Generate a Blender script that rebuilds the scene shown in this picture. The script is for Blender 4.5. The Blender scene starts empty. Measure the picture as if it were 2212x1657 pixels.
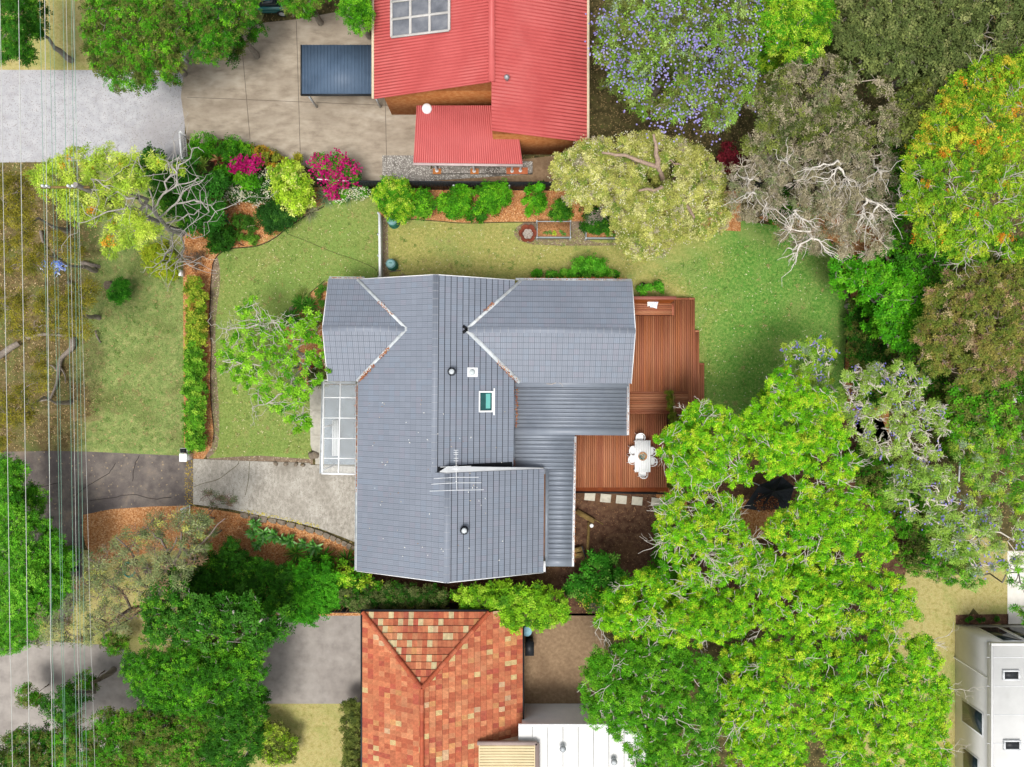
import bpy, math, random
import numpy as np
from mathutils import Vector, Matrix
from mathutils.geometry import tessellate_polygon

S = bpy.context.scene
COL = S.collection
RNG = np.random.default_rng(11)
random.seed(11)

# ------------------------------------------------------------------ camera, sky, sun, exposure
H, F, CX, CY = 44.0, 1474.0, 1106.0, 828.5          # camera height (m), focal length in plan units, image centre
cam = bpy.data.cameras.new('camera'); cam.sensor_width = 36.0; cam.lens = 36.0 * F / 2212.0
cam.clip_start = 0.5; cam.clip_end = 2000.0
camo = bpy.data.objects.new('camera', cam); COL.objects.link(camo); camo.location = (0, 0, H)
S.camera = camo

SUN_EL, SUN_AZ = math.radians(70), math.radians(255)   # azimuth measured from +x towards +y: light comes from the foot of the picture
w = bpy.data.worlds.new('World'); S.world = w; w.use_nodes = True
nt = w.node_tree; bg = nt.nodes['Background']
sky = nt.nodes.new('ShaderNodeTexSky'); sky.sky_type = 'NISHITA'; sky.sun_disc = False
sky.sun_elevation = SUN_EL; sky.sun_rotation = math.pi / 2 - SUN_AZ
sky.dust_density = 4.0; sky.ozone_density = 1.0; sky.air_density = 1.0
hs = nt.nodes.new('ShaderNodeHueSaturation'); hs.inputs['Saturation'].default_value = 0.22
nt.links.new(sky.outputs[0], hs.inputs['Color']); nt.links.new(hs.outputs[0], bg.inputs[0])
bg.inputs[1].default_value = 0.15
sl = bpy.data.lights.new('sun', 'SUN'); sl.energy = 2.1; sl.angle = math.radians(22); sl.color = (1.0, 0.965, 0.91)
so = bpy.data.objects.new('sun', sl); COL.objects.link(so)
sd = Vector((math.cos(SUN_AZ) * math.cos(SUN_EL), math.sin(SUN_AZ) * math.cos(SUN_EL), math.sin(SUN_EL)))
so.rotation_euler = sd.to_track_quat('Z', 'Y').to_euler(); so.location = sd * 90
S.view_settings.view_transform = 'Standard'; S.view_settings.look = 'None'
S.view_settings.exposure = 0.35; S.view_settings.gamma = 1.0
S.cycles.max_bounces = 6; S.cycles.diffuse_bounces = 3; S.cycles.transparent_max_bounces = 8

# ------------------------------------------------------------------ helpers
def P(px, py, z=0.0):
    k = (H - z) / F
    return np.array([(px - CX) * k, (CY - py) * k, z])
def XY(pts, z=0.0): return [tuple(P(a, b, z)[:2]) for a, b in pts]
def L(r, z=0.0): return r * (H - z) / F
def c(hx, g=1.0):
    h = hx.lstrip('#'); o = []
    for i in (0, 2, 4):
        s = int(h[i:i+2], 16) / 255.0
        o.append((s / 12.92 if s <= 0.04045 else ((s + 0.055) / 1.055) ** 2.4) * g)
    return np.array(o)
def unit(a): return a / np.maximum(np.linalg.norm(a, axis=-1, keepdims=True), 1e-9)

class MB:
    """collects shapes and links them as ONE mesh object"""
    def __init__(s): s.v = []; s.n = 0; s.f = []; s.c = []
    def add(s, v, f, col=None):
        v = np.asarray(v, float).reshape(-1, 3)
        if not isinstance(f, np.ndarray) and len({len(q) for q in f}) > 1:
            for i, k in enumerate(sorted({len(q) for q in f})):
                g_ = [q for q in f if len(q) == k]
                if i == 0: s.add(v, g_, col); n0 = s.n - len(v)
                else: s.f.append(np.asarray(g_, int) + n0); s.c.append(np.broadcast_to(np.asarray(col if col is not None else (1, 1, 1), float), (len(g_), 3)))
            return s
        f = np.asarray(f, int)
        if f.ndim == 1: f = f[None]
        s.v.append(v); s.f.append(f + s.n); s.n += len(v)
        cc = np.asarray(col if col is not None else (1, 1, 1), float)
        s.c.append(np.broadcast_to(cc, (len(f), 3)))
        return s
    def box(s, x0, y0, z0, x1, y1, z1, col=None):
        v = [(x0,y0,z0),(x1,y0,z0),(x1,y1,z0),(x0,y1,z0),(x0,y0,z1),(x1,y0,z1),(x1,y1,z1),(x0,y1,z1)]
        return s.add(v, [(3,2,1,0),(4,5,6,7),(0,1,5,4),(1,2,6,5),(2,3,7,6),(3,0,4,7)], col)
    def bar(s, a, b, w, h, col=None, up=(0, 0, 1)):
        """box of width w and height h from a to b (centre line)"""
        a = np.asarray(a, float); b = np.asarray(b, float); d = unit(b - a)
        u = np.asarray(up, float)
        if abs(d @ u) > 0.95: u = np.array([0, 1.0, 0])
        r = unit(np.cross(d, u)); u = np.cross(r, d)
        q = [(-1,-1),(1,-1),(1,1),(-1,1)]
        v = [p + r * w / 2 * i + u * h / 2 * j for p in (a, b) for i, j in q]
        return s.add(v, [(3,2,1,0),(4,5,6,7),(0,1,5,4),(1,2,6,5),(2,3,7,6),(3,0,4,7)], col)
    def tube(s, pts, rad, n=6, col=None, cap=True):
        p = np.asarray(pts, float); m = len(p)
        rad = np.broadcast_to(np.asarray(rad, float), (m,))
        t = unit(np.gradient(p, axis=0))
        ref = np.array([0, 0, 1.0]) if abs(t[:, 2]).mean() < 0.8 else np.array([1.0, 0.2, 0])
        a = unit(np.cross(t, ref)); b = np.cross(t, a)
        th = np.linspace(0, 2 * np.pi, n, endpoint=False)
        ring = p[:, None] + rad[:, None, None] * (a[:, None] * np.cos(th)[None, :, None] + b[:, None] * np.sin(th)[None, :, None])
        i = np.arange(m - 1)[:, None] * n; j = np.arange(n)[None]; k = (j + 1) % n
        f = np.stack([i + j, i + k, i + n + k, i + n + j], -1).reshape(-1, 4)
        s.add(ring.reshape(-1, 3), f, col)
        if cap:
            s.add(ring[-1], [list(range(n))], col); s.add(ring[0], [list(range(n))[::-1]], col)
        return s
    def lathe(s, prof, cx, cy, n=20, col=None, mod=None):
        pr = np.asarray(prof, float); th = np.linspace(0, 2 * np.pi, n, endpoint=False)
        k = np.ones(n) if mod is None else mod(th)
        v = np.stack([cx + pr[:, 0][:, None] * (np.cos(th) * k), cy + pr[:, 0][:, None] * (np.sin(th) * k), np.broadcast_to(pr[:, 1][:, None], (len(pr), n))], -1)
        m = len(pr); i = np.arange(m - 1)[:, None] * n; j = np.arange(n)[None]; q = (j + 1) % n
        return s.add(v.reshape(-1, 3), np.stack([i + j, i + q, i + n + q, i + n + j], -1).reshape(-1, 4), col)
    def sheet(s, poly, z, col=None):
        pts = [Vector((x, y, 0)) for x, y in poly]
        tr = tessellate_polygon([pts]); v = [(x, y, z) for x, y in poly]
        A = sum(poly[i][0] * poly[(i + 1) % len(poly)][1] - poly[(i + 1) % len(poly)][0] * poly[i][1] for i in range(len(poly)))
        f = []
        for t in tr:
            a, b, cc = [np.array(poly[i]) for i in t]
            f.append(t if (b[0]-a[0])*(cc[1]-a[1])-(b[1]-a[1])*(cc[0]-a[0]) > 0 else t[::-1])
        return s.add(v, f, col)
    def prism(s, poly, z0, z1, col=None):
        A = sum(poly[i][0] * poly[(i + 1) % len(poly)][1] - poly[(i + 1) % len(poly)][0] * poly[i][1] for i in range(len(poly)))
        if A < 0: poly = poly[::-1]
        s.sheet(poly, z1, col); n = len(poly)
        v = [(x, y, z0) for x, y in poly] + [(x, y, z1) for x, y in poly]
        return s.add(v, [(i, (i + 1) % n, n + (i + 1) % n, n + i) for i in range(n)], col)
    def build(s, name, mat, parent=None, smooth=False):
        me = bpy.data.meshes.new(name)
        v = np.concatenate(s.v); me.vertices.add(len(v)); me.vertices.foreach_set('co', v.ravel())
        lv = np.concatenate([f.ravel() for f in s.f]); tot = np.concatenate([np.full(len(f), f.shape[1]) for f in s.f])
        st = np.concatenate([[0], np.cumsum(tot)[:-1]])
        me.loops.add(len(lv)); me.loops.foreach_set('vertex_index', lv.astype(np.int32))
        me.polygons.add(len(tot)); me.polygons.foreach_set('loop_start', st.astype(np.int32))
        me.update(calc_edges=True)
        at = me.attributes.new('Col', 'FLOAT_COLOR', 'FACE')
        cc = np.concatenate(s.c); at.data.foreach_set('color', np.concatenate([cc, np.ones((len(cc), 1))], 1).ravel())
        if smooth: me.polygons.foreach_set('use_smooth', np.ones(len(tot), bool))
        me.materials.append(mat)
        o = bpy.data.objects.new(name, me); COL.objects.link(o)
        if parent is not None: put(o, parent)
        return o

ROOT = {}
def put(o, parent):
    o.parent = parent
    loc = ROOT.get(parent.name)
    if loc is not None: o.matrix_parent_inverse = Matrix.Translation(loc).inverted()
def tag(o, label=None, cat=None, group=None, kind=None):
    if label: o['label'] = label
    if cat: o['category'] = cat
    if group: o['group'] = group
    if kind: o['kind'] = kind
    return o
def thing(name, label, cat, loc=(0, 0, 0), group=None):
    o = bpy.data.objects.new(name, None); COL.objects.link(o); o.location = tuple(float(q) for q in loc)
    o.empty_display_size = 0.2
    ROOT[o.name] = Vector(o.location)
    return tag(o, label, cat, group)
def dup(root, loc, rotz, label, scale=1.0, group=None):
    r = root.copy(); COL.objects.link(r); r.location = tuple(float(q) for q in loc); r.rotation_euler = (0, 0, rotz); r.scale = (scale,) * 3
    r['label'] = label
    if group: r['group'] = group
    for ch in list(root.children):
        k = ch.copy(); COL.objects.link(k); k.parent = r; k.matrix_parent_inverse = ch.matrix_parent_inverse.copy()
        for g in ch.children:
            d = g.copy(); COL.objects.link(d); d.parent = k; d.matrix_parent_inverse = g.matrix_parent_inverse.copy()
    return r
def struct(name, mb, m): return tag(mb.build(name, m), kind='structure')

# ------------------------------------------------------------------ materials
def mat(name, cols=('#808080',), scale=6.0, detail=8, rough=0.8, bump=0.0, bscale=None, attr=False, patch=None, speck=None,
        transl=0.0, metal=0.0, spec=0.3, g=0.8, stretch=None, var=0.25, vor=None, ndist=0.0, lo=0.3, hi=0.7, patches=(), fine=None, blend=None):
    m = bpy.data.materials.new(name); m.use_nodes = True; t = m.node_tree; N = t.nodes; K = t.links
    b = N['Principled BSDF']; b.inputs['Roughness'].default_value = rough; b.inputs['Metallic'].default_value = metal
    b.inputs['Specular IOR Level'].default_value = spec
    tc = N.new('ShaderNodeTexCoord'); vec = tc.outputs['Object']
    if stretch:
        mp = N.new('ShaderNodeMapping'); mp.inputs['Scale'].default_value = stretch; K.new(vec, mp.inputs[0]); vec = mp.outputs[0]
    def noise(sc, de=detail, dist=0.0, v=None, ro=0.6):
        n = N.new('ShaderNodeTexNoise'); n.inputs['Scale'].default_value = sc; n.inputs['Detail'].default_value = de
        n.inputs['Distortion'].default_value = dist; n.inputs['Roughness'].default_value = ro
        K.new(v if v is not None else vec, n.inputs['Vector']); return n.outputs[0]
    def ramp(fac, stops):
        r = N.new('ShaderNodeValToRGB'); e = r.color_ramp.elements
        while len(e) < len(stops): e.new(0.5)
        for q, (p_, cc) in zip(e, stops): q.position = p_; q.color = (*cc, 1)
        K.new(fac, r.inputs[0]); return r.outputs[0]
    def mix(f, a, bb, mode='MIX'):
        x = N.new('ShaderNodeMix'); x.data_type = 'RGBA'; x.blend_type = mode
        if isinstance(f, float): x.inputs[0].default_value = f
        else: K.new(f, x.inputs[0])
        for s_, q in ((6, a), (7, bb)):
            if hasattr(q, 'links'): K.new(q, x.inputs[s_])
            else: x.inputs[s_].default_value = (*q, 1)
        return x.outputs[2]
    if vor:
        vo = N.new('ShaderNodeTexVoronoi'); vo.inputs['Scale'].default_value = vor; K.new(vec, vo.inputs['Vector'])
        sp = N.new('ShaderNodeSeparateColor'); K.new(vo.outputs['Color'], sp.inputs[0]); fac = sp.outputs[0]; lo, hi = 0.0, 1.0
    else: fac = noise(scale, dist=ndist)
    if attr:
        a = N.new('ShaderNodeAttribute'); a.attribute_name = 'Col'
        col = mix(1.0, a.outputs['Color'], ramp(fac, [(lo, (1 - var,) * 3), (hi, (1 + var * 0.6,) * 3)]), 'MULTIPLY')
    else:
        st = [(lo + (hi - lo) * i / max(1, len(cols) - 1), c(x, g)) for i, x in enumerate(cols)]
        col = ramp(fac, st) if len(st) > 1 else mix(0.0, st[0][1], st[0][1])
    if blend:      # (second colours, x0, x1): the sward changes along x
        sx = N.new('ShaderNodeSeparateXYZ'); K.new(tc.outputs['Object'], sx.inputs[0])
        ad = N.new('ShaderNodeMath'); ad.operation = 'MULTIPLY_ADD'; K.new(noise(.3, 5, .5), ad.inputs[0]); ad.inputs[1].default_value = 9.0; K.new(sx.outputs[0], ad.inputs[2])
        mr = N.new('ShaderNodeMapRange'); mr.interpolation_type = 'SMOOTHSTEP'; K.new(ad.outputs[0], mr.inputs[0]); mr.inputs[1].default_value = blend[1] + 4.5; mr.inputs[2].default_value = blend[2] + 4.5
        c2 = ramp(fac, [(lo + (hi - lo) * i / (len(blend[0]) - 1), c(x, g)) for i, x in enumerate(blend[0])])
        col = mix(mr.outputs[0], col, c2)
    for pt in ((patch,) if patch else ()) + tuple(patches):      # (colour, scale, lo, hi[, strength])
        f = ramp(noise(pt[1], 4, 0.4), [(pt[2], (0, 0, 0)), (pt[3], (pt[4] if len(pt) > 4 else 1.0,) * 3)])
        col = mix(f, col, c(pt[0], g))
    if speck:      # (colour, scale, threshold)
        vo = N.new('ShaderNodeTexVoronoi'); vo.inputs['Scale'].default_value = speck[1]; K.new(vec, vo.inputs['Vector'])
        sp = N.new('ShaderNodeSeparateColor'); K.new(vo.outputs['Color'], sp.inputs[0])
        f = ramp(sp.outputs[0], [(speck[2], (0, 0, 0)), (min(1, speck[2] + 0.02), (1, 1, 1))])
        col = mix(f, col, c(speck[0], g))
    if fine: col = mix(1.0, col, ramp(noise(fine[0], 6, .6, ro=.75), [(.34, (1 - fine[1],) * 3), (.66, (1 + fine[1],) * 3)]), 'MULTIPLY')
    K.new(col, b.inputs['Base Color'])
    if bump:
        bp = N.new('ShaderNodeBump'); bp.inputs['Strength'].default_value = bump; bp.inputs['Distance'].default_value = 0.03
        K.new(noise(bscale or scale * 3), bp.inputs['Height']); K.new(bp.outputs[0], b.inputs['Normal'])
    if transl:
        tr = N.new('ShaderNodeBsdfTranslucent'); K.new(col, tr.inputs[0])
        ms = N.new('ShaderNodeMixShader'); ms.inputs[0].default_value = transl
        K.new(b.outputs[0], ms.inputs[1]); K.new(tr.outputs[0], ms.inputs[2]); K.new(ms.outputs[0], N['Material Output'].inputs[0])
    m['n'] = 1
    return m

LEAF = mat('leaf', attr=True, scale=1.3, detail=3, rough=0.65, transl=0.2, spec=0.12, var=0.22)
PETAL = mat('petal', attr=True, scale=2, detail=2, rough=0.6, transl=0.3, spec=0.1, var=0.1)
BARK = mat('bark', attr=True, scale=9, detail=6, rough=0.9, bump=0.4, var=0.35, stretch=(1, 1, 0.35))
LITTER = mat('litter', attr=True, scale=5, rough=0.8, var=0.2)

# ------------------------------------------------------------------ plants
def fill(poly, r, z0, dz=0.0, jit=0.25, keep=1.0, gap=0.85):
    """blobs (px, py, r, z) packed inside a crown outline"""
    poly = np.asarray(poly, float); lo = poly.min(0); hi = poly.max(0); out = []
    def inside(p):
        a = poly; b = np.roll(poly, -1, 0)
        cond = ((a[:, 1] > p[1]) != (b[:, 1] > p[1]))
        xs = (b[:, 0] - a[:, 0]) * (p[1] - a[:, 1]) / (b[:, 1] - a[:, 1] + 1e-9) + a[:, 0]
        return (cond & (p[0] < xs)).sum() % 2 == 1
    def dist(p):
        a = poly; b = np.roll(poly, -1, 0); t = np.clip(((p - a) * (b - a)).sum(1) / (((b - a) ** 2).sum(1) + 1e-9), 0, 1)
        return np.sqrt(((a + (b - a) * t[:, None] - p) ** 2).sum(1)).min()
    tries = int(14 * (hi[0] - lo[0]) * (hi[1] - lo[1]) / (r * r))
    D = 0.5 * min(hi - lo)
    for _ in range(tries):
        p = lo + RNG.random(2) * (hi - lo)
        if not inside(p): continue
        d = dist(p)
        if d < 0.3 * r: continue
        rr = min(r * RNG.uniform(1 - jit, 1 + jit), d * 1.0 + 0.35 * r)
        if any((p[0] - o[0]) ** 2 + (p[1] - o[1]) ** 2 < (gap * 0.5 * (rr + o[2])) ** 2 * 1.35 for o in out): continue
        out.append((p[0], p[1], rr, z0 + dz * min(1, d / D) + RNG.uniform(-0.15, 0.15) * max(0.5, dz)))
    return [o for o in out if RNG.random() < keep]

STY = {   # leaflets per rosette, length, width, clump radius, rosettes per clump, droop
    'star':   dict(k=6, L=.135, W=.05, cl=.34, m=11, dr=.15),
    'broad':  dict(k=5, L=.17, W=.085, cl=.42, m=14, dr=.10),
    'small':  dict(k=5, L=.125, W=.062, cl=.30, m=11, dr=.05),
    'fine':   dict(k=5, L=.085, W=.036, cl=.26, m=16, dr=.05),
    'feather':dict(k=7, L=.20, W=.045, cl=.40, m=10, dr=.25),
    'gum':    dict(k=4, L=.22, W=.044, cl=.60, m=9, dr=.45),
    'tiny':   dict(k=6, L=.085, W=.05, cl=.22, m=14, dr=0),
}
LG = 0.86
def leaf_quads(base, d, nrm, Ln, Wd, dr, col, mb):
    s = unit(np.cross(nrm, d)); n = len(base)
    Ln = Ln[:, None]; Wd = Wd[:, None]
    tip = base + d * Ln - np.array([0, 0, 1.0]) * Ln * dr
    mid = base + d * Ln * 0.45 - np.array([0, 0, 1.0]) * Ln * dr * 0.2
    v = np.stack([base, mid + s * Wd / 2, tip, mid - s * Wd / 2], 1).reshape(-1, 3)
    f = np.arange(n * 4).reshape(-1, 4)
    mb.add(v, f, col)
def pick(pal, n):
    cols = np.array([c(h) for h, w_ in pal]); wt = np.array([w_ for h, w_ in pal], float)
    return cols[RNG.choice(len(cols), n, p=wt / wt.sum())]
def foliage(blobs, sty, pal, lai=3.0, size=1.0, flat=0.6, low=-0.25, mb=None, lg=None, shell=0.55, upw=0.8, zmin=0.12):
    st = STY[sty]; mb = mb or MB(); g = LG if lg is None else lg
    k, Ln, Wd, cl, m, dr = st['k'], st['L'] * size, st['W'] * size, st['cl'] * math.sqrt(size), st['m'], st['dr']
    for (x, y, z, r) in blobs:
        n_ros = lai * math.pi * r * r / (k * Ln * Wd * 0.5)
        ns = max(2, int(n_ros / m)); mm = max(2, int(round(n_ros / ns)))
        clr = min(cl, r * 0.5)
        zc = RNG.uniform(low, 1.0, ns); th = RNG.uniform(0, 2 * np.pi, ns); q = np.sqrt(np.maximum(0, 1 - zc * zc))
        dirs = np.stack([q * np.cos(th), q * np.sin(th), zc], 1)
        rad = (shell + (1 - shell) * RNG.random(ns) ** 0.7)[:, None]
        sub = np.array([x, y, z]) + dirs * rad * np.array([r - clr * 0.4, r - clr * 0.4, r * flat])
        pc = pick(pal, ns) * RNG.uniform(0.85, 1.12, ns)[:, None]
        ctr = np.repeat(sub, mm, 0) + np.clip(RNG.normal(0, 1, (ns * mm, 3)), -1.9, 1.9) * np.array([.5, .5, .32]) * clr
        ctr[:, 2] = np.maximum(ctr[:, 2], zmin)
        off = ctr - np.repeat(sub, mm, 0)
        ax = unit(np.repeat(dirs, mm, 0) * 0.45 + off / clr * 0.4 + np.array([0, 0, upw]) + RNG.normal(0, .28, (ns * mm, 3)))
        nr = len(ctr)
        ref = unit(RNG.normal(0, 1, (nr, 3))); t1 = unit(np.cross(ax, ref)); t2 = np.cross(ax, t1)
        ph = RNG.uniform(0, 2 * np.pi, nr)
        rc = np.repeat(pc, mm, 0)
        mixm = RNG.random(nr) < 0.22
        rc = np.where(mixm[:, None], pick(pal, nr), rc)
        ang = ph[:, None] + np.arange(k) * 2 * np.pi / k + RNG.normal(0, .25, (nr, k))
        d = t1[:, None] * np.cos(ang)[..., None] + t2[:, None] * np.sin(ang)[..., None] + ax[:, None] * RNG.uniform(0.05, 0.4, (nr, k))[..., None]
        d = unit(d).reshape(-1, 3); N_ = len(d)
        base = np.repeat(ctr, k, 0) + d * 0.02
        nm = unit(np.repeat(ax, k, 0) + RNG.normal(0, .25, (N_, 3)))
        col = np.repeat(rc, k, 0) * RNG.uniform(0.72, 1.26, N_)[:, None] * g
        leaf_quads(base, d, nm, Ln * RNG.uniform(.7, 1.25, N_), Wd * RNG.uniform(.75, 1.2, N_), dr, np.clip(col, 0, .9), mb)
    return mb
def petals(blobs, pal, n, size=.07, mb=None, flat=0.6, k=5, spread=.16, cluster=6, up=1.04):
    mb = mb or MB(); A = sum(b[3] ** 2 for b in blobs)
    for (x, y, z, r) in blobs:
        m = max(1, int(n * r * r / A / cluster))
        zc = RNG.uniform(0.1, 1.0, m); th = RNG.uniform(0, 2 * np.pi, m); q = np.sqrt(1 - zc * zc)
        p = np.array([x, y, z]) + np.stack([q * np.cos(th), q * np.sin(th), zc], 1) * np.array([r, r, r * flat]) * up
        p = np.repeat(p, cluster, 0) + RNG.normal(0, 1, (m * cluster, 3)) * spread * np.array([1, 1, .4])
        col = np.repeat(np.repeat(pick(pal, m), cluster, 0) * RNG.uniform(.8, 1.15, m * cluster)[:, None], k, 0)
        nr = len(p); ang = RNG.uniform(0, 6.28, nr)[:, None] + np.arange(k) * 2 * np.pi / k
        d = np.stack([np.cos(ang), np.sin(ang), RNG.uniform(-.1, .5, (nr, k))], -1); d = unit(d).reshape(-1, 3)
        leaf_quads(np.repeat(p, k, 0), d, np.broadcast_to(np.array([0, 0, 1.0]), d.shape) + RNG.normal(0, .2, d.shape), np.full(len(d), size), np.full(len(d), size * .7), .1, np.clip(col * .9, 0, .9), mb)
    return mb
def wig(a, b, n=5, amp=0.12):
    a = np.asarray(a, float); b = np.asarray(b, float); t = np.linspace(0, 1, n + 1)[:, None]
    p = a + (b - a) * t; ln = np.linalg.norm(b - a)
    p[1:-1] += RNG.normal(0, amp * ln / n * 1.6, (n - 1, 3))
    return p
def limbs(base, blobs, r0=0.16, col='#8a8378', twigs=3, tl=1.0, fork=0.3, mb=None, wob=0.2, tr=0.014, poke=1.12, sub=2, up=0.25, flat=0.6):
    """tapered trunk, limbs to every foliage clump and twigs out of it"""
    mb = mb or MB(); cc = c(col, .85); base = np.asarray(base, float)
    zt = np.mean([b[2] for b in blobs]); mx = np.mean([[b[0], b[1]] for b in blobs], 0)
    fk = base + np.array([(mx[0] - base[0]) * .15, (mx[1] - base[1]) * .15, zt * fork])
    pts = wig(base, fk, 4, .05); mb.tube(pts, np.linspace(r0 * 1.25, r0 * .85, 5), 8, cc)
    nodes = [(fk, r0 * .85)]
    for b in sorted(blobs, key=lambda q: (q[0] - fk[0]) ** 2 + (q[1] - fk[1]) ** 2):
        t = np.array([b[0], b[1], b[2] + b[3] * .1])
        dd = [np.linalg.norm(t - p) + (0.6 if p[2] > t[2] else 0) - 0.9 * r for p, r in nodes]
        i = int(np.argmin(dd)); p, r = nodes[i]
        path = wig(p, t, 5, wob); path[1:-1, 2] += np.sin(np.linspace(0, np.pi, 6))[1:-1] * .08 * np.linalg.norm(t - p)
        re = max(tr * 1.6, r * .5); rr = np.linspace(r * .72, re, 6); mb.tube(path, rr, 6, cc * RNG.uniform(.85, 1.15))
        nodes += [(path[j], rr[j]) for j in (2, 4, 5)]
        for _ in range(twigs):
            zc = RNG.uniform(up, 1); th = RNG.uniform(0, 6.28); q = math.sqrt(1 - zc * zc)
            dv = np.array([q * math.cos(th), q * math.sin(th), zc * flat]) * b[3]
            e = np.array([b[0], b[1], b[2]]) + dv * RNG.uniform(.75, poke) * tl
            tp = wig(t, e, 5, wob * .7); mb.tube(tp, np.linspace(tr * 1.7, tr * .8, 6), 4, cc * RNG.uniform(.9, 1.2), cap=False)
            for _s in range(sub):
                s0 = tp[RNG.integers(2, 5)]
                e2 = s0 + unit(dv) * b[3] * .34 * tl + RNG.normal(0, 1, 3) * np.array([.3, .3, .12]) * b[3] * .5
                mb.tube(wig(s0, e2, 3, wob * .7), np.linspace(tr * 1.1, tr * .55, 4), 3, cc * RNG.uniform(.9, 1.25), cap=False)
    return mb
def wb(blobs): return [(*P(a, b, z), L(r, z)) for a, b, r, z in blobs]

def tree(name, label, cat, blobs, sty, pal, base=None, lai=3.0, size=1.0, flat=.6, trunk='#8a8378', r0=.16, twigs=3, group=None,
         flowers=None, fork=.3, wob=.2, tr=.014, poke=1.12, sub=2, low=-.25, shell=.55, lg=None, extra=None, fname='blossom', upw=.8, up=.25, fol=True, tl=1.0, skirt=None, dead=0):
    skirt = (.55 if lai >= 2.2 and blobs[0][3] > 3 else 0) if skirt is None else skirt
    B = wb(blobs)
    bp = P(*base) if base else np.array([np.mean([b[0] for b in B]), np.mean([b[1] for b in B]), 0])
    t = thing(name, label, cat, bp, group)
    m = limbs(bp, B, r0, trunk, twigs, tl, fork, wob=wob, tr=tr, poke=poke, sub=sub, up=up, flat=flat)
    if extra: extra(m)
    for _ in range(dead):                                  # bare pale branches forking above the leaves
        q = B[RNG.integers(len(B))]; th = RNG.uniform(0, 6.283); ln = RNG.uniform(1.1, 2.4); dv = np.array([math.cos(th), math.sin(th), 0])
        s0 = np.array([q[0], q[1], q[2] + q[3] * flat * .38]) - dv * ln * .3; e = s0 + dv * ln + [0, 0, q[3] * .45]
        pa_ = wig(s0, e, 6, .12); m.tube(pa_, np.linspace(.026, .010, 7), 5, c(trunk, .95) * RNG.uniform(.85, 1.1), cap=False)
        for j in range(int(RNG.integers(3, 6))):
            s1 = pa_[RNG.integers(2, 6)]; t2 = th + RNG.choice([-1, 1]) * RNG.uniform(.4, 1.0); l2 = ln * RNG.uniform(.25, .5)
            w2 = wig(s1, s1 + np.array([math.cos(t2) * l2, math.sin(t2) * l2, .12]), 4, .15); m.tube(w2, np.linspace(.014, .007, 5), 4, c(trunk, 1.0), cap=False)
            s2 = w2[2]; t3 = t2 + RNG.choice([-1, 1]) * RNG.uniform(.4, .9); m.tube(wig(s2, s2 + np.array([math.cos(t3), math.sin(t3), .2]) * l2 * .5, 3, .15), np.linspace(.011, .006, 4), 3, c(trunk, 1.0), cap=False)
    m.build('trunk', BARK, t, True)
    if fol:
        fm = foliage(B, sty, pal, lai, size, flat, low, lg=lg, shell=shell, upw=upw)
        if skirt:
            cx_, cy_ = np.mean([q[0] for q in B]), np.mean([q[1] for q in B])
            SK = [(q[0] + (cx_ - q[0]) * .3, q[1] + (cy_ - q[1]) * .3, q[2] * RNG.uniform(.5, .75), q[3] * .95) for q in B if RNG.random() < skirt]
            foliage(SK, sty, pal, lai * .6, size * 1.1, flat, -.1, lg=lg, shell=shell, upw=upw, mb=fm)
        fm.build('crown', LEAF, t)
    if flowers: petals(B, flowers[0], flowers[1], flowers[2], flat=flat, cluster=flowers[3] if len(flowers) > 3 else 6, spread=flowers[4] if len(flowers) > 4 else .16).build(fname, PETAL, t)
    return t
def shrub(name, label, blobs, sty, pal, lai=3.2, size=1.0, group=None, cat='shrub', flowers=None, flat=.75, trunk='#6a5a48', r0=.035, twigs=1, lg=None, shell=.6, low=-.4, poke=.95):
    """a shrub: blobs given as (px, py, r, top height)"""
    q = []
    for a, b, r, zt in blobs:
        rm = L(r, zt); q.append((a, b, r * 1.1, max(.08, zt - rm * flat)))
    return tree(name, label, cat, q, sty, pal, lai=lai, size=size, flat=flat, trunk=trunk, r0=r0, twigs=twigs, group=group, flowers=flowers,
                fork=.25, tr=.008, sub=1, lg=lg, shell=shell, low=low, poke=poke)
def blades(ctr, n, Ln, Wd, pal, e0=.2, e1=1.3, bend=.5, mb=None, spread=.04, lg=.85):
    """long leaves springing from one point"""
    mb = mb or MB(); ctr = np.asarray(ctr, float)
    for i in range(n):
        th = RNG.uniform(0, 6.283); el = RNG.uniform(e0, e1); l = Ln * RNG.uniform(.7, 1.15)
        d = np.array([math.cos(th) * math.cos(el), math.sin(th) * math.cos(el), math.sin(el)]); s = np.array([-math.sin(th), math.cos(th), 0])
        b = ctr + np.array([math.cos(th), math.sin(th), 0]) * spread * RNG.random()
        p = [b + d * l * t + np.array([0, 0, -bend * l * t * t * .6]) for t in (0, .35, .7, 1)]
        wv = [Wd * .7, Wd, Wd * .75, Wd * .04]
        for q in p: q[2] = max(q[2], .03)
        v = np.array([x for q, w_ in zip(p, wv) for x in (q - s * w_ / 2, q + np.array([0, 0, -w_ * .18]), q + s * w_ / 2)])
        f = [(j * 3 + a, j * 3 + a + 1, j * 3 + a + 4, j * 3 + a + 3) for j in range(3) for a in (0, 1)]
        mb.add(v, f, pick(pal, 1)[0] * RNG.uniform(.8, 1.15) * lg)
    return mb
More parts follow.
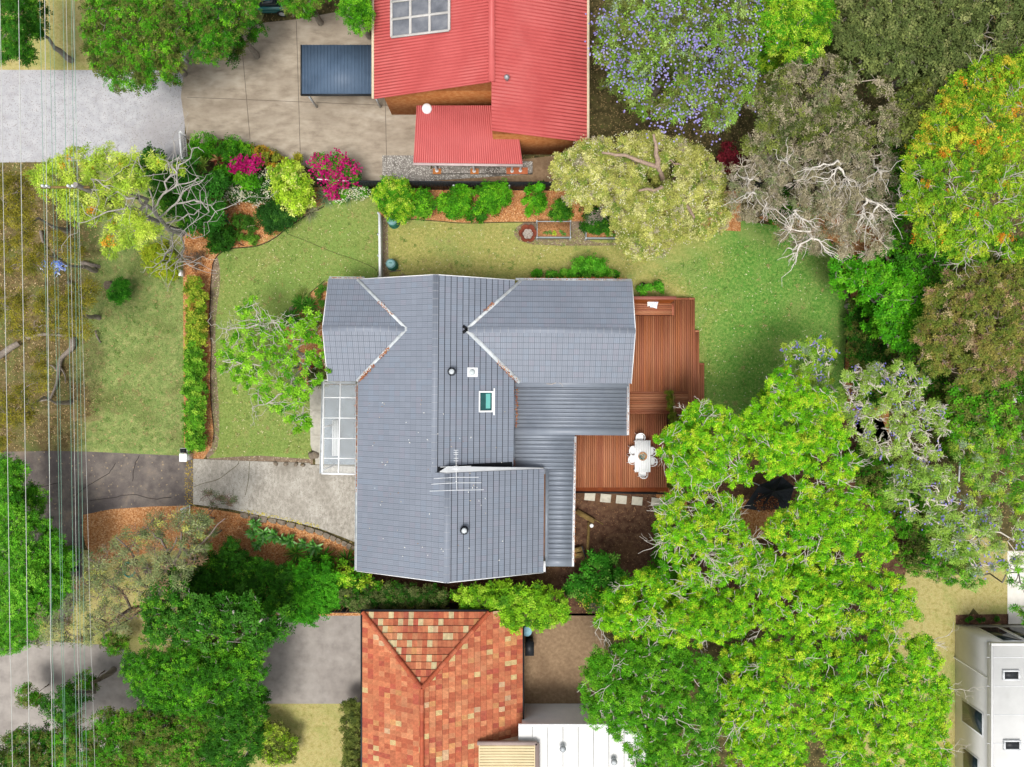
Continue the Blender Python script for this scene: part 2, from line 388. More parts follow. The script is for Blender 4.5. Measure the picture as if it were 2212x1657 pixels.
def scatter(poly, n, Ln, Wd, pal, z=.02, mb=None, tilt=.25, dz=.02, k=.9):
    """loose leaves or blades lying over a patch of ground (plan polygon in metres)"""
    mb = mb or MB(); poly = np.asarray(poly, float); lo = poly.min(0); hi = poly.max(0)
    p = lo + RNG.random((int(n * 2.6), 2)) * (hi - lo)
    a = poly; b = np.roll(poly, -1, 0); ins = np.zeros(len(p), int)
    for i in range(len(a)):
        cnd = (a[i, 1] > p[:, 1]) != (b[i, 1] > p[:, 1])
        ins += cnd & (p[:, 0] < (b[i, 0] - a[i, 0]) * (p[:, 1] - a[i, 1]) / (b[i, 1] - a[i, 1] + 1e-9) + a[i, 0])
    p = p[ins % 2 == 1][:n]; m = len(p); th = RNG.uniform(0, 6.283, m)
    d = unit(np.stack([np.cos(th), np.sin(th), RNG.normal(0, tilt, m).clip(0, 2)], 1))
    base = np.concatenate([p, np.full((m, 1), z) + RNG.random((m, 1)) * dz], 1)
    nm = np.array([0, 0, 1.0]) + RNG.normal(0, tilt, (m, 3))
    leaf_quads(base, d, nm, Ln * RNG.uniform(.6, 1.3, m), Wd * RNG.uniform(.7, 1.2, m), 0.0, pick(pal, m) * RNG.uniform(.8, 1.15, m)[:, None] * k, mb)
    return mb
# ------------------------------------------------------------------ ground, lawns, paving
def smooth_poly(pts, n=4):
    p = np.asarray(pts, float); m = len(p); out = []
    for i in range(m):
        a, b, d, e = p[i - 1], p[i], p[(i + 1) % m], p[(i + 2) % m]
        for t in np.linspace(0, 1, n, endpoint=False):
            out.append(tuple(0.5 * (2*b + (d-a)*t + (2*a-5*b+4*d-e)*t*t + (3*b-a-3*d+e)*t**3)))
    return out
def smooth_line(pts, n=5):
    p = np.asarray(pts, float); p = np.vstack([2*p[0]-p[1], p, 2*p[-1]-p[-2]]); out = []
    for i in range(1, len(p) - 2):
        a, b, d, e = p[i - 1], p[i], p[i + 1], p[i + 2]
        for t in np.linspace(0, 1, n, endpoint=False):
            out.append(tuple(0.5 * (2*b + (d-a)*t + (2*a-5*b+4*d-e)*t*t + (3*b-a-3*d+e)*t**3)))
    out.append(tuple(p[-2])); return out

GR = 0.8
m_floor = mat('forest_floor', ['#2f2c16', '#484224', '#5a5230', '#4f5826'], 2.2, rough=1, bump=.5, bscale=14, g=GR, speck=('#8f7a52', 16, .9))
m_lawn = mat('lawn_grass', ['#72873f', '#82964c', '#919f58', '#a4aa62'], 5.5, detail=12, rough=1, bump=.6, bscale=38, g=GR, patches=(('#7c9a4c', .22, .44, .62, .75), ('#ada46a', .55, .57, .75, .6), ('#8c7f5c', 1.1, .66, .78, .6), ('#5f8a34', 1.6, .64, .74, .5)), spec=.1, fine=(24, .42))
m_side = mat('side_lawn_grass', ['#8a914c', '#a09f58', '#b0aa66', '#bbb170'], 5.5, detail=12, rough=1, bump=.6, bscale=38, g=GR, patches=(('#8fa25a', .3, .5, .64, .7), ('#a89868', .7, .6, .76, .5), ('#6d8f3c', 1.5, .63, .74, .5)), spec=.1, fine=(24, .42), blend=(['#4f8432', '#63953e', '#7da24e', '#98ab58'], 9.5, 14.5))
m_verge = mat('verge_grass', ['#76864f', '#8a975b', '#9aa068', '#a8a772'], 5.0, detail=12, rough=1, bump=.6, bscale=36, g=GR, patches=(('#789558', .22, .42, .6, .75), ('#9d9070', .5, .58, .76, .5), ('#567a34', 1.4, .62, .74, .5)), spec=.1, fine=(22, .36))
m_dry = mat('dry_verge', ['#3e331c', '#5f5230', '#766744', '#6d7038'], 2.4, detail=12, rough=1, bump=.6, bscale=22, g=GR, patches=(('#66743a', .45, .5, .66, .7), ('#8a7554', .8, .58, .75, .8)), fine=(18, .42), speck=('#b39a6c', 13, .965), blend=(['#6c8446', '#809652', '#949f5e', '#a6a76c'], -28.6, -26.0))
m_straw = mat('straw_grass', ['#93894f', '#a99f62', '#b9ac74', '#96a055'], 4.0, detail=12, rough=1, bump=.5, bscale=30, g=GR, patches=(('#8f9a50', .4, .5, .66, .7),), fine=(22, .3))
m_mulch = mat('bark_mulch', ['#9a6034', '#c0824c', '#d49c68', '#a66c3e', '#e2b484', '#b87842'], vor=15, rough=.95, bump=.8, bscale=24, g=GR, patches=(('#8a5a36', .6, .55, .75, .5),))
m_dirt = mat('bare_dirt', ['#40291f', '#573c2d', '#6b4f3c', '#7a5f49'], 3.0, detail=10, rough=1, bump=.6, bscale=20, g=GR, patches=(('#74573d', .35, .5, .68, .7),), speck=('#a07a58', 20, .965))
m_worn = mat('worn_soil', ['#6e5b48', '#877461', '#978571'], 4, rough=1, bump=.4, bscale=25, g=GR, speck=('#b9ab92', 18, .92))
m_conc = mat('driveway_concrete', ['#8f897e', '#a59f94', '#b5afa4', '#c4beb2'], 3.5, detail=12, rough=.95, bump=.15, bscale=40, g=.82, patches=(('#cdc8bd', .35, .5, .7, .6), ('#7a7366', .5, .54, .74, .7), ('#8d867a', .16, .5, .66, .5), ('#d2cdc3', 1.2, .62, .72, .45)), speck=('#857e73', 26, .90), stretch=(1.6, 1, 1))
m_path = mat('path_concrete', ['#a39f94', '#b8b3a6', '#c4bfb2'], 3, rough=.95, bump=.2, bscale=40, g=.82, patches=(('#9a9080', .5, .58, .75, .7),))
m_asph = mat('old_asphalt', ['#5c5552', '#6d6560', '#7b726b', '#8a7d71'], 1.3, detail=12, rough=.95, bump=.35, bscale=60, g=.8, patches=(('#575050', .3, .5, .62, .7), ('#8c7a64', .28, .58, .72, .6)), speck=('#a59277', 12, .975), fine=(30, .18))
m_road = mat('street_asphalt', ['#a8a8ac', '#b5b5b8', '#c0bfc1'], 2, detail=12, rough=.95, bump=.25, bscale=60, g=.82, patches=(('#a19c9c', .2, .5, .7, .6),), speck=('#9a9694', 22, .88))
m_tan = mat('tan_concrete', ['#8d8070', '#a79a88', '#b9ad9b'], 1.0, detail=10, rough=.95, bump=.25, bscale=50, g=.82, patches=(('#8a7d6d', .16, .5, .66, .6), ('#c4b9a8', .3, .58, .72, .7)), stretch=(1, 2.2, 1))
m_dark = mat('stained_concrete', ['#6a655f', '#8a857e', '#a29e97'], 3.5, detail=14, rough=.95, bump=.3, bscale=40, g=.82, patches=(('#57504a', .5, .5, .65, .8),), speck=('#c8c4bc', 20, .8))
m_grey = mat('grey_paving', ['#8d8680', '#9f9891', '#aaa39b'], 1.5, detail=10, rough=.95, bump=.2, bscale=40, g=.82, patches=(('#7d756f', .3, .5, .7, .7),))
m_brickp = mat('brown_paving', ['#80684f', '#92795e', '#a2896c'], 5, rough=.95, bump=.3, bscale=30, g=.82, patches=(('#6a543f', .4, .5, .7, .7),))
m_pale = mat('pale_paving', ['#d6d2c8', '#e2ded4', '#ebe7de'], 2, rough=.9, g=.85)
m_edge = mat('edging_timber', ['#2f251e', '#463629', '#5a4736'], 8, rough=.9, g=.8)
m_stone = mat('edge_stone', ['#5d5348', '#7a6e60', '#8f8373', '#6e5a38'], 4, rough=.95, bump=.5, g=.8)

def gs(name, pts, z, m, sm=0):
    q = smooth_poly(pts, sm) if sm else pts
    mb = MB(); mb.sheet(XY(q), z); return struct(name, mb, m)
g = MB(); g.sheet([(-450, -450), (450, -450), (450, 450), (-450, 450)], 0); struct('ground', g, m_floor)
gs('verge', [(-300,330),(402,340),(402,420),(398,700),(402,990),(190,984),(-300,986)], .004, m_dry)
gs('verge_soil', [(205,560),(255,548),(290,575),(285,640),(240,650),(205,610)], .008, m_dry, 4)
gs('front_lawn', [(450,998),(448,600),(470,548),(560,520),(640,470),(720,425),(826,420),(826,610),(705,612),(640,664),(612,690),(640,790),(676,840),(672,1002)], .004, m_lawn)
gs('side_and_back_lawn', [(826,462),(1560,470),(1790,505),(1822,560),(1836,620),(1838,700),(1826,830),(1838,900),(1800,990),(1480,990),(1440,880),(1440,640),(826,640)], .004, m_side)
gs('garden_bed_mulch', [(396,405),(742,405),(742,420),(690,446),(655,468),(620,492),(595,513),(568,527),(545,533),(500,537),(480,544),(463,562),(457,592),(454,640),(453,700),(456,745),(455,800),(456,870),(462,930),(457,965),(440,992),(398,994),(396,700)], .012, m_mulch)
gs('rear_bed_mulch', [(818,404),(1600,404),(1600,500),(1260,478),(1100,479),(1000,481),(950,477),(880,471),(818,468)], .012, m_mulch)
gs('boundary_bed_mulch', [(1640,470),(1700,500),(1790,516),(1808,545),(1822,590),(1836,640),(1834,700),(1826,760),(1824,830),(1832,880),(1860,960),(1920,960),(1920,440),(1700,440)], .012, m_mulch)
gs('house_bed_mulch', [(704,608),(672,632),(650,655),(622,676),(612,700),(616,740),(640,790),(660,830),(720,836),(730,608)], .012, m_mulch)
gs('driveway_bed_mulch', [(404,1092),(500,1106),(560,1120),(630,1135),(700,1156),(775,1188),(800,1330),(404,1330)], .012, m_mulch)
gs('verge_mulch', [(180,1108),(260,1096),(330,1090),(404,1088),(404,1180),(330,1190),(250,1215),(195,1200)], .010, m_mulch, 3)
gs('verge_straw_grass', [(150,1200),(250,1190),(330,1178),(404,1165),(404,1420),(60,1420),(90,1330)], .006, m_straw, 3)
gs('dirt_yard', [(1225,1060),(1480,1060),(1480,1330),(1225,1330)], .010, m_dirt)
gs('tree_litter_ground', [(1430,890),(1560,930),(1700,950),(1840,900),(1925,950),(1925,1330),(1470,1330),(1470,1060)], .012, m_dirt, 3)
gs('tree_mulch_patch', [(1600,1080),(1690,1090),(1700,1140),(1640,1165),(1590,1130)], .018, m_mulch, 3)
gs('step_side_mulch', [(1420,1058),(1475,1062),(1480,1110),(1430,1100)], .018, m_mulch, 3)
gs('narrow_side_yard', [(770,1225),(1240,1225),(1240,1335),(770,1335)], .008, m_dirt)
gs('soil_strip', [(452,560),(468,552),(476,600),(466,700),(468,800),(474,900),(470,965),(455,985),(446,985),(452,900),(450,700)], .008, m_worn, 3)
gs('soil_by_beds', [(1225,470),(1262,470),(1275,520),(1345,524),(1345,530),(1150,528),(1110,500),(1150,474)], .008, m_worn, 3)
gs('soil_by_fence', [(826,470),(838,478),(842,600),(870,590),(880,606),(826,612)], .008, m_worn, 2)
gs('soil_by_lawn_edge', [(448,990),(560,984),(676,992),(676,1003),(540,999),(448,997)], .010, m_worn)
gs('soil_at_rear_edge', [(1800,520),(1812,530),(1832,600),(1842,660),(1830,680),(1822,620),(1806,560)], .010, m_worn, 2)
dv = MB(); dv.prism(XY([(418,991),(540,996),(668,1000),(672,1004),(775,1008),(775,1174),(740,1160),(690,1141),(640,1128),(560,1113),(500,1100),(418,1089)]), -.05, .05); struct('driveway', dv, m_conc)
cr = MB()
for line in ([(418,1052),(440,1044),(470,1036),(490,1022),(512,1005),(516,996)], [(539,997),(538,1015),(536,1040),(530,1070)]):
    q = smooth_line(line, 4); cr.tube([P(a, b, .052) for a, b in q], .014, 4)
struct('driveway_crack', cr, mat('crack', ['#57523f', '#7f7438'], 12, g=.7))
cr = MB()
for line in ([(250,1000),(235,1022),(205,1040),(180,1056),(160,1075)], [(195,1082),(240,1076),(285,1068),(330,1078),(370,1074)], [(300,985),(290,1010),(286,1040)], [(60,1040),(90,1050),(130,1042)]):
    q = smooth_line(line, 4); cr.tube([P(a_ + RNG.uniform(-1, 1), b_ + RNG.uniform(-1, 1), .014) for a_, b_ in q], .02, 4)
struct('crossover_crack', cr, mat('asphalt_crack', ['#3a3432', '#453e3a'], 6, g=.8))
cr = MB()
for line in ([(640,45),(650,380)], [(520,70),(540,300)], [(404,210),(890,230)], [(830,120),(836,390)]): cr.tube([P(a_, b_, .022) for a_, b_ in smooth_line(line, 4)], .014, 4)
struct('neighbour_driveway_joint', cr, mat('joint_dark', ['#6a6055', '#766b5f'], 6, g=.8))
pt = MB(); pt.prism(XY([(672,834),(706,834),(704,972),(678,972),(674,960)]), 0, .34)
for i in range(4): pt.prism(XY([(682,965 + 9 * i),(706,965 + 9 * i),(706,976 + 9 * i),(682,976 + 9 * i)]), 0, .30 - .07 * i)
struct('front_path', pt, m_path)
pg = MB()
for y in (886, 940): pg.bar(P(673, y, .342), P(706, y, .342), .012, .004)
struct('front_path_joints', pg, m_edge)
gs('driveway_crossover', [(-250,980),(120,974),(200,976),(405,985),(418,990),(418,1092),(330,1094),(240,1100),(180,1112),(178,1250),(150,1350),(-250,1370)], .012, m_asph)
gs('street', [(-500,150),(398,152),(400,345),(240,346),(120,350),(-500,356)], .010, m_road)
gs('upper_lawn', [(-250,-160),(196,-160),(200,152),(-250,152)], .006, m_straw)
gs('upper_verge_lawn', [(330,-160),(640,-160),(560,60),(470,110),(400,150),(396,400),(250,356),(396,340)], .006, m_verge)
gs('neighbour_driveway', [(402,110),(520,60),(640,42),(830,30),(895,200),(895,340),(838,340),(838,392),(770,388),(690,372),(640,350),(560,318),(480,300),(404,300)], .012, m_tan, 2)
gs('neighbour_side_path', [(826,336),(930,336),(930,366),(1150,366),(1150,376),(826,398)], .018, m_dark)
gs('neighbour_side_sand', [(880,374),(1250,330),(1320,330),(1320,410),(880,410)], .008, m_brickp)
gs('lower_street_paving', [(-300,1400),(250,1395),(330,1480),(260,1640),(-300,1680)], .008, m_grey, 2)
gs('lower_driveway', [(560,1325),(790,1325),(790,1520),(520,1520),(540,1420)], .010, m_grey)
gs('lower_lawn', [(360,1512),(772,1512),(772,1900),(300,1900)], .008, m_straw)
gs('lower_yard_paving', [(1120,1325),(1300,1325),(1320,1600),(1120,1600)], .010, m_brickp)
gs('lower_east_lawn', [(1930,1200),(2010,1165),(2176,1170),(2176,1340),(2130,1345),(2078,1350),(2060,1900),(1840,1900),(1900,1400)], .008, m_straw, 2)
gs('pale_side_path', [(2176,1190),(2400,1190),(2400,1348),(2176,1348)], .012, m_pale)
gs('dark_planting_bed', [(2064,1328),(2178,1326),(2178,1348),(2064,1349)], .012, m_dirt)

def edging(name, pts, label, r=.035, col=m_edge):
    mb = MB(); q = [P(a, b, .03) for a, b in smooth_line(pts, 5)]; mb.tube(q, r, 5)
    return tag(mb.build(name, col), label, 'edging')
edging('bed_edging', [(700,446),(655,470),(620,493),(595,513),(568,527),(545,533),(500,537),(480,544),(463,562),(457,592),(454,640),(453,700),(456,745),(455,800),(456,870),(462,930),(460,955)], 'dark curved edging strip between the long hedge bed and the front lawn')
edging('bed_edging', [(840,470),(880,473),(950,478),(1000,482),(1100,480),(1160,480)], 'dark straight edging strip between rear orange mulch bed and side lawn', .025)
edging('bed_edging', [(1700,500),(1790,518),(1808,545),(1822,590),(1836,640),(1833,700),(1826,760),(1824,830),(1832,880)], 'dark wavy edging strip at the far end of the green back lawn')
edging('bed_edging', [(702,606),(672,631),(650,654),(622,676)], 'short edging strip between lawn and ferns at the house corner', .025)
# low stone edge below the driveway: every stone by itself
k = 0
line = smooth_line([(520,1106),(580,1118),(640,1131),(700,1149),(740,1167),(772,1182)], 3)
stone_lab = ['mossy flat stone edging the concrete driveway, %s']
for i in range(len(line) - 1):
    (a, b), (a2, b2) = line[i], line[i + 1]; w_ = 8 + 3 * RNG.random()
    dx, dy = a2 - a, b2 - b; n_ = math.hypot(dx, dy); nx, ny = -dy / n_, dx / n_
    mb = MB(); q = [(a + dx * .04, b + dy * .04), (a + dx * .5 + nx * -.8, b + dy * .5 - ny * .8), (a2 - dx * .06, b2 - dy * .06), (a2 - dx * .1 + nx * w_, b2 + ny * w_), (a + dx * .5 + nx * (w_ + 1.2), b + dy * .5 + ny * (w_ + 1.2)), (a + dx * .1 + nx * (w_ - 1), b + ny * (w_ - 1))]
    mb.prism(XY(q), 0, .10 + .05 * RNG.random())
    tag(mb.build('edge_stone', m_stone), 'mossy brown stone in the low edge between driveway and agave bed', 'stone', 'stones edging the driveway')

# loose things on the ground: grass blades, fallen leaves
GRN = [('#7d9440', 3), ('#94a552', 3), ('#a9ae62', 2), ('#6a8a34', 2)]
scatter(XY([(480,560),(640,480),(822,430),(822,600),(700,612),(612,690),(668,840),(668,980),(460,980),(460,620)]), 26000, .11, .02, GRN, .012, tilt=.5).build('lawn_blades', LITTER)['kind'] = 'stuff'
scatter(XY([(832,480),(1400,500),(1400,590),(1150,600),(832,600)]), 14000, .11, .02, [('#97a04c', 3), ('#b0aa62', 3), ('#c2b672', 1), ('#7f9440', 2)], .012, tilt=.5).build('side_lawn_blades', LITTER)['kind'] = 'stuff'
scatter(XY([(1400,590),(1600,520),(1790,520),(1830,640),(1826,900),(1500,960),(1500,640)]), 26000, .11, .02, [('#4f8c2c', 4), ('#6a9c3a', 3), ('#8fae4c', 1), ('#3f7a22', 3)], .014, tilt=.5).build('back_lawn_blades', LITTER)['kind'] = 'stuff'
scatter(XY([(200,560),(396,440),(396,970),(195,970)]), 20000, .12, .022, [('#728a42', 3), ('#8f9f56', 3), ('#a3a568', 2)], .014, tilt=.5).build('verge_blades', LITTER)['kind'] = 'stuff'
scatter(XY([(0,350),(200,350),(190,960),(0,960)]), 5200, .13, .04, [('#b59a6a', 3), ('#8d6f48', 3), ('#cbb58a', 1), ('#6d5b34', 2), ('#76702f', 3)], .02, tilt=.3).build('fallen_leaves', LITTER)['kind'] = 'stuff'
scatter(XY([(450,440),(826,440),(826,600),(660,680),(672,990),(450,990)]), 900, .12, .045, [('#d8cfa0', 3), ('#b39c5c', 2), ('#8a6a3c', 1)], .03).build('fallen_leaves', LITTER)['kind'] = 'stuff'
scatter(XY([(830,480),(1790,500),(1830,900),(1500,960),(1500,640),(830,600)]), 900, .12, .045, [('#d8d2a8', 3), ('#b9a868', 2)], .03).build('fallen_leaves', LITTER)['kind'] = 'stuff'
scatter(XY([(1242,1064),(1440,1064),(1470,1300),(1242,1300)]), 3600, .06, .02, [('#8c6448', 3), ('#6e4432', 4), ('#b89a78', .7), ('#3e281e', 3)], .02).build('fallen_leaves', LITTER)['kind'] = 'stuff'
scatter(XY([(520,1098),(640,1122),(690,1134),(690,1140),(640,1130),(520,1106)]), 300, .09, .06, [('#d2c242', 3), ('#b3a23a', 2)], .06).build('fallen_leaves', LITTER)['kind'] = 'stuff'
scatter(XY([(400,995),(420,995),(420,1095),(400,1095)]), 260, .08, .05, [('#c9b048', 3), ('#9a7c34', 2)], .03).build('fallen_leaves', LITTER)['kind'] = 'stuff'
for poly, n_, zz in (([(480,560),(640,490),(820,440),(822,600),(612,690),(660,980),(460,980)], 150, 'front'), ([(840,485),(1380,500),(1380,590),(840,592)], 80, 'side'), ([(1400,600),(1600,530),(1790,530),(1820,640),(1800,880),(1520,900)], 110, 'back'), ([(215,560),(390,450),(390,970),(200,970)], 150, 'verge')):
    pq = np.asarray(XY(poly)); lo_, hi_ = pq.min(0), pq.max(0); wm = MB()
    for _ in range(n_):
        q = lo_ + RNG.random(2) * (hi_ - lo_); rr_ = RNG.uniform(.06, .22); s0_ = [(q[0] + rr_ * math.cos(t) * RNG.uniform(.7, 1.2), q[1] + rr_ * math.sin(t) * RNG.uniform(.7, 1.2)) for t in np.linspace(0, 5.5, 7)]
        px_, py_ = q[0] * F / H + CX, CY - q[1] * F / H
        inside = sum(((y1 > py_) != (y2 > py_)) and px_ < (x2 - x1) * (py_ - y1) / (y2 - y1 + 1e-9) + x1 for (x1, y1), (x2, y2) in zip(poly, poly[1:] + poly[:1])) % 2
        if inside: scatter(s0_, int(rr_ * 160), .10, .035, [('#557c2c', 3), ('#6f9440', 2), ('#8a8a4a', 1)] if RNG.random() < .6 else [('#b0a26c', 2), ('#9a8a58', 2)], .012, tilt=.5, mb=wm)
    wm.build('weeds', LITTER)['kind'] = 'stuff'
MUL = [('#c4733a', 3), ('#d9a066', 2), ('#8a4a20', 3), ('#5a3015', 2), ('#b8642a', 3)]
scatter(XY([(402,540),(460,560),(452,700),(460,960),(404,985)]), 3500, .09, .028, MUL, .02).build('mulch_chips', LITTER)['kind'] = 'stuff'
scatter(XY([(400,520),(480,430),(700,410),(700,440),(600,505),(480,540)]), 4500, .09, .028, MUL, .02).build('mulch_chips', LITTER)['kind'] = 'stuff'
scatter(XY([(830,410),(1560,410),(1380,476),(840,466)]), 8000, .09, .028, MUL + [('#e0ad70', 4)], .02).build('mulch_chips', LITTER)['kind'] = 'stuff'
scatter(XY([(404,1095),(560,1122),(772,1190),(772,1230),(404,1300)]), 8000, .09, .028, MUL, .02).build('mulch_chips', LITTER)['kind'] = 'stuff'

# ------------------------------------------------------------------ main house
m_tile = mat('roof_tile', attr=True, scale=.5, detail=8, rough=.55, bump=.06, bscale=30, var=.05, spec=.4, patches=(('#666c78', .16, .5, .75, .35), ('#8f959e', .7, .62, .8, .18)))
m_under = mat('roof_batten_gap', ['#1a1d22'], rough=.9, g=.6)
m_steel = mat('ribbed_steel', ['#7a828e', '#848c98', '#8d95a0'], .7, rough=.45, g=.8, spec=.5)
m_rib = mat('steel_rib', ['#39404a', '#454d58'], 1, rough=.5, g=.8)
m_white = mat('white_paint', ['#e9ebec', '#f4f5f5'], 2, rough=.5, g=.9)
m_gal = mat('galvanised', ['#a9b0b4', '#c3c9cc', '#d5d9da'], 3, rough=.45, g=.85, patches=(('#8e8378', 1.2, .58, .75, .6),))
m_brick = mat('house_brick', ['#8d6a55', '#a37c63', '#b0896f'], 4, rough=.9, bump=.3, g=.8)
m_glass = mat('window_glass', ['#1d2a30', '#2b3b42'], 1, rough=.06, spec=.6, g=.8)
m_black = mat('black_metal', ['#15171a', '#202327'], 3, rough=.5, g=.9)

def clip(poly, cp):
    """convex clip of a 2-D polygon by a convex polygon (counter-clockwise)"""
    out = poly
    for i in range(len(cp)):
        a, b = cp[i], cp[(i + 1) % len(cp)]; src = out; out = []
        if not src: return []
        sd_ = [(b[0]-a[0])*(q[1]-a[1]) - (b[1]-a[1])*(q[0]-a[0]) for q in src]
        for j in range(len(src)):
            p, q = src[j], src[(j + 1) % len(src)]; dp, dq = sd_[j], sd_[(j + 1) % len(src)]
            if dp >= 0: out.append(p)
            if dp * dq < 0:
                t = dp / (dp - dq); out.append((p[0] + (q[0]-p[0])*t, p[1] + (q[1]-p[1])*t))
    return out
def slope(mb, under, poly, cols, tw=.33, th=.36, strips=3, gap=.020, cgap=.022, sg=.008, stag=False, raise_=.045, u0=0.0, pat=None):
    """tiles laid in courses over one roof plane; poly = 3-D corners, first edge is the eave"""
    p = [np.asarray(q, float) for q in poly]; o = p[0]; u = unit(p[1] - p[0]); n = unit(np.cross(p[1] - p[0], p[-1] - p[0]))
    if n[2] < 0: n = -n
    v = np.cross(n, u)
    if v[2] < 0: v = -v
    q2 = [((q - o) @ u, (q - o) @ v) for q in p]
    A = sum(q2[i][0]*q2[(i+1) % len(q2)][1] - q2[(i+1) % len(q2)][0]*q2[i][1] for i in range(len(q2)))
    if A < 0: q2 = q2[::-1]
    under.add([o + u * a + v * b for a, b in q2], [tuple(range(len(q2)))])
    um, uM = min(a for a, b in q2), max(a for a, b in q2); vm, vM = min(b for a, b in q2), max(b for a, b in q2)
    nc = int(math.ceil((vM - vm) / th)); nu = int(math.ceil((uM - um) / tw)) + 2
    for r in range(nc):
        off = um - tw + (tw / 2 if stag and r % 2 else 0) + u0
        for k in range(nu):
            col = cols(r, k) if callable(cols) else pick(cols, 1)[0] * RNG.uniform(.985, 1.015)
            b0, b1 = vm + r * th, vm + (r + 1) * th - cgap
            for s_ in range(strips):
                a0 = off + k * tw + s_ * tw / strips + (sg / 2 if s_ else gap / 2); a1 = off + k * tw + (s_ + 1) * tw / strips - (sg / 2 if s_ < strips - 1 else gap / 2)
                if a1 < um or a0 > uM: continue
                cq = clip([(a0, b0), (a1, b0), (a1, b1), (a0, b1)], q2)
                if len(cq) < 3: continue
                hz = [raise_ - (b - b0) / th * (raise_ - .012) for a, b in cq]
                vv = [o + u * a + v * b + n * h for (a, b), h in zip(cq, hz)]
                mb.add(vv, [tuple(range(len(cq)))], col)
                if abs(cq[0][1] - b0) < 1e-6 and abs(cq[1][1] - b0) < 1e-6:
                    w0, w1 = o + u * cq[0][0] + v * cq[0][1], o + u * cq[1][0] + v * cq[1][1]
                    mb.add([w0, w1, w1 + n * raise_, w0 + n * raise_], [(0, 1, 2, 3)], col * .9)
    return o, u, v, n
TILE = [('#727985', 5), ('#747b87', 5), ('#717884', 4), ('#757985', 2), ('#727b88', 2)]
TANP = math.tan(math.radians(22))
ZE = 3.2
xl, xr, yt, yb = -9.19, 0.08, 6.17, -11.23
xru = -4.42; zru = ZE + (xru - xl) * TANP                 # upper ridge
ys = -5.06; xr2 = 1.92; xrl = (xl + xr2) / 2; zrl = ZE + (xrl - xl) * TANP
xgl, xgr = -11.01, 7.09; ywt, ywb = 6.17, .10; yw = (ywt + ywb) / 2; zw = ZE + (ywt - yw) * TANP
HC = (-3.2, -2.5, 0)
house = thing('house', 'grey tiled house with cross gables and low ribbed annex beside the timber deck', 'house', HC)
tm, um_ = MB(), MB()
def sl_(poly, **k): slope(tm, um_, poly, TILE, **k)
zur = zru - (xr - xru) * TANP
sl_([(xl, yt, ZE), (xl, yb, ZE), (xru, yb, zru), (xru, yt, zru)], cgap=.022, gap=.014, sg=.004)           # long west slope up to upper ridge height
sl_([(xru, ys, zru), (xru, yb, zru), (xrl, yb, zrl), (xrl, ys, zrl)], cgap=.022, gap=.014, sg=.004)
sl_([(xr, yt, zur), (xru, yt, zru), (xru, ys - .3, zru), (xr, ys - .3, zur)][::-1] if False else [(xr, ys - .3, zur), (xr, yt, zur), (xru, yt, zru), (xru, ys - .3, zru)], cgap=.045, gap=.010, sg=.004)
sl_([(xr2, yb, ZE), (xr2, ys, ZE), (xrl, ys, zrl), (xrl, yb, zrl)], cgap=.045, gap=.010, sg=.004)
xa = xl + (zw - ZE) / TANP                                   # apex of the west cross gable
sl_([(xl, ywt, ZE), (xgl, ywt, ZE), (xgl, yw, zw), (xa, yw, zw)], cgap=.030, gap=.010, sg=.005)
sl_([(xgl, ywb, ZE), (xl, ywb, ZE), (xa, yw, zw), (xgl, yw, zw)], cgap=.024, gap=.016, sg=.006)
xb_ = xru + (zru - zw) / TANP
xv = xru + (zru - ZE) / TANP
sl_([(xgr, ywt, ZE), (xv, ywt, ZE), (xb_, yw, zw), (xgr, yw, zw)], cgap=.032, gap=.006, sg=.004)
sl_([(xv, ywb, ZE), (xgr, ywb, ZE), (xgr, yw, zw), (xb_, yw, zw)], cgap=.024, gap=.014, sg=.006)
roof = tm.build('roof', m_tile, house)
um_.build('roof_underlay', m_under, roof)
def ridge(a, b, zoff=.075, w=.17, step=.45):
    a, b = np.array(a, float), np.array(b, float); ln = np.linalg.norm(b - a); d = (b - a) / ln; s_ = unit(np.cross(d, [0, 0, 1.0])); n_ = int(ln / step); mb = MB()
    pr = [(-w, -.07), (-w * .5, -.028), (-.03, .0), (.03, .0), (w * .5, -.028), (w, -.07)]
    def cap(p, q, lift, cc): mb.add([pp + s_ * x + np.array([0, 0, y + zoff + lift]) for pp in (p, q) for x, y in pr], [(j, j + 1, j + 7, j + 6) for j in range(5)] + [tuple(range(6))[::-1], tuple(range(6, 12))], cc)
    cap(a, b, 0, c('#7b828e') * .92)
    for i in range(n_): p = a + d * ln * i / n_; cap(p, p + d * .03, .006, c('#8d9095'))
    return mb.build('ridge_capping', m_tile, roof)
ridge((xru, yt + .02, zru), (xru, ys - .1, zru)); ridge((xrl, ys, zrl), (xrl, yb - .02, zrl)); ridge((xgl - .02, yw, zw), (xa - .1, yw, zw)); ridge((xb_ + .1, yw, zw), (xgr + .02, yw, zw))
def valley(a, b, wd=.17, wide=1.0):
    mb = MB(); a, b = np.array(a, float), np.array(b, float); up = np.array([0, 0, .065])
    mb.bar(a + up, b + up, wd * wide, .03); return mb.build('valley_flashing', m_gal, roof)
valley((xl - .1, ywt, ZE), (xa, yw, zw)); valley((xl - .1, ywb, ZE), (xa, yw, zw)); valley((xv + .1, ywt, ZE), (xb_, yw, zw)); valley((xv + .1, ywb, ZE), (xb_, yw, zw), .24)
mb = MB(); mb.bar((xb_ - .2, yw + .2, zw + .12), (xb_ + .05, yw, zw + .12), .16, .05); mb.bar((xb_ - .2, yw - .2, zw + .12), (xb_ + .05, yw, zw + .12), .16, .05); mb.build('apex_flashing', m_under, roof)
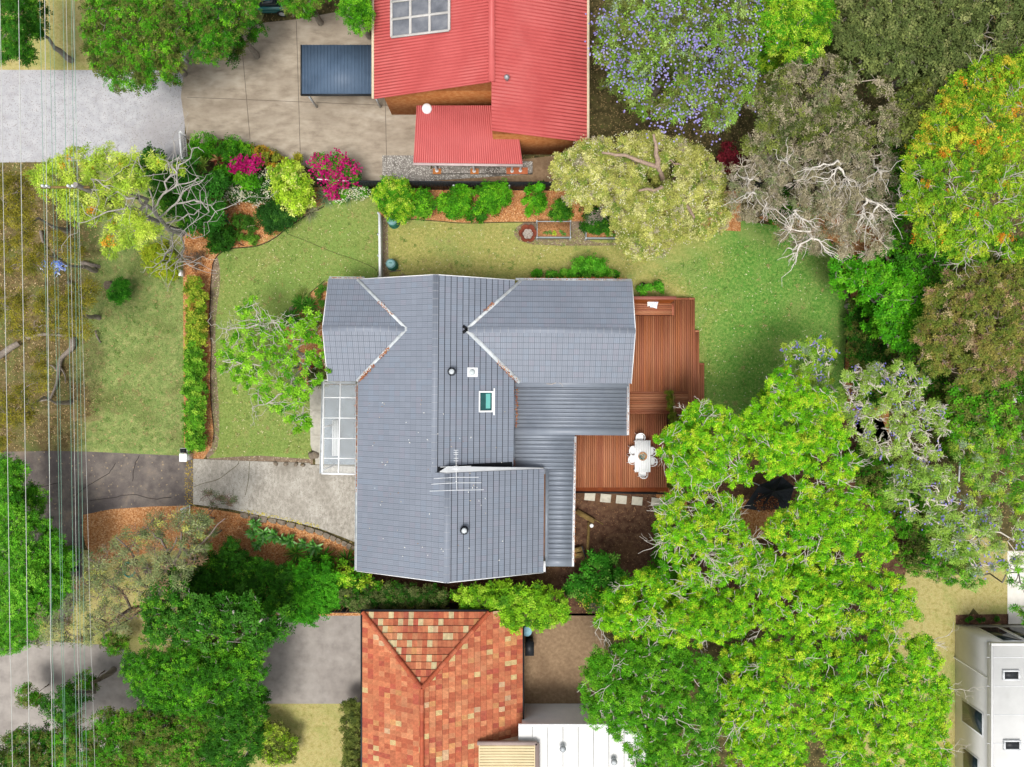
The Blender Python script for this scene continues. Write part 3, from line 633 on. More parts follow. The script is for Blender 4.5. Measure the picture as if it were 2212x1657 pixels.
def gutter(a, b, m=m_gal):
    mb = MB(); a, b = np.array(a, float), np.array(b, float); d = unit(b - a); s_ = np.array([-d[1], d[0], 0])
    for k_, hh in ((-.05, .11), (.05, .09)): mb.bar(a + s_ * k_, b + s_ * k_, .02, hh)
    mb.bar(a - np.array([0, 0, .05]), b - np.array([0, 0, .05]), .12, .01)
    n_ = int(np.linalg.norm(b - a) / 1.6)
    for i in range(1, n_): q = a + (b - a) * i / n_; mb.bar(q + s_ * .07, q - s_ * .07, .03, .10)
    return mb.build('gutter', m, house)
zg = ZE - .02
gutter((xgl, ywt + .10, zg), (xl + .3, ywt + .10, zg)); gutter((xv - .2, ywt + .10, zg), (xgr, ywt + .10, zg)); gutter((xgl, ywb - .10, zg), (xl - .2, ywb - .10, zg))
gutter((xl - .09, ywb - .2, zg), (xl - .09, yb, zg)); gutter((xr2 + .09, yb, zg), (xr2 + .09, -10.6, zg), m_white)
def barge(a, b, m=m_white):
    mb = MB(); mb.bar(np.array(a, float), np.array(b, float), .035, .2); return mb.build('barge_board', m, house)
for (a, b) in (((xl, yt + .03, ZE - .08), (xru, yt + .03, zru - .08)), ((xru, yt + .03, zru - .08), (xr, yt + .03, zur - .08)), ((xl, yb - .03, ZE - .08), (xrl, yb - .03, zrl - .08)), ((xrl, yb - .03, zrl - .08), (xr2, yb - .03, ZE - .08)),
               ((xgl - .03, ywt, ZE - .08), (xgl - .03, yw, zw - .08)), ((xgl - .03, ywb, ZE - .08), (xgl - .03, yw, zw - .08)), ((xgr + .03, ywt, ZE - .08), (xgr + .03, yw, zw - .08)), ((xgr + .03, ywb, ZE - .08), (xgr + .03, yw, zw - .08))): barge(a, b)
# the step where the taller end of the roof rises over the other: white sloping fascia, dark wall below
sf = MB(); za = lambda x: zrl - (x - xrl) * TANP
xs0, xs1 = xrl - .45, xr2 - .02
for (xa_, xb2) in ((xs0, xrl), (xrl, xs1)):
    z0_, z1_ = (zrl - abs(xa_ - xrl) * TANP), (zrl - abs(xb2 - xrl) * TANP)
    t0, t1 = (.04, .34) if xb2 == xrl else (.34, .03)
    sf.add([(xa_, ys + .02, z0_ + .07), (xb2, ys + .02, z1_ + .07), (xb2, ys + .02 + t1, z1_ - .10), (xa_, ys + .02 + t0, z0_ - .10)], [(0, 3, 2, 1)])
    sf.add([(xa_, ys + .02 + t0, z0_ - .10), (xb2, ys + .02 + t1, z1_ - .10), (xb2, ys + .02 + t1, z1_ - .20), (xa_, ys + .02 + t0, z0_ - .20)], [(0, 3, 2, 1)])
sf.build('step_fascia', m_white, house)
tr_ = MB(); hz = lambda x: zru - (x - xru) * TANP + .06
tr_.add([(xru + .1, ys + .07, hz(xru + .1)), (xr - .05, ys + .07, hz(xr - .05)), (xr - .05, ys + .42, hz(xr - .05)), (-2.0, ys + .40, hz(-2.0)), (xru + .2, ys + .30, hz(xru + .2))], [(0, 1, 2, 3, 4)]); tr_.build('step_shadow_strip', m_under, roof)  # near-black strip over the tiles: the roof step's shadow put in as colour
sw_ = MB(); sw_.add([(xru + .1, ys + .06, zru - .2), (xr2, ys + .06, ZE - .4), (xr2, ys + .06, ZE - .1), (xrl, ys + .06, zrl - .1), (xru + .1, ys + .06, za(xrl) - .35)], [(0, 1, 2, 3, 4)]); sw_.build('step_wall', m_black, house)
# walls
wl = MB(); zt = ZE - .1
wl.box(xl + .5, yb + .35, 0, xr - .05, yt - .35, zt); wl.box(xgl + .5, ywb + .4, 0, xl + .5, ywt - .45, zt - .01); wl.box(xr - .05, ywb + .4, 0, xgr - .5, ywt - .45, zt - .02)
wl.box(xr - .05, yb + .36, 0, xr2 - .4, ys - .3, zt - .03)
for x_, y0_, y1_ in ((xgl + .5, ywb + .4, ywt - .45), (xgr - .5, ywb + .4, ywt - .45)):
    wl.add([(x_, y0_, zt), (x_, y1_, zt), (x_, yw, zw - .12)], [(0, 1, 2)])
for y_, xm, zz, x0_, x1_ in ((yt - .35, xru, zru, xl + .5, xr - .1), (yb + .35, xrl, zrl, xl + .5, xr2 - .4)):
    wl.add([(x0_, y_, zt), (x1_, y_, zt), (xm, y_, zz - .15)], [(0, 1, 2)])
wl.build('wall', m_brick, house)
def window(x0, x1, y0, y1, z0, z1, nm='window'):
    f = MB(); p = MB(); t = .06
    if abs(x1 - x0) < abs(y1 - y0):
        for (a, b) in ((y0, y0 + t), (y1 - t, y1), ((y0 + y1) / 2 - t / 2, (y0 + y1) / 2 + t / 2)): f.box(x0, a, z0, x1, b, z1)
        for (a, b) in ((z0, z0 + t), (z1 - t, z1)): f.box(x0 + .003, y0 + .003, a, x1 + .003, y1 - .003, b)
        p.box(x0 + .02, y0 + t, z0 + t, x1 - .02, y1 - t, z1 - t)
    else:
        for (a, b) in ((x0, x0 + t), (x1 - t, x1), ((x0 + x1) / 2 - t / 2, (x0 + x1) / 2 + t / 2)): f.box(a, y0, z0, b, y1, z1)
        for (a, b) in ((z0, z0 + t), (z1 - t, z1)): f.box(x0 + .003, y0 + .003, a, x1 - .003, y1 + .003, b)
        p.box(x0 + t, y0 + .02, z0 + t, x1 - t, y1 - .02, z1 - t)
    o = f.build(nm, m_white, house); p.build('pane', m_glass, o); return o
window(xgl + .42, xgl + .52, 1.6, 4.6, 1.0, 2.4); window(xgr - .52, xgr - .42, 1.4, 4.9, .5, 2.6); window(-7.5, -5.4, yt - .4, yt - .3, 1.2, 2.4); window(2.2, 4.4, ywt - .5, ywt - .4, 1.2, 2.4)
window(-7.8, -5.4, yb + .28, yb + .38, 1.1, 2.4); window(-2.6, -.6, yb + .28, yb + .38, 1.1, 2.4); window(xl + .42, xl + .52, -9.8, -7.2, 1.0, 2.4)
# ribbed flat annex
zm = 2.78
def U(px, py, z=zm): return tuple(P(px, py, z)[:2])
an = MB(); an.prism([U(1108, 821), U(1356, 821), U(1354, 937), U(1241, 937), U(1237, 1221), U(1181, 1221), U(1181, 1023), U(1108, 1023)], zm - .16, zm - .09)
annex = an.build('annex_roof', m_steel, house)
rs, pn_ = MB(), MB()
def pan(px0, py0, px1, py1, d0=0.0, d1=0.0):
    (x0, y1), (x1, y0) = U(px0, py0), U(px1, py1); pn_.box(x0, y0 + d1, zm - .085, x1, y1 - d0, zm + RNG.uniform(-.002, .002))
def ribs(x0, x1, y0, y1, n_):
    for i in range(n_):
        y = y0 + (y1 - y0) * i / (n_ - 1); a, b = U(x0, y), U(x1, y)
        rs.bar((*a, zm - .035), (*b, zm - .035), .06, .10)
        if i < n_ - 1: pan(x0, y, x1, y + (y1 - y0) / (n_ - 1), .064, .031)
ribs(1114, 1353, 837, 920, 11); ribs(1113, 1239, 948, 1004, 7); ribs(1187, 1237, 1014, 1202, 19)
for q in ((1107,820,1357,835), (1107,835.3,1113.4,921.7), (1353.6,835.3,1356.6,921.7), (1107,922,1355.5,938), (1107,938.3,1242,946), (1107,946.3,1112.4,1005.4), (1239.5,946.3,1242,1005.4), (1107,1005.7,1241,1011.7), (1180,1012,1186.4,1203), (1237.5,1012,1239.5,1203), (1180,1203.3,1238.5,1222)): pan(*q)
rs.build('rib', m_steel, annex); pn_.build('pans', m_steel, annex)
fl = MB()
fl.bar((*U(1109, 822), zm + .03), (*U(1109, 1022), zm + .03), .10, .05); fl.bar((*U(1107, 826), zm + .05), (*U(1355, 826), zm + .05), .34, .03); fl.bar((*U(1182, 1012), zm + .01), (*U(1182, 1220), zm + .01), .16, .03)
fl.build('flashing', m_steel, annex)
gutter((*U(1356.5, 822), zm - .01), (*U(1356.5, 937), zm - .01), m_white); gutter((*U(1243, 941), zm - .01), (*U(1240, 1222), zm - .01), m_white)
aw = MB(); aw.box(xr - .05, U(0, 935)[1], 0, U(1352, 0)[0] - .3, ywb + .4, zm - .13); aw.box(xr2 - .4, U(0, 1215)[1] + .2, 0, U(1236, 0)[0] - .2, U(0, 935)[1], zm - .14); aw.build('annex_wall', m_brick, house)
# things built into the roof
def zroof(x, y): return zru - (x - xru) * TANP if y > ys else zrl - (x - xrl) * TANP
def on_roof(px, py):
    z = 4.3
    for _ in range(6): p = P(px, py, z); z = zroof(p[0], p[1])
    return P(px, py, z)
def whirly(px, py):
    p = on_roof(px, py); mb = MB(); z = p[2]
    mb.lathe([(.16, z - .1), (.16, z + .16)], p[0], p[1], 16)
    b = mb.build('vent_base', m_black, house)
    q = MB(); n_ = 22
    for i in range(n_):
        a0 = i * 2 * math.pi / n_
        pts = [(r * math.cos(a0 + tw_), r * math.sin(a0 + tw_)) for r, tw_ in ((.17, 0), (.235, .16), (.235, .3), (.12, .42))]
        hz = [z + .16, z + .22, z + .32, z + .41]
        for j in range(3):
            a_, b2 = np.array([p[0] + pts[j][0], p[1] + pts[j][1], hz[j]]), np.array([p[0] + pts[j+1][0], p[1] + pts[j+1][1], hz[j+1]])
            q.bar(a_, b2, .012, .05)
    q.build('vent_fins', m_black, b)
    k_ = MB(); k_.lathe([(.155, z + .40), (.15, z + .425), (.06, z + .445), (.0, z + .45)], p[0], p[1], 20); k_.build('vent_cap', m_gal, b)
whirly(976, 803); whirly(1005.5, 1143)
p = on_roof(1020, 804); mb = MB()
q = [p + np.array([dx, dy, -dx * TANP + .07]) for dx, dy in ((-.29, -.27), (.29, -.27), (.29, .27), (-.29, .27))]
mb.add(q, [(0, 1, 2, 3)]); mb.add(q + [x - np.array([0, 0, .06]) for x in q], [(0, 4, 5, 1), (1, 5, 6, 2), (2, 6, 7, 3), (3, 7, 4, 0)]); hb = mb.build('flashing_plate', m_white, house)
mb = MB(); mb.lathe([(.19, p[2] + .02), (.18, p[2] + .14), (.11, p[2] + .22), (.0, p[2] + .25)], p[0] - .04, p[1], 20); mb.build('vent_dome', mat('milky_dome', ['#b9c4c4', '#c9d2d2'], 2, rough=.3, g=.85), hb, True)
p = on_roof(1050, 867); fr = MB(); pn = MB()
for (a0, a1, b0, b1) in ((-.42, -.35, -.62, .62), (.33, .42, -.62, .62), (-.35, .33, .53, .62), (-.35, .33, -.62, -.53)):
    q = [p + np.array([dx, dy, -dx * TANP + .14]) for dx, dy in ((a0, b0), (a1, b0), (a1, b1), (a0, b1))]
    fr.add(q, [(0, 1, 2, 3)]); fr.add(q + [x - np.array([0, 0, .14]) for x in q], [(0, 4, 5, 1), (1, 5, 6, 2), (2, 6, 7, 3), (3, 7, 4, 0)])
sk = fr.build('skylight', m_white, house)
def deckplane(a0, a1, b0, b1, h): return [p + np.array([dx, dy, -dx * TANP + h]) for dx, dy in ((a0, b0), (a1, b0), (a1, b1), (a0, b1))]
pn.add(deckplane(-.35, .33, -.53, .53, .10), [(0, 1, 2, 3)]); pn.build('pane', mat('teal_glass', ['#123c3c', '#1f5a58'], 1, rough=.08, spec=.6), sk)
mb = MB(); mb.add(deckplane(-.02, .24, -.40, .46, .104), [(0, 1, 2, 3)]); mb.build('blind', mat('teal_blind', ['#5fb0a8', '#74bfb6'], 2, rough=.4), sk)
mb = MB(); mb.add(deckplane(.42, .50, -.80, .78, .09), [(0, 1, 2, 3)]); mb.build('sill_flashing', m_white, sk)
# translucent verandah roof with white frame
zv = 2.72
fv = MB(); V = lambda a, b: np.array([*U(a, b, zv), zv])
xs_, ys_ = [(699, 697), (735, 732), (773, 769)], [824, 861, 905, 949, 992, 1024]
for (xt, xb2) in xs_: fv.bar(V(xt, 823), V(xb2, 1026), .06, .10)
for y in ys_[1:5]: fv.bar(V(700, y) + [0, 0, .004], V(771, y) + [0, 0, .004], .05, .09)
fv.bar(V(696, 1025), V(770, 1026), .10, .12); fv.bar(V(699, 823.5), V(773, 823.5), .06, .10)
vf = fv.build('verandah_frame', m_white, house)
m_poly = bpy.data.materials.new('polycarbonate'); m_poly.use_nodes = True; t_ = m_poly.node_tree
bs = t_.nodes['Principled BSDF']; bs.inputs['Base Color'].default_value = (.74, .76, .76, 1); bs.inputs['Roughness'].default_value = .25
trn = t_.nodes.new('ShaderNodeBsdfTransparent'); trn.inputs[0].default_value = (.93, .95, .95, 1); mxs = t_.nodes.new('ShaderNodeMixShader'); mxs.inputs[0].default_value = .24
t_.links.new(trn.outputs[0], mxs.inputs[1]); t_.links.new(bs.outputs[0], mxs.inputs[2]); t_.links.new(mxs.outputs[0], t_.nodes['Material Output'].inputs[0])
for i in range(len(ys_) - 1):
    for (a, b) in ((700, 734), (736, 771)):
        mb = MB(); y0, y1 = V(a, ys_[i + 1])[1], V(a, ys_[i])[1]; x0, x1 = V(a, 0)[0], V(b, 0)[0]; sh = (ys_[i] - 824) / 200 * -.08
        n_ = int((y1 - y0) / .038); yy = np.linspace(y0 + .03, y1 - .03, n_ * 2); zz = zv + .055 + .016 * np.where(np.arange(n_ * 2) % 2, 1, -1)
        v = [(x, y, z) for y, z in zip(yy, zz) for x in (x0 + sh, x1 + sh)]
        mb.add(v, [(2 * j, 2 * j + 1, 2 * j + 3, 2 * j + 2) for j in range(n_ * 2 - 1)]); mb.build('roof_sheet', m_poly, vf)
gutter(V(697, 823), V(693.5, 1025), m_gal)
for y in (830, 925, 1018):
    mb = MB(); q = V(698, y); mb.bar((q[0], q[1], 0), (q[0], q[1], zv - .06), .09, .09); mb.build('verandah_post', m_white, house)
fl2 = MB(); fl2.prism(XY([(704,834),(790,834),(790,1004),(704,1004)]), 0, .36); fl2.build('verandah_floor', mat('slate_tile_floor', ['#5f6b76', '#71808c', '#82909b'], 2, rough=.6, g=.8), house)
house.rotation_euler = (0, 0, -math.radians(.45))

tg = thing('entry_bench', 'white bench seen through the translucent sheets of the verandah roof', 'bench', P(724, 945, .36))
mb = MB()
for i in range(4): a, b = P(719 + i * 3.4, 908, .80), P(719 + i * 3.4, 985, .80); mb.bar(a, b, .08, .03)
mb.build('seat', m_white, tg)
for (a, b) in ((719, 912), (729, 912), (719, 981), (729, 981)): mb = MB(); mb.bar(P(a, b, .36), P(a, b, .785), .05, .05); mb.build('leg', m_white, tg)

# litter and odd things on the roof
def roof_litter(line, n_, wd, label, z0=.09, pal=None):
    mb = MB(); q = np.array(line, float); m = len(q) - 1
    t = RNG.random(n_) * m; i = t.astype(int).clip(0, m - 1); f = (t - i)[:, None]; pos = q[i] * (1 - f) + q[i + 1] * f + RNG.normal(0, 1, (n_, 3)) * np.array([wd, wd, .01]) + [0, 0, z0]
    th = RNG.uniform(0, 6.28, n_); d = unit(np.stack([np.cos(th), np.sin(th), RNG.uniform(-.1, .4, n_)], 1))
    leaf_quads(pos, d, np.array([0, 0, 1.0]) + RNG.normal(0, .3, (n_, 3)), np.full(n_, .10), np.full(n_, .035), 0, pick(pal or [('#8a4a26', 3), ('#a9632f', 3), ('#5f3018', 2), ('#c99352', 1)], n_), mb)
    return tag(mb.build('leaf_litter', LITTER), label, 'leaf litter', None, 'stuff')
def lerp(a, b, t): return tuple(np.array(a) + (np.array(b) - np.array(a)) * t)
vs = [((xl, ywt, ZE), (xa, yw, zw)), ((xl, ywb, ZE), (xa, yw, zw)), ((xv, ywt, ZE), (xb_, yw, zw)), ((xv, ywb, ZE), (xb_, yw, zw))]
roof_litter([lerp(*vs[0], .42), lerp(*vs[0], .72)], 70, .03, 'brown leaves caught in the front upper roof valley')
roof_litter([lerp(*vs[1], .02), lerp(*vs[1], .34)], 170, .04, 'brown leaves filling the valley above the verandah')
roof_litter([lerp(*vs[1], .46), lerp(*vs[1], .66)], 100, .035, 'brown leaves midway up the valley above the verandah')
roof_litter([lerp(*vs[2], .48), lerp(*vs[2], .64)], 90, .035, 'brown leaves in the valley beside the garden side gutter')
roof_litter([lerp(*vs[3], .02), lerp(*vs[3], .40)], 260, .05, 'rusty leaves packed in the valley above the ribbed annex')
roof_litter([(*U(1106, 824), 2.95), (*U(1108, 850), 2.86)], 90, .05, 'rusty leaves heaped at the foot of the annex valley', .03)
roof_litter([(*U(1098, 1012), 2.98), (*U(1104, 994), 2.92), (*U(1106, 1008), 2.92)], 190, .10, 'pile of orange leaves in the corner below the roof step', .05)
roof_litter([(xl - .09, ywb - .2, zg - .04), (xl - .09, -6.5, zg - .04)], 520, .03, 'line of brown leaves in gutter beside the verandah roof', .02)
roof_litter([(xgl + .2, ywt + .1, zg - .04), (xl + .2, ywt + .1, zg - .04)], 160, .03, 'leaf litter in front gable gutter', .02)
roof_litter([(xv + .4, ywt + .1, zg - .04), (xgr - .2, ywt + .1, zg - .04)], 240, .03, 'leaf litter in the long gutter facing the side lawn', .02)
roof_litter([(*U(1243, 945), zm - .03), (*U(1240, 1215), zm - .03)], 260, .025, 'leaf litter in white annex gutter beside the lower deck', .02)
roof_litter([(*U(1356, 826), zm - .03), (*U(1356, 935), zm - .03)], 90, .025, 'leaf litter in white annex gutter beside the upper deck', .02)
roof_litter([(*U(1116, 838), zm), (*U(1116, 922), zm)], 110, .035, 'small leaf clumps at the ends of the annex ribs', .03)
mb = MB(); tq = [(1180,829),(1192,830),(1203,826),(1212,822),(1222,817)]
mb.tube([(*U(a, b), zm + .09) for a, b in tq], [.012, .016, .02, .018, .01], 5, c('#c9b8a4')); mb.tube([(*U(1203, 826), zm + .1), (*U(1212, 829), zm + .09), (*U(1216, 835), zm + .05)], .009, 4, c('#c9b8a4')); mb.tube([(*U(1210, 823), zm + .1), (*U(1219, 823), zm + .11), (*U(1224, 820), zm + .05)], .008, 4, c('#c9b8a4'))
tag(mb.build('fallen_twig', BARK), 'pale forked twig lying on the annex flashing', 'twig')
spm = MB(); n_ = 110; sx_, sy_ = RNG.uniform(xl + .3, xr - .4, n_), RNG.uniform(yb + .5, yt - .4, n_)
ok = ~((sy_ > ywb - .3) & ((sx_ < xa + .3) | (sx_ > xb_ - 2.6)))
sx_, sy_ = sx_[ok], sy_[ok]; sz_ = np.array([(ZE + (x - xl) * TANP if x < (xru if y > ys else xrl) else zroof(x, y)) for x, y in zip(sx_, sy_)]) + .075
th = RNG.uniform(0, 6.28, len(sx_)); leaf_quads(np.stack([sx_, sy_, sz_], 1), np.stack([np.cos(th), np.sin(th), th * 0], 1), np.broadcast_to(np.array([0, 0, 1.0]), (len(sx_), 3)), RNG.uniform(.05, .13, len(sx_)), np.full(len(sx_), .04), 0, pick([('#e4e2da', 3), ('#b9a98c', 2), ('#8a6a4a', 1)], len(sx_)), spm)
tag(spm.build('leaf_litter', LITTER), 'scattered pale specks and stray leaves on the grey tiles', 'leaf litter', None, 'stuff')
# tv antenna
za_ = 6.6; ap = on_roof(984, 1022)
ant = thing('antenna', 'white television antenna with long and short rods at the roof step', 'antenna', ap)
m_alu = mat('aluminium', ['#d8dcdf', '#eceeef'], 3, rough=.35, g=.9)
A = lambda x, y, z=za_: P(x, y, z)
mb = MB(); mb.tube([ap + [0, 0, -.4], A(985, 1040, 6.75)], .022, 8); mb.build('mast', m_alu, ant)
mb = MB(); mb.tube([A(985, 972), A(985.5, 1018)], .014, 6); mb.tube([A(985.5, 1018), A(987, 1060)], .014, 6); mb.build('boom', m_alu, ant)
for (x0, y0, x1, y1) in ((951,1009,979,1008),(991,1008,1018,1007),(937,1034,986,1031),(987,1031,1034,1031),(932,1046,985,1043),(988,1043,1040,1043),(928,1061,986,1059),(987,1059,1045,1058)):
    mb = MB(); mb.tube([A(x0, y0), A(x1, y1)], .014, 6); mb.build('long_rod', m_alu, ant)
for y in (972.5, 977.5, 981.5, 990, 995.5, 1007, 1011.5, 1014):
    mb = MB(); hw = 5 if y < 1008 else 9; mb.tube([A(985 - hw, y), A(985 + hw, y)], .012, 5); mb.build('short_rod', m_alu, ant)
mb = MB(); th = np.linspace(0, 2 * np.pi, 15); mb.tube([A(985 + 3.2 * math.cos(t), 1013 + 4.5 * math.sin(t), za_ + .02) for t in th], .011, 5, cap=False); mb.build('dipole_loop', m_alu, ant)
# ------------------------------------------------------------------ timber deck
m_deck = mat('deck_timber', attr=True, scale=2.2, detail=10, rough=.6, bump=.25, bscale=40, var=.3, stretch=(1, .12, 1))
m_deckx = mat('deck_timber_cross', attr=True, scale=2.2, detail=10, rough=.6, bump=.25, bscale=40, var=.3, stretch=(.12, 1, 1))
m_fascia = mat('deck_fascia', ['#6b2f12', '#8a4218'], 3, rough=.7, bump=.2, g=.8)
DK = [('#a86a4a', 4), ('#ae7250', 4), ('#a06246', 3), ('#b57a58', 2), ('#ae6c46', 2)]
deck = thing('timber_deck', 'reddish brown stained timber deck on two levels wrapping the annex', 'deck', P(1400, 900))
def boards(mb, x0, y0, x1, y1, z, along='y', wd=.135, gap=.028, th=.03, pal=DK, k=.8):
    if along == 'y':
        n_ = max(1, int(round((x1 - x0) / wd))); w_ = (x1 - x0) / n_
        for i in range(n_): mb.box(x0 + i * w_ + gap / 2, y0, z - th, x0 + (i + 1) * w_ - gap / 2, y1, z, pick(pal, 1)[0] * k * RNG.uniform(.96, 1.05))
    else:
        n_ = max(1, int(round((y1 - y0) / wd))); w_ = (y1 - y0) / n_
        for i in range(n_): mb.box(x0, y0 + i * w_ + gap / 2, z - th, x1, y0 + (i + 1) * w_ - gap / 2, z, pick(pal, 1)[0] * k * RNG.uniform(.96, 1.05))
def D(px, py, z): return P(px, py, z)[:2]
def platform(name, px0, py0, px1, py1, z, along, border=True, m=None):
    (x0, y1), (x1, y0) = D(px0, py0, z), D(px1, py1, z); mb = MB(); b = .12 if border else 0
    if border:
        for (a0, b0, a1, b1) in ((x0, y1 - b, x1, y1), (x1 - b, y0, x1, y1 - b - .012)): mb.box(a0, b0, z - .031, a1, b1, z + .001, pick(DK, 1)[0] * .82)
        boards(mb, x0, y0, x1 - b - .012, y1 - b - .012, z, along)
    else: boards(mb, x0, y0, x1, y1, z, along)
    o = mb.build(name, m or (m_deck if along == 'y' else m_deckx), deck)
    f = MB(); f.box(x0 + .02, y0 + .02, .0, x1 - .02, y1 - .02, z - .034); f.build('fascia', m_fascia, o)
platform('upper_platform', 1345, 643, 1487, 846, .62, 'y')
platform('step', 1486, 643, 1501, 893, .46, 'y')
platform('step', 1500, 713, 1510.5, 893, .31, 'y')
platform('step', 1509.5, 784, 1521.5, 890, .16, 'y')
platform('step', 1345, 845, 1487, 861, .54, 'x', False); platform('step', 1345, 860, 1487, 877, .46, 'x', False); platform('step', 1345, 876, 1487, 894, .38, 'x', False)
platform('lower_platform', 1225, 893, 1441, 1053, .30, 'y', False)
# low timber kerb along the lower edge
mb = MB(); (x0, y1), (x1, y0) = D(1228, 1052, .30), D(1442, 1062, .0)
mb.add([(x0, y1, .28), (x1, y1, .28), (x1, y0, .02), (x0, y0, .02)], [(0, 3, 2, 1)]); mb.build('edge_board', m_fascia, deck)
mb = MB(); mb.bar(P(1228, 1063, .05), P(1446, 1066, .05), .10, .12); mb.build('plinth', m_black, deck)
# built-in bench with tall back
mb = MB(); zb = 1.05
for i in range(6):
    (x0, y1), (x1, y0) = D(1345, 655.5 + i * 4.1, zb), D(1454, 659.2 + i * 4.1, zb); mb.box(x0, y0, zb - .035, x1 - (.0), y1, zb, pick(DK, 1)[0] * .82)
bn = mb.build('bench_seat', m_deckx, deck)
(x0, y1), (x1, y0) = D(1345, 655, zb), D(1456, 681, zb)
mb = MB(); mb.box(x1 - .13, y0 - .003, zb - .04, x1, y1, zb + .003, c('#a8644a') * .8); mb.box(x0, y0 + .02, .63, x1 - .03, y0 + .05, zb - .04, c('#6b3520')); mb.box(x1 - .06, y0 + .02, .63, x1 - .03, y1 - .02, zb - .041, c('#6b3520')); mb.build('bench_frame', m_deckx, deck)
zbk = 1.75; (xa2, yk1), (xb3, yk0) = D(1345, 640, zbk), D(1461, 647, zbk)
mb = MB(); mb.box(xa2, yk0, zbk - .04, xb3, yk1, zbk, c('#a9685a') * .85); mb.build('bench_cap', m_deckx, deck)
mb = MB(); yy0, yy1 = D(0, 655.3, zb)[1], yk0 + .03
for i in range(4):
    f0, f1 = i / 4, (i + 1) / 4 - .02
    mb.add([(xa2, yy0 + (yy1 - yy0) * f0, zb + (zbk - .05 - zb) * f0), (xb3 - .2 + .15 * f0, yy0 + (yy1 - yy0) * f0, zb + (zbk - .05 - zb) * f0), (xb3 - .2 + .15 * f1, yy0 + (yy1 - yy0) * f1, zb + (zbk - .05 - zb) * f1), (xa2, yy0 + (yy1 - yy0) * f1, zb + (zbk - .05 - zb) * f1)], [(0, 1, 2, 3)], c('#8e4a1e'))
mb.box(xa2, yk1 - .06, .0, xb3 - .1, yk1 - .02, zbk - .042, c('#8e4a1e')); mb.build('bench_back', m_deckx, deck)

def cushion(loc, rz, label, m, s=.46):
    n_ = 10; v = []; f = []
    g_ = np.linspace(-1, 1, n_)
    for sg_ in (1, -1):
        for a in g_:
            for b in g_:
                e = (1 - a ** 4) * (1 - b ** 4); pin = 1 - .10 * (1 - abs(a * b)) * max(abs(a), abs(b)) ** 3
                v.append((a * s / 2 * pin, b * s / 2 * pin, sg_ * .075 * e ** .6))
    for q in (0, n_ * n_):
        for i in range(n_ - 1):
            for j in range(n_ - 1):
                t = [q + i * n_ + j, q + (i + 1) * n_ + j, q + (i + 1) * n_ + j + 1, q + i * n_ + j + 1]; f.append(t if q == 0 else t[::-1])
    R_ = Matrix.Rotation(rz, 3, 'Z') @ Matrix.Rotation(.25, 3, 'X')
    vv = np.array([R_ @ Vector(x) for x in v]) + np.asarray(loc)
    mb = MB(); mb.add(vv, f); return tag(mb.build('cushion', m, None, True), label, 'cushion', 'cushions on the deck bench')
m_cush = mat('plain_cushion', ['#e3dfd6', '#f0ede6'], 3, rough=.9, g=.95)
m_cush2 = mat('patterned_cushion', ['#e6e9ee', '#f1f3f6'], 3, rough=.9, g=.95, patches=(('#8fa6cf', 9, .52, .56, .8),))
cushion(P(1405, 652.5, 1.20), .25, 'plain off white cushion on the deck bench, nearer the back board', m_cush); cushion(P(1413, 657.5, 1.18), -.2, 'white cushion with pale blue pattern lying on the deck bench', m_cush2)

# outdoor table and chairs
m_wp = mat('white_outdoor_paint', ['#f3f4f5', '#fbfbfb'], 2, rough=.4, g=.97)
zt_ = 1.05; zd = .30
tbl = thing('outdoor_table', 'long white slatted outdoor table with white chairs around it on the lower deck', 'table', P(1388, 987, zd))
(tx0, ty1), (tx1, ty0) = D(1371.3, 951.5, zt_), D(1405.3, 1020, zt_)
mb = MB(); n_ = 9
for i in range(n_): w_ = (tx1 - tx0) / n_; mb.box(tx0 + i * w_ + .004, ty0, zt_ - .03, tx0 + (i + 1) * w_ - .004, ty1, zt_)
mb.box(tx0 + .03, ty0 + .03, zt_ - .09, tx1 - .03, ty1 - .03, zt_ - .032); mb.build('tabletop', m_wp, tbl)
for (x, y) in ((tx0 + .08, ty0 + .08), (tx1 - .08, ty0 + .08), (tx0 + .08, ty1 - .08), (tx1 - .08, ty1 - .08)):
    mb = MB(); mb.box(x - .04, y - .04, zd, x + .04, y + .04, zt_ - .09); mb.build('leg', m_wp, tbl)
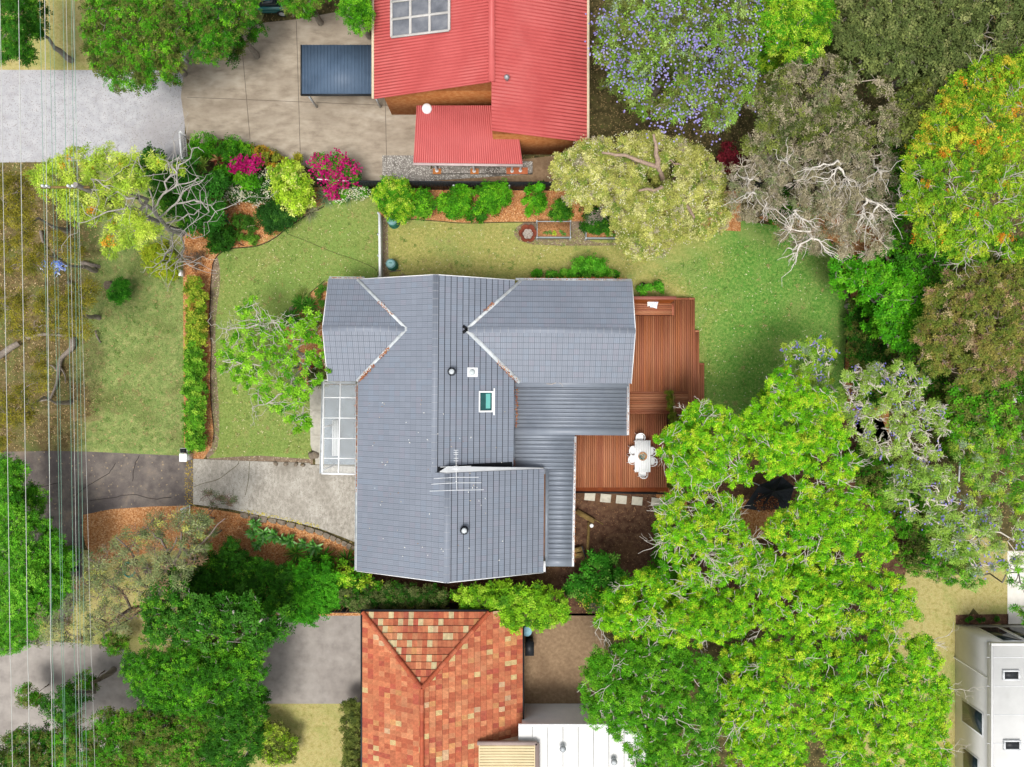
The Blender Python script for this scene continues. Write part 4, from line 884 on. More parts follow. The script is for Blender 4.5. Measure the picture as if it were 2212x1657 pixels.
def make_chair():
    """moulded plastic armchair; faces +y, origin on the floor under the seat"""
    t = thing('plastic_chair', '-', 'chair', (0, 0, 0), 'white chairs around the outdoor table')
    mb = MB(); zs = .44
    out = [(.23 * math.copysign(abs(math.cos(a)) ** .6, math.cos(a)), .22 * math.copysign(abs(math.sin(a)) ** .6, math.sin(a))) for a in np.linspace(0, 2 * np.pi, 24, endpoint=False)]
    mb.prism(out, zs - .03, zs); mb.build('seat', m_wp, t, True)
    th = np.linspace(math.radians(188), math.radians(352), 15)
    ring = [(.29 * math.cos(a), -.02 + .27 * math.sin(a), zs + .37 - .16 * abs(math.cos(a)) ** 2) for a in th]
    mb = MB(); mb.tube(ring, np.linspace(.018, .018, 15) + .012 * np.sin(np.linspace(0, np.pi, 15)), 8); mb.build('back_rail', m_wp, t, True)
    mb = MB()
    for a, b in (((-.14, -.19, zs), (.10, -.27, zs + .34)), ((.14, -.19, zs), (-.10, -.27, zs + .34)), ((-.20, -.15, zs), (-.19, -.22, zs + .32)), ((.20, -.15, zs), (.19, -.22, zs + .32)), ((0, -.2, zs), (0, -.29, zs + .35))): mb.bar(a, b, .035, .016)
    mb.build('back_slats', m_wp, t)
    for s_ in (-1, 1):
        mb = MB(); mb.tube([(s_ * .285, -.06, zs + .22), (s_ * .28, .10, zs + .20), (s_ * .24, .19, zs)], [.018, .02, .016], 8); mb.build('arm', m_wp, t, True)
        for y0_, y1_ in ((.17, .24), (-.17, -.26)):
            mb = MB(); mb.tube([(s_ * .18, y0_, zs - .02), (s_ * .25, y1_, 0)], [.024, .016], 8); mb.build('leg', m_wp, t, True)
    return t
ch0 = make_chair(); txm = (tx0 + tx1) / 2; first = True
for (x, y, rz, lab) in ((txm - .12, ty1 + .16, math.pi, 'white plastic chair at the table end nearer the annex roof corner'),
                        (txm + .06, ty0 - .10, 0.05, 'white plastic chair at the table end nearer the stepping stones'),
                        (tx0 - .06, ty1 - .65, -math.pi / 2, 'white plastic chair on the house side of the table, nearer the annex roof corner'),
                        (tx0 - .12, ty1 - 1.22, -math.pi / 2 + .05, 'white plastic chair on the house side of table, nearer the stepping stones'),
                        (tx1 + .05, ty1 - .72, math.pi / 2, 'white plastic chair on tree side of table, half under the green leaves'),
                        (tx1 + .12, ty1 - 1.35, math.pi / 2 - .08, 'white plastic chair on tree side of table, mostly clear of the leaves')):
    if first: ch0.location = (x, y, zd); ch0.rotation_euler = (0, 0, rz); ch0['label'] = lab; first = False
    else: dup(ch0, (x, y, zd), rz, lab)
bw = P(1388, 985.5, zt_); bowl = thing('bowl', 'round woven bowl of teal and white pieces in the middle of the white table', 'bowl', bw)
mb = MB(); mb.lathe([(.0, zt_ + .005), (.16, zt_ + .01), (.24, zt_ + .06), (.275, zt_ + .075), (.255, zt_ + .085), (.22, zt_ + .05), (.0, zt_ + .03)], bw[0], bw[1], 24); mb.build('basket', mat('woven_cane', ['#b0743e', '#c98d55', '#d8a878'], 18, rough=.9, g=.85), bowl)
mb = MB(); n_ = 90; a = RNG.uniform(0, 6.28, n_); r_ = .20 * np.sqrt(RNG.random(n_))
leaf_quads(np.stack([bw[0] + r_ * np.cos(a) - .03, bw[1] + r_ * np.sin(a), np.full(n_, zt_ + .07)], 1), unit(RNG.normal(0, 1, (n_, 3)) + [0, 0, .6]), np.array([0, 0, 1.0]) + RNG.normal(0, .5, (n_, 3)), np.full(n_, .10), np.full(n_, .06), 0, pick([('#5aa0a0', 3), ('#e8e4da', 4), ('#8fbcbc', 2), ('#d9c9a8', 2), ('#3d6f74', 1)], n_), mb); mb.build('contents', PETAL, bowl)

# ------------------------------------------------------------------ garden objects
def bin_(px, py, label, r=.36, h=.95):
    p = P(px, py); t = thing('compost_bin', label, 'compost bin', p, 'green compost bins along the white side fence')
    m_g = mat('green_plastic', ['#1f6f60', '#2a8472'], 3, rough=.45, g=.8); mb = MB(); mb.lathe([(r, 0), (r * .97, .1), (r * .9, h * .6), (r * .84, h * .85), (r * .80, h * .86)], p[0], p[1], 26); mb.build('drum', m_g, t, True)
    for z_ in (h * .3, h * .6): mb = MB(); mb.lathe([(r * 1.0, z_), (r * 1.03, z_ + .02), (r * 1.0, z_ + .04)], p[0], p[1], 26); mb.build('band', m_g, t)
    mb = MB(); mb.lathe([(r * .84, h * .86), (r * .86, h * .92), (r * .66, h * .96), (r * .62, h * 1.0), (r * .56, h), (.0, h * 1.01)], p[0], p[1], 26); mb.build('lid', mat('teal_lid', ['#6f9c9c', '#86b0b0'], 3, rough=.45, g=.8), t, True)
    mb = MB(); mb.bar((p[0] - .1, p[1] + .02, h * 1.03), (p[0] + .1, p[1] + .02, h * 1.03), .04, .04); mb.build('handle', m_g, t)
bin_(852, 483, 'green compost bin half under the bushy shrub at the rear end of the white fence'); bin_(849, 574.5, 'green compost bin with teal lid standing alone by the house end of the white fence')
mb = MB(); mb.bar(P(838, 588, .03), P(866, 584, .03), .06, .05); tag(mb.build('timber_offcut', m_stone), 'thin timber offcut lying beside the compost bin near the house', 'timber')
# white side fence
fx = thing('side_fence', 'white panel fence with flat rails dividing front lawn from side lawn', 'fence', P(825, 530))
m_fw = mat('white_fence_paint', ['#dfe3e4', '#f0f2f3'], 4, rough=.6, g=.9)
fa, fb = P(827, 470), P(828, 604); d_ = unit(fb - fa); n_ = np.array([d_[1], -d_[0], 0]); Lf = np.linalg.norm(fb - fa)
mb = MB()
for i in range(int(Lf / .115)): q = fa + d_ * (i * .115 + .06); mb.box(q[0] - .012, q[1] - .045, .08, q[0] + .012, q[1] + .045, 1.15)
mb.build('palings', m_fw, fx)
mb = MB(); mb.bar(fa + [-.05, 0, .95], fb + [-.05, 0, .95], .04, .08); mb.bar(fa + [-.05, 0, .3], fb + [-.05, 0, .3], .04, .08); mb.bar(fa + [0, 0, 1.17], fb + [0, 0, 1.17], .13, .03); mb.build('rail', m_fw, fx)
for i in range(4): q = fa + (fb - fa) * i / 3; mb = MB(); mb.box(q[0] - .12, q[1] - .05, 0, q[0] - .02, q[1] + .05, 1.22); mb.build('post', m_gal, fx)
# fire pit
fp = P(1140, 507); ft = thing('fire_pit', 'rusty flower shaped steel fire pit with ash in the middle', 'fire pit', fp)
m_rust = mat('rusty_steel', ['#5a2a1c', '#7a3a26', '#8c4a32'], 4, rough=.85, bump=.2, g=.8)
lob = lambda th_: .84 + .19 * np.abs(np.cos(3 * th_)) ** .55
mb = MB(); mb.lathe([(.34, .03), (.44, .20), (.57, .42), (.58, .44)], fp[0], fp[1], 60, mod=lob); mb.lathe([(.575, .445), (.50, .43), (.40, .40), (.33, .24)], fp[0], fp[1], 60, mod=lob); mb.build('petal_rim', m_rust, ft, True)
for i in range(6):
    a = math.pi / 6 + i * math.pi / 3; mb = MB(); mb.lathe([(.0, .418), (.028, .418)], fp[0] + .42 * math.cos(a), fp[1] + .42 * math.sin(a), 10); mb.build('hole', m_black, ft)
mb = MB(); mb.lathe([(.0, .25), (.2, .245), (.345, .24)], fp[0], fp[1], 24); mb.build('ash', mat('ash', ['#5d5148', '#8b7f74', '#b3aaa0', '#4a3a30'], 9, rough=1, bump=.6, g=.85), ft)
# raised beds
m_zinc = mat('corrugated_zinc', ['#8f9ba1', '#a5b0b6', '#b6c0c5'], 4, rough=.5, g=.85, stretch=(1, 1, 6))
m_soil = mat('bed_mulch_top', ['#9c6a40', '#b98455', '#7d4e2c', '#cfa070'], vor=22, rough=1, bump=.8, bscale=30, g=.8)
def raised(px0, py0, px1, py1, h, label):
    (x0, y1), (x1, y0) = D(px0, py0, h), D(px1, py1, h); t = thing('raised_bed', label, 'raised bed', ((x0 + x1) / 2, (y0 + y1) / 2, 0), 'zinc raised garden beds beside the side lawn')
    for (a, b, e, f) in ((x0, y0, x1, y0 + .03), (x0, y1 - .03, x1, y1), (x0, y0 + .032, x0 + .03, y1 - .032), (x1 - .03, y0 + .032, x1, y1 - .032)): mb = MB(); mb.box(a, b, 0, e, f, h); mb.build('side_panel', m_zinc, t)
    for (a, b) in ((x0, y0), (x1, y0), (x0, y1), (x1, y1)): mb = MB(); mb.lathe([(.055, 0), (.055, h + .02), (.045, h + .05), (.0, h + .055)], a, b, 12); mb.build('corner_post', m_gal, t)
    mb = MB(); mb.box(x0 + .03, y0 + .03, h - .2, x1 - .03, y1 - .03, h - .10); mb.build('soil', m_soil, t)
raised(1160, 477.5, 1232.5, 512.5, .62, 'zinc raised garden bed in the open, between fire pit and bare soil'); raised(1266, 486, 1338, 514, .62, 'zinc raised garden bed partly hidden under the flowering tree and dark shrub')
# stepping stones
m_sst = mat('stepping_stone', ['#b9b3a2', '#c9c3b2', '#d3cdbd'], 4, rough=.9, bump=.15, g=.85, patches=(('#8f8878', 2.2, .6, .75, .6),))
for i, (px, py, lab) in enumerate(((1274, 1072, 'pale square stepping stone nearest the annex wall'), (1308, 1076, 'pale stepping stone with a small dark ring mark, second from the annex'), (1342, 1079, 'pale square stepping stone third from the annex'), (1376, 1082, 'pale square stepping stone fourth from the annex'), (1418, 1084.5, 'greyish stepping stone with its corner under leaves'), (1450, 1089, 'stepping stone almost wholly under the tree foliage'))):
    p = P(px, py); mb = MB(); R_ = -.1; q = [(p[0] + x * math.cos(R_) - y * math.sin(R_), p[1] + x * math.sin(R_) + y * math.cos(R_)) for x, y in ((-.34, -.265), (.34, -.265), (.34, .265), (-.34, .265))]
    mb.prism(q, 0, .06); s_ = tag(mb.build('stepping_stone', m_sst), lab, 'stepping stone', 'stepping stones below the deck')
m_slp = mat('old_sleeper', ['#6b5537', '#86703f', '#9a8055'], 6, rough=.95, bump=.4, g=.8)
def sleeper(a, b, w_, h_, label, r=None):
    mb = MB(); mb.bar(P(*a, h_ / 2 + .01), P(*b, h_ / 2 + .01), w_, h_); return tag(mb.build('sleeper', m_slp), label, 'sleeper')
sleeper((1245, 1104), (1283, 1126), .30, .25, 'rough thick timber log lying at an angle from the annex'); sleeper((1272, 1128), (1268, 1210), .16, .22, 'long old timber sleeper beside the round white cap'); sleeper((1284, 1122), (1303, 1133), .06, .06, 'thin pale stick of timber lying on the dirt')
pl = thing('pallet_steps', 'small brown timber step platform with a dark rail against the annex wall', 'steps', P(1250, 1195))
for i in range(2): mb = MB(); mb.bar(P(1238, 1190 + i * 12, .3 - i * .1), P(1259 + i * 3, 1185 + i * 12, .3 - i * .1), .30, .05); mb.build('tread', m_slp, pl)
mb = MB(); mb.bar(P(1257, 1180, .35), P(1266, 1206, .35), .06, .1); mb.build('rail', mat('dark_timber', ['#3c3f44', '#4c4f55'], 4, g=.8), pl); mb = MB(); mb.bar(P(1240, 1190, .12), P(1242, 1205, .1), .06, .2); mb.bar(P(1257, 1188, .12), P(1261, 1203, .1), .06, .2); mb.build('bearer', m_slp, pl)
cp = P(1277, 1134); mb = MB(); mb.lathe([(.11, .0), (.11, .25), (.10, .27), (.0, .275)], cp[0], cp[1], 20); mb.lathe([(.12, .2), (.12, .28), (.115, .285), (.0, .29)], cp[0], cp[1], 20); tag(mb.build('drain_pipe', m_wp, None, True), 'round white drain pipe stub beside the long timber sleeper', 'drain pipe')
wt = P(1379, 629); wbn = thing('rubbish_bin', 'tilted white tub with a blue oval label beside the deck bench', 'tub', wt)
ax_ = unit(np.array([.45, .6, .75])); mb = MB(); pts = [wt + ax_ * t for t in (.02, .1, .5, .56)]; mb.tube(pts, [.15, .17, .20, .20], 20); mb.build('tub', m_wp, wbn, True)
mb = MB(); mb.tube([wt + ax_ * .56, wt + ax_ * .64], [.21, .20], 20); mb.build('lid', m_black, wbn)
s_ = unit(np.cross(ax_, [0, 0, 1.0])); u_ = unit(np.cross(s_, ax_)); 
def onlab(a, h, r): th_ = a; return wt + ax_ * h + (u_ * math.cos(th_) + s_ * math.sin(th_)) * r
mb = MB(); cen = onlab(0, .3, .192); ov = [onlab(.72 * math.cos(t), .3 + .11 * math.sin(t), .194 + .0) for t in np.linspace(0, 6.283, 20, endpoint=False)]
mb.add([cen] + ov, [(0, i + 1, (i + 1) % 20 + 1) for i in range(20)]); mb.build('label', mat('blue_label', ['#1c8fc9', '#2fa3d8'], 4, rough=.5, g=.9), wbn)
# flower pot by the magnolia
pp = P(676, 806); pot = thing('flower_pot', 'terracotta pot with red flowers under the tree by the house corner', 'flower pot', pp)
mb = MB(); mb.lathe([(.20, 0), (.28, .38), (.31, .40), (.31, .46), (.27, .46), (.25, .40), (.0, .40)], pp[0], pp[1], 22); mb.build('pot', mat('pale_terracotta', ['#b98a78', '#c9a08e'], 4, rough=.9, g=.85), pot)
petals([(pp[0], pp[1], .40, .16)], [('#c8201c', 3), ('#e03a28', 1), ('#4a8a2a', 2)], 60, .07).build('flower', PETAL, pot)
# letterbox, gate panel
lb = P(411, 985); lt = thing('letterbox', 'white letterbox with sloping lid at the driveway entrance', 'letterbox', lb)
mb = MB(); mb.box(lb[0] - .18, lb[1] - .2, 0, lb[0] + .18, lb[1] + .2, .9); mb.build('pier', m_white, lt); mb = MB(); mb.add([(lb[0] - .26, lb[1] - .26, .93), (lb[0] + .24, lb[1] - .26, 1.0), (lb[0] + .24, lb[1] + .24, 1.0), (lb[0] - .26, lb[1] + .24, .93)], [(0, 1, 2, 3)]); mb.box(lb[0] - .25, lb[1] - .25, .88, lb[0] + .23, lb[1] + .23, .925); mb.build('lid', m_white, lt)
q = P(405, 972); mb = MB(); mb.box(q[0] - .22, q[1] - .15, 0, q[0] + .22, q[1] + .15, .55); pb = tag(mb.build('brick_pier', m_white), 'small white pier between letterbox and the hedge end', 'pier'); mb = MB(); mb.box(q[0] - .2, q[1] - .13, .552, q[0] + .2, q[1] + .13, .58); mb.build('cap', m_black, pb)
gt = thing('picket_gate', 'short white picket panel standing at the lower corner of the driveway entrance', 'gate', P(409, 1105))
mb = MB()
for i in range(6): q = P(408, 1096 + i * 4.4); mb.box(q[0] - .02, q[1] - .04, .05, q[0] + .02, q[1] + .04, 1.0)
mb.build('pickets', m_white, gt); mb = MB()
for z_, x_ in ((.95, .05), (.3, .05)): mb.bar(P(408, 1092, z_) + [x_, 0, 0], P(408, 1122, z_) + [x_, 0, 0], .04, .08)
mb.build('rail', m_white, gt); mb = MB(); mb.box(*(P(409, 1094)[:2] - .05), 0, *(P(409, 1094)[:2] + .05), 1.1); mb.build('post', m_white, gt)
for py, lab in ((592, 'white pier at the top end of the clipped hedge'),):
    q = P(397, py); mb = MB(); mb.box(q[0] - .06, q[1] - .18, 0, q[0] + .06, q[1] + .18, .5); o = tag(mb.build('hedge_pier', m_white), lab, 'pier'); mb = MB(); mb.box(q[0] - .08, q[1] - .2, .502, q[0] + .08, q[1] + .2, .54); mb.build('cap', m_white, o)
# boundary fences
m_char = mat('charcoal_steel', ['#1d2023', '#2a2e32'], 3, rough=.5, g=.8)
def panel_fence(a, b, h, m, label, sp=2.4, post=.07, name='boundary_fence', cap=None):
    a, b = P(*a), P(*b); ln = np.linalg.norm(b - a); d = (b - a) / ln; s_ = np.array([-d[1], d[0], 0]); t = thing(name, label, 'fence', (a + b) / 2); n_ = max(1, int(ln / sp))
    mb = MB(); k_ = int(ln / .09)
    for i in range(k_): q = a + d * (i + .5) * ln / k_ + s_ * (.012 if i % 2 else -.012); mb.bar(q + [0, 0, .05], q + [0, 0, h - .04], ln / k_ * .98, .012, up=tuple(s_))
    mb.build('sheet', m, t); mb = MB(); mb.bar(a + [0, 0, h], b + [0, 0, h], .06, .06); mb.bar(a + [0, 0, .1], b + [0, 0, .1], .05, .05); mb.build('rail', cap or m, t)
    for i in range(n_ + 1): q = a + (b - a) * i / n_; mb = MB(); mb.box(q[0] - post / 2, q[1] - post / 2, 0, q[0] + post / 2, q[1] + post / 2, h + .05); mb.build('post', m, t)
panel_fence((770, 409), (1240, 412), 1.8, m_char, 'charcoal steel fence behind the rear mulch bed'); panel_fence((700, 404), (768, 408), 1.7, m_char, 'charcoal fence with a pale top rail beside the magenta bushes', cap=m_white)
panel_fence((1240, 412), (1925, 414), 1.8, m_char, 'charcoal fence under the flowering and grey trees'); panel_fence((580, 1302), (1190, 1303), 1.8, m_char, 'dark fence behind the hedges, facing the orange tiled roof')
for px, lab in ((984, 'grey capped pipe post standing nearer the bushy shrub against charcoal fence'), (1100, 'grey capped pipe post standing near the open mulch against charcoal fence')):
    q = P(px, 416); mb = MB(); mb.tube([q, q + [0, .02, 1.5]], .06, 12); o = tag(mb.build('pipe_post', m_gal), lab, 'post')
def pickets(a, b, label, h=1.0):
    a, b = P(*a), P(*b); t = thing('picket_fence', label, 'fence', (a + b) / 2); n_ = int(np.linalg.norm(b - a) / .14); mb = MB()
    for i in range(n_): q = a + (b - a) * (i + .5) / n_; mb.box(q[0] - .015, q[1] - .04, .06, q[0] + .015, q[1] + .04, h)
    mb.build('pickets', m_white, t); mb = MB(); mb.bar(a + [.03, 0, h - .15], b + [.03, 0, h - .15], .04, .08); mb.bar(a + [.03, 0, .25], b + [.03, 0, .25], .04, .08); mb.bar(a + [0, 0, h + .01], b + [0, 0, h + .01], .10, .02); mb.build('rail', m_white, t)
    for i in range(max(2, n_ // 16)): q = a + (b - a) * i / max(1, n_ // 16 - 1); mb = MB(); mb.box(q[0] - .05 + .1, q[1] - .05, 0, q[0] + .05 + .1, q[1] + .05, h + .1); mb.build('post', m_white, t)
pickets((404, 298), (408, 354), 'white picket fence ending at the dark shrubs beside the tan driveway'); pickets((402, 66), (402, 136), 'white picket fence between olive trees at the upper edge of the tan driveway')
# creeper covered screen along the deck edge
cs = thing('creeper_screen', 'olive green creeper covering a narrow screen at the deck edge', 'creeper', P(1452, 950))
mb = MB(); mb.bar(P(1449, 850, .8), P(1460, 1055, .8), .06, 1.5); mb.build('lattice', m_slp, cs)
foliage(wb([(1447 + 11 * t + RNG.uniform(-2, 2), 850 + 205 * t, 8 + 5 * t, 1.3) for t in np.linspace(0, 1, 18)]), 'fine', [('#6d7a22', 3), ('#596a1c', 3), ('#8a7a2c', 1), ('#7f962a', 2)], 4.0, flat=1.2).build('leaves', LEAF, cs)
# dark canopy under the big tree
gz = P(1668, 1062); gzb = thing('shade_canopy', 'dark charcoal fabric shade canopy with brown leaves pooled on it under the green trees', 'canopy', gz)
m_fab = mat('charcoal_fabric', ['#1d2127', '#272c33'], 1.2, rough=.75, bump=.3, bscale=4, g=.9)
cor = [P(1640, 1048, 2.1), P(1690, 1030, 2.1), P(1717, 1052, 2.1), P(1702, 1098, 2.0), P(1640, 1104, 2.0), P(1606, 1098, 2.0)]
apx = P(1672, 1062, 2.75); mb = MB()
for i in range(6):
    a, b = cor[i], cor[(i + 1) % 6]; n_ = 6; pts = []
    for r_ in range(n_ + 1):
        f = r_ / n_
        for s_ in range(n_ + 1): g_ = s_ / n_; q = apx * (1 - f) + (a * (1 - g_) + b * g_) * f; q = q + np.array([0, 0, -.38 * math.sin(math.pi * f) * math.sin(math.pi * g_) - .05 * f]); pts.append(q)
    mb.add(pts, [(r * 7 + s, (r + 1) * 7 + s, (r + 1) * 7 + s + 1, r * 7 + s + 1) for r in range(6) for s in range(6)])
mb.build('fabric', m_fab, gzb, True)
for q in cor[::1]: mb = MB(); mb.tube([(q[0], q[1], 0), q], .035, 8); mb.build('pole', m_gal, gzb)
mb = MB()
for q in cor: mb.tube([apx + [0, 0, .01], q + [0, 0, .0]], .018, 6)
mb.build('rib', m_char, gzb)
lp = P(1655, 1085, 2.15); scatter([(lp[0] + .75 * math.cos(t), lp[1] + .6 * math.sin(t)) for t in np.linspace(0, 6.28, 14)], 420, .12, .05, [('#7a4526', 3), ('#95592f', 2), ('#4f2c18', 2), ('#b98a5c', 1)], lp[2], dz=.14, tilt=.4).build('leaf_litter', LITTER, None)
o = bpy.data.objects[[q.name for q in bpy.data.objects if q.name.startswith('leaf_litter')][-1]]; tag(o, 'brown leaf pile pooled on the dark shade canopy', 'leaf litter', None, 'stuff')
# small things on the verge
q = P(278, 1229); mb = MB()
for i in range(3): mb.tube([q + np.array([(.42 - .03 * i + .05 * math.cos(3 * t)) * math.cos(t) + .06 * i, .45 * math.sin(t) - .04 * i, .03 + .025 * i]) for t in np.linspace(0, 6.28, 22)], .018, 6, cap=False)
tag(mb.build('garden_hose', mat('teal_hose', ['#1f8c86', '#2a9d95'], 4, rough=.5, g=.85)), 'loosely coiled teal garden hose on the dry grass', 'hose')
q = P(117, 575); mb = MB(); n_ = 70; b_ = q + np.stack([RNG.uniform(-.75, .75, n_), RNG.normal(0, .16, n_), RNG.uniform(.02, .12, n_)], 1)
leaf_quads(b_, unit(RNG.normal(0, 1, (n_, 3)) * [1, 1, .4]), np.array([0, 0, 1.0]) + RNG.normal(0, .5, (n_, 3)), np.full(n_, .32), np.full(n_, .16), 0, pick([('#5d78c4', 3), ('#8fa0cf', 2), ('#c2c8d8', 1)], n_), mb); tag(mb.build('crumpled_tarp', LITTER), 'crumpled blue sheet lying among dry leaves under the power lines', 'tarp')
q = P(241, 618); mb = MB(); mb.lathe([(.36, 0), (.30, .10), (.28, .42), (.26, .44), (.0, .44)], q[0], q[1], 18, mod=lambda t: 1 + .06 * np.sin(3 * t + 1) + .04 * np.sin(7 * t)); o = tag(mb.build('tree_stump', mat('weathered_wood', ['#5e5345', '#7a6e5d', '#8d806d'], 7, rough=1, bump=.5, g=.8)), 'grey cut tree stump beside a round green shrub', 'stump')
def branch(pts, r0, r1, label, col='#8e8378', side=()):
    mb = MB(); q = smooth_line(pts, 3); mb.tube([P(a, b, .16 + .12 * math.sin(i)) for i, (a, b) in enumerate(q)], np.linspace(r0, r1, len(q)), 7, c(col, .85))
    for s_ in side: qq = smooth_line(s_, 3); mb.tube([P(a, b, .2) for a, b in qq], np.linspace(r1 * 1.1, r1 * .4, len(qq)), 5, c(col, .9))
    return tag(mb.build('fallen_branch', BARK, None, True), label, 'branch', 'dead branches on the dry verge')
branch([(-30,778),(0,768),(22,752),(40,742)], .24, .17, 'thick pale dead branch at the edge of the dry verge'); branch([(60,730),(90,722),(130,724),(155,726)], .13, .07, 'straight brown dead branch below the olive scrub')
branch([(157,732),(155,752),(132,775),(127,800),(122,830),(108,862)], .20, .06, 'forked grey dead branch crossing beneath the power lines', side=([(128,790),(140,810),(141,828)], [(125,802),(112,790),(98,790)], [(108,862),(80,868),(62,876)]))
branch([(206,715),(210,728),(217,740)], .07, .04, 'short grey stick beside the strip of green verge'); branch([(178,568),(196,572),(214,576)], .16, .12, 'short weathered log near the blue sheet'); branch([(88,500),(92,520),(104,540)], .10, .05, 'curved bare stick on the dry upper verge'); branch([(148,610),(160,622),(172,632)], .12, .08, 'weathered log lying near the tree stump')
tq = P(540, 486); mb = MB(); mb.tube([P(528,492,.4), P(540,488,.5), P(551,487,.4)], [.02, .03, .015], 5, c('#b9a78c')); mb.tube([P(540,488,.5), P(532,478,.45)], [.02, .01], 5, c('#b9a78c')); mb.tube([P(546,488,.45), P(549,500,.3)], [.02, .01], 5, c('#b9a78c')); tag(mb.build('fallen_twig', BARK), 'pale forked twig over the small round shrubs in the mulch', 'twig')
mb = MB(); mb.tube([P(516,525,.04), P(522,529,.05), P(528,531,.04)], [.03, .035, .02], 6, c('#4a3122')); tag(mb.build('fallen_twig', BARK), 'short dark stick lying on orange mulch', 'twig')
mb = MB(); mb.box(*(P(164, 1231)[:2]), 0, *(P(172, 1224)[:2]), .3); tag(mb.build('service_pit', m_black), 'small black box at the edge of the dark soil beside the green tree', 'box')
q = P(680, 982); mb = MB(); mb.lathe([(.3, 0), (.34, .2), (.22, .42), (.0, .46)], q[0], q[1], 9, mod=lambda t: 1 + .2 * np.sin(2 * t + 1) + .12 * np.sin(5 * t)); tag(mb.build('garden_rock', m_stone), 'large brown rock beside the pale entry steps', 'rock')
for i, (a, b) in enumerate(((640, 1003), (618, 1002), (655, 1004), (596, 1001))): q = P(a, b); mb = MB(); mb.lathe([(.13 + .05 * (i % 2), 0), (.15, .08), (.07, .17), (.0, .18)], q[0], q[1], 8, mod=lambda t: 1 + .2 * np.sin(2 * t + i)); tag(mb.build('edge_stone', m_stone), 'small stone lying along the driveway edge of the front lawn', 'stone', 'small stones along lawn edge')
for a, b, r_, lab in ((631, 668, .16, 'pale stone at the fern bed corner'), (627, 676, .13, 'small pale stone among the ferns at the bed edge')):
    q = P(a, b); mb = MB(); mb.lathe([(r_, 0), (r_ * 1.1, .08), (r_ * .5, .18), (.0, .19)], q[0], q[1], 8); tag(mb.build('garden_rock', m_stone), lab, 'rock')
# power pole and wires
PZ = 10.2; pb_ = P(390, 502); pole = thing('power_pole', 'tall grey timber power pole half hidden by the lime yellow tree', 'power pole', pb_)
mb = MB(); mb.tube([pb_, pb_ + [0, 0, 5], pb_ + [0, 0, 10.6]], [.17, .15, .12], 12, c('#8b8681')); mb.build('mast', BARK, pole, True)
pa, pb2 = np.array([P(95, 372, PZ)[0], pb_[1], PZ]), np.array([P(178, 372, PZ)[0], pb_[1], PZ])
mb = MB(); mb.bar(pa - [.2, 0, .1], np.array([max(pb2[0], pb_[0]) + .3, pb_[1], PZ - .1]), .1, .12); mb.build('crossarm', m_slp, pole)
m_ins = mat('insulator', ['#dfe5e8', '#eef2f3'], 3, rough=.3, g=.95)
m_w1 = mat('pale_wire', ['#b9bcb6', '#d2d4ce'], 2, rough=.6, g=.9); m_w2 = mat('green_wire', ['#6f9a86', '#84ab98'], 2, rough=.6, g=.9)
WX = [(9, 18, 0, .022), (48, 56, 0, .024), (97, 108, 1, .016), (102, 107.5, 0, .024), (117, 128, 1, .015), (124, 133, 1, .014), (146, 156, 1, .017), (153, 163, 0, .015), (162, 170, 1, .017), (169, 178, 1, .016), (173, 189, 0, .012)]
wl_ = ['pale power wire farthest from the house', 'pale power wire second farthest from the house', 'green tinted power wire just outside the thick pale one', 'thick pale power wire at the outer side of the bundle', 'green power wire next inside the thick pale wire', 'thin green power wire, third inside the thick pale wire', 'green power wire in the middle of the inner bundle', 'pale thin wire within the inner bundle of power lines', 'dark green power wire in inner bundle, third from the house side', 'green power wire second from the house side', 'thin grey power wire nearest the house']
for (xa_, xb2, km, r_), lab in zip(WX, wl_):
    pts = []
    for t in np.linspace(-1.4, 2.4, 56):
        py = 551 + 552 * t; px = xa_ + (xb2 - xa_) * t - (1.4 * (t * (t - 1)) if 0 <= t <= 1.6 else 0); z_ = 9.4 + .25 * (t - .6) ** 2; pts.append(P(px, py, z_))
    mb = MB(); mb.tube(pts, r_ * .6, 5); tag(mb.build('power_line', m_w2 if km else m_w1), lab, 'power line', 'power lines along the verge')
for px in (97, 106, 152, 162): q = np.array([P(px, 372, PZ)[0], pb_[1], PZ]); mb = MB(); mb.lathe([(.04, PZ - .04), (.07, PZ), (.04, PZ + .06), (.07, PZ + .10), (.04, PZ + .15), (.08, PZ + .18), (.03, PZ + .25), (.0, PZ + .26)], q[0], q[1], 12); mb.build('insulator', m_ins, pole)
q = P(2073, 1020, 0); mb = MB(); mb.tube([P(2071, 1040, 1.2), P(2074, 990, 1.6)], .05, 8); mb.tube([P(2071, 1040, 0), P(2071, 1040, 1.2)], .05, 8); mb.tube([P(2074, 990, 0), P(2074, 990, 1.6)], .05, 8); tag(mb.build('clothes_rail', m_white), 'white metal rail showing between the sparse jacaranda branches', 'rail')
for a, b, lab in (((1958, 1299), (1974, 1286), 'thin yellow bar lying over the grass edge, the shorter one'), ((1944, 1311), (1983, 1342), 'thin yellow bar on the dry grass by the trees, the longer one')): mb = MB(); mb.bar(P(*a, .5), P(*b, .5), .05, .05); mb.bar(P(*b, .02), P(*b, .5), .05, .05); mb.bar(P(*a, .02), P(*a, .48), .05, .05); tag(mb.build('barrier_rail', mat('yellow_paint', ['#d8b91c', '#e6c82a'], 3, rough=.5, g=.9)), lab, 'rail')
mb = MB(); hz_ = smooth_line([(816,604),(815,588),(806,578),(770,562),(720,545),(660,520),(620,505)], 4); mb.tube([P(a, b, .03) for a, b in hz_], .012, 4); tag(mb.build('irrigation_hose', m_edge), 'thin dark hose lying across the front lawn towards the mulch bed', 'hose')

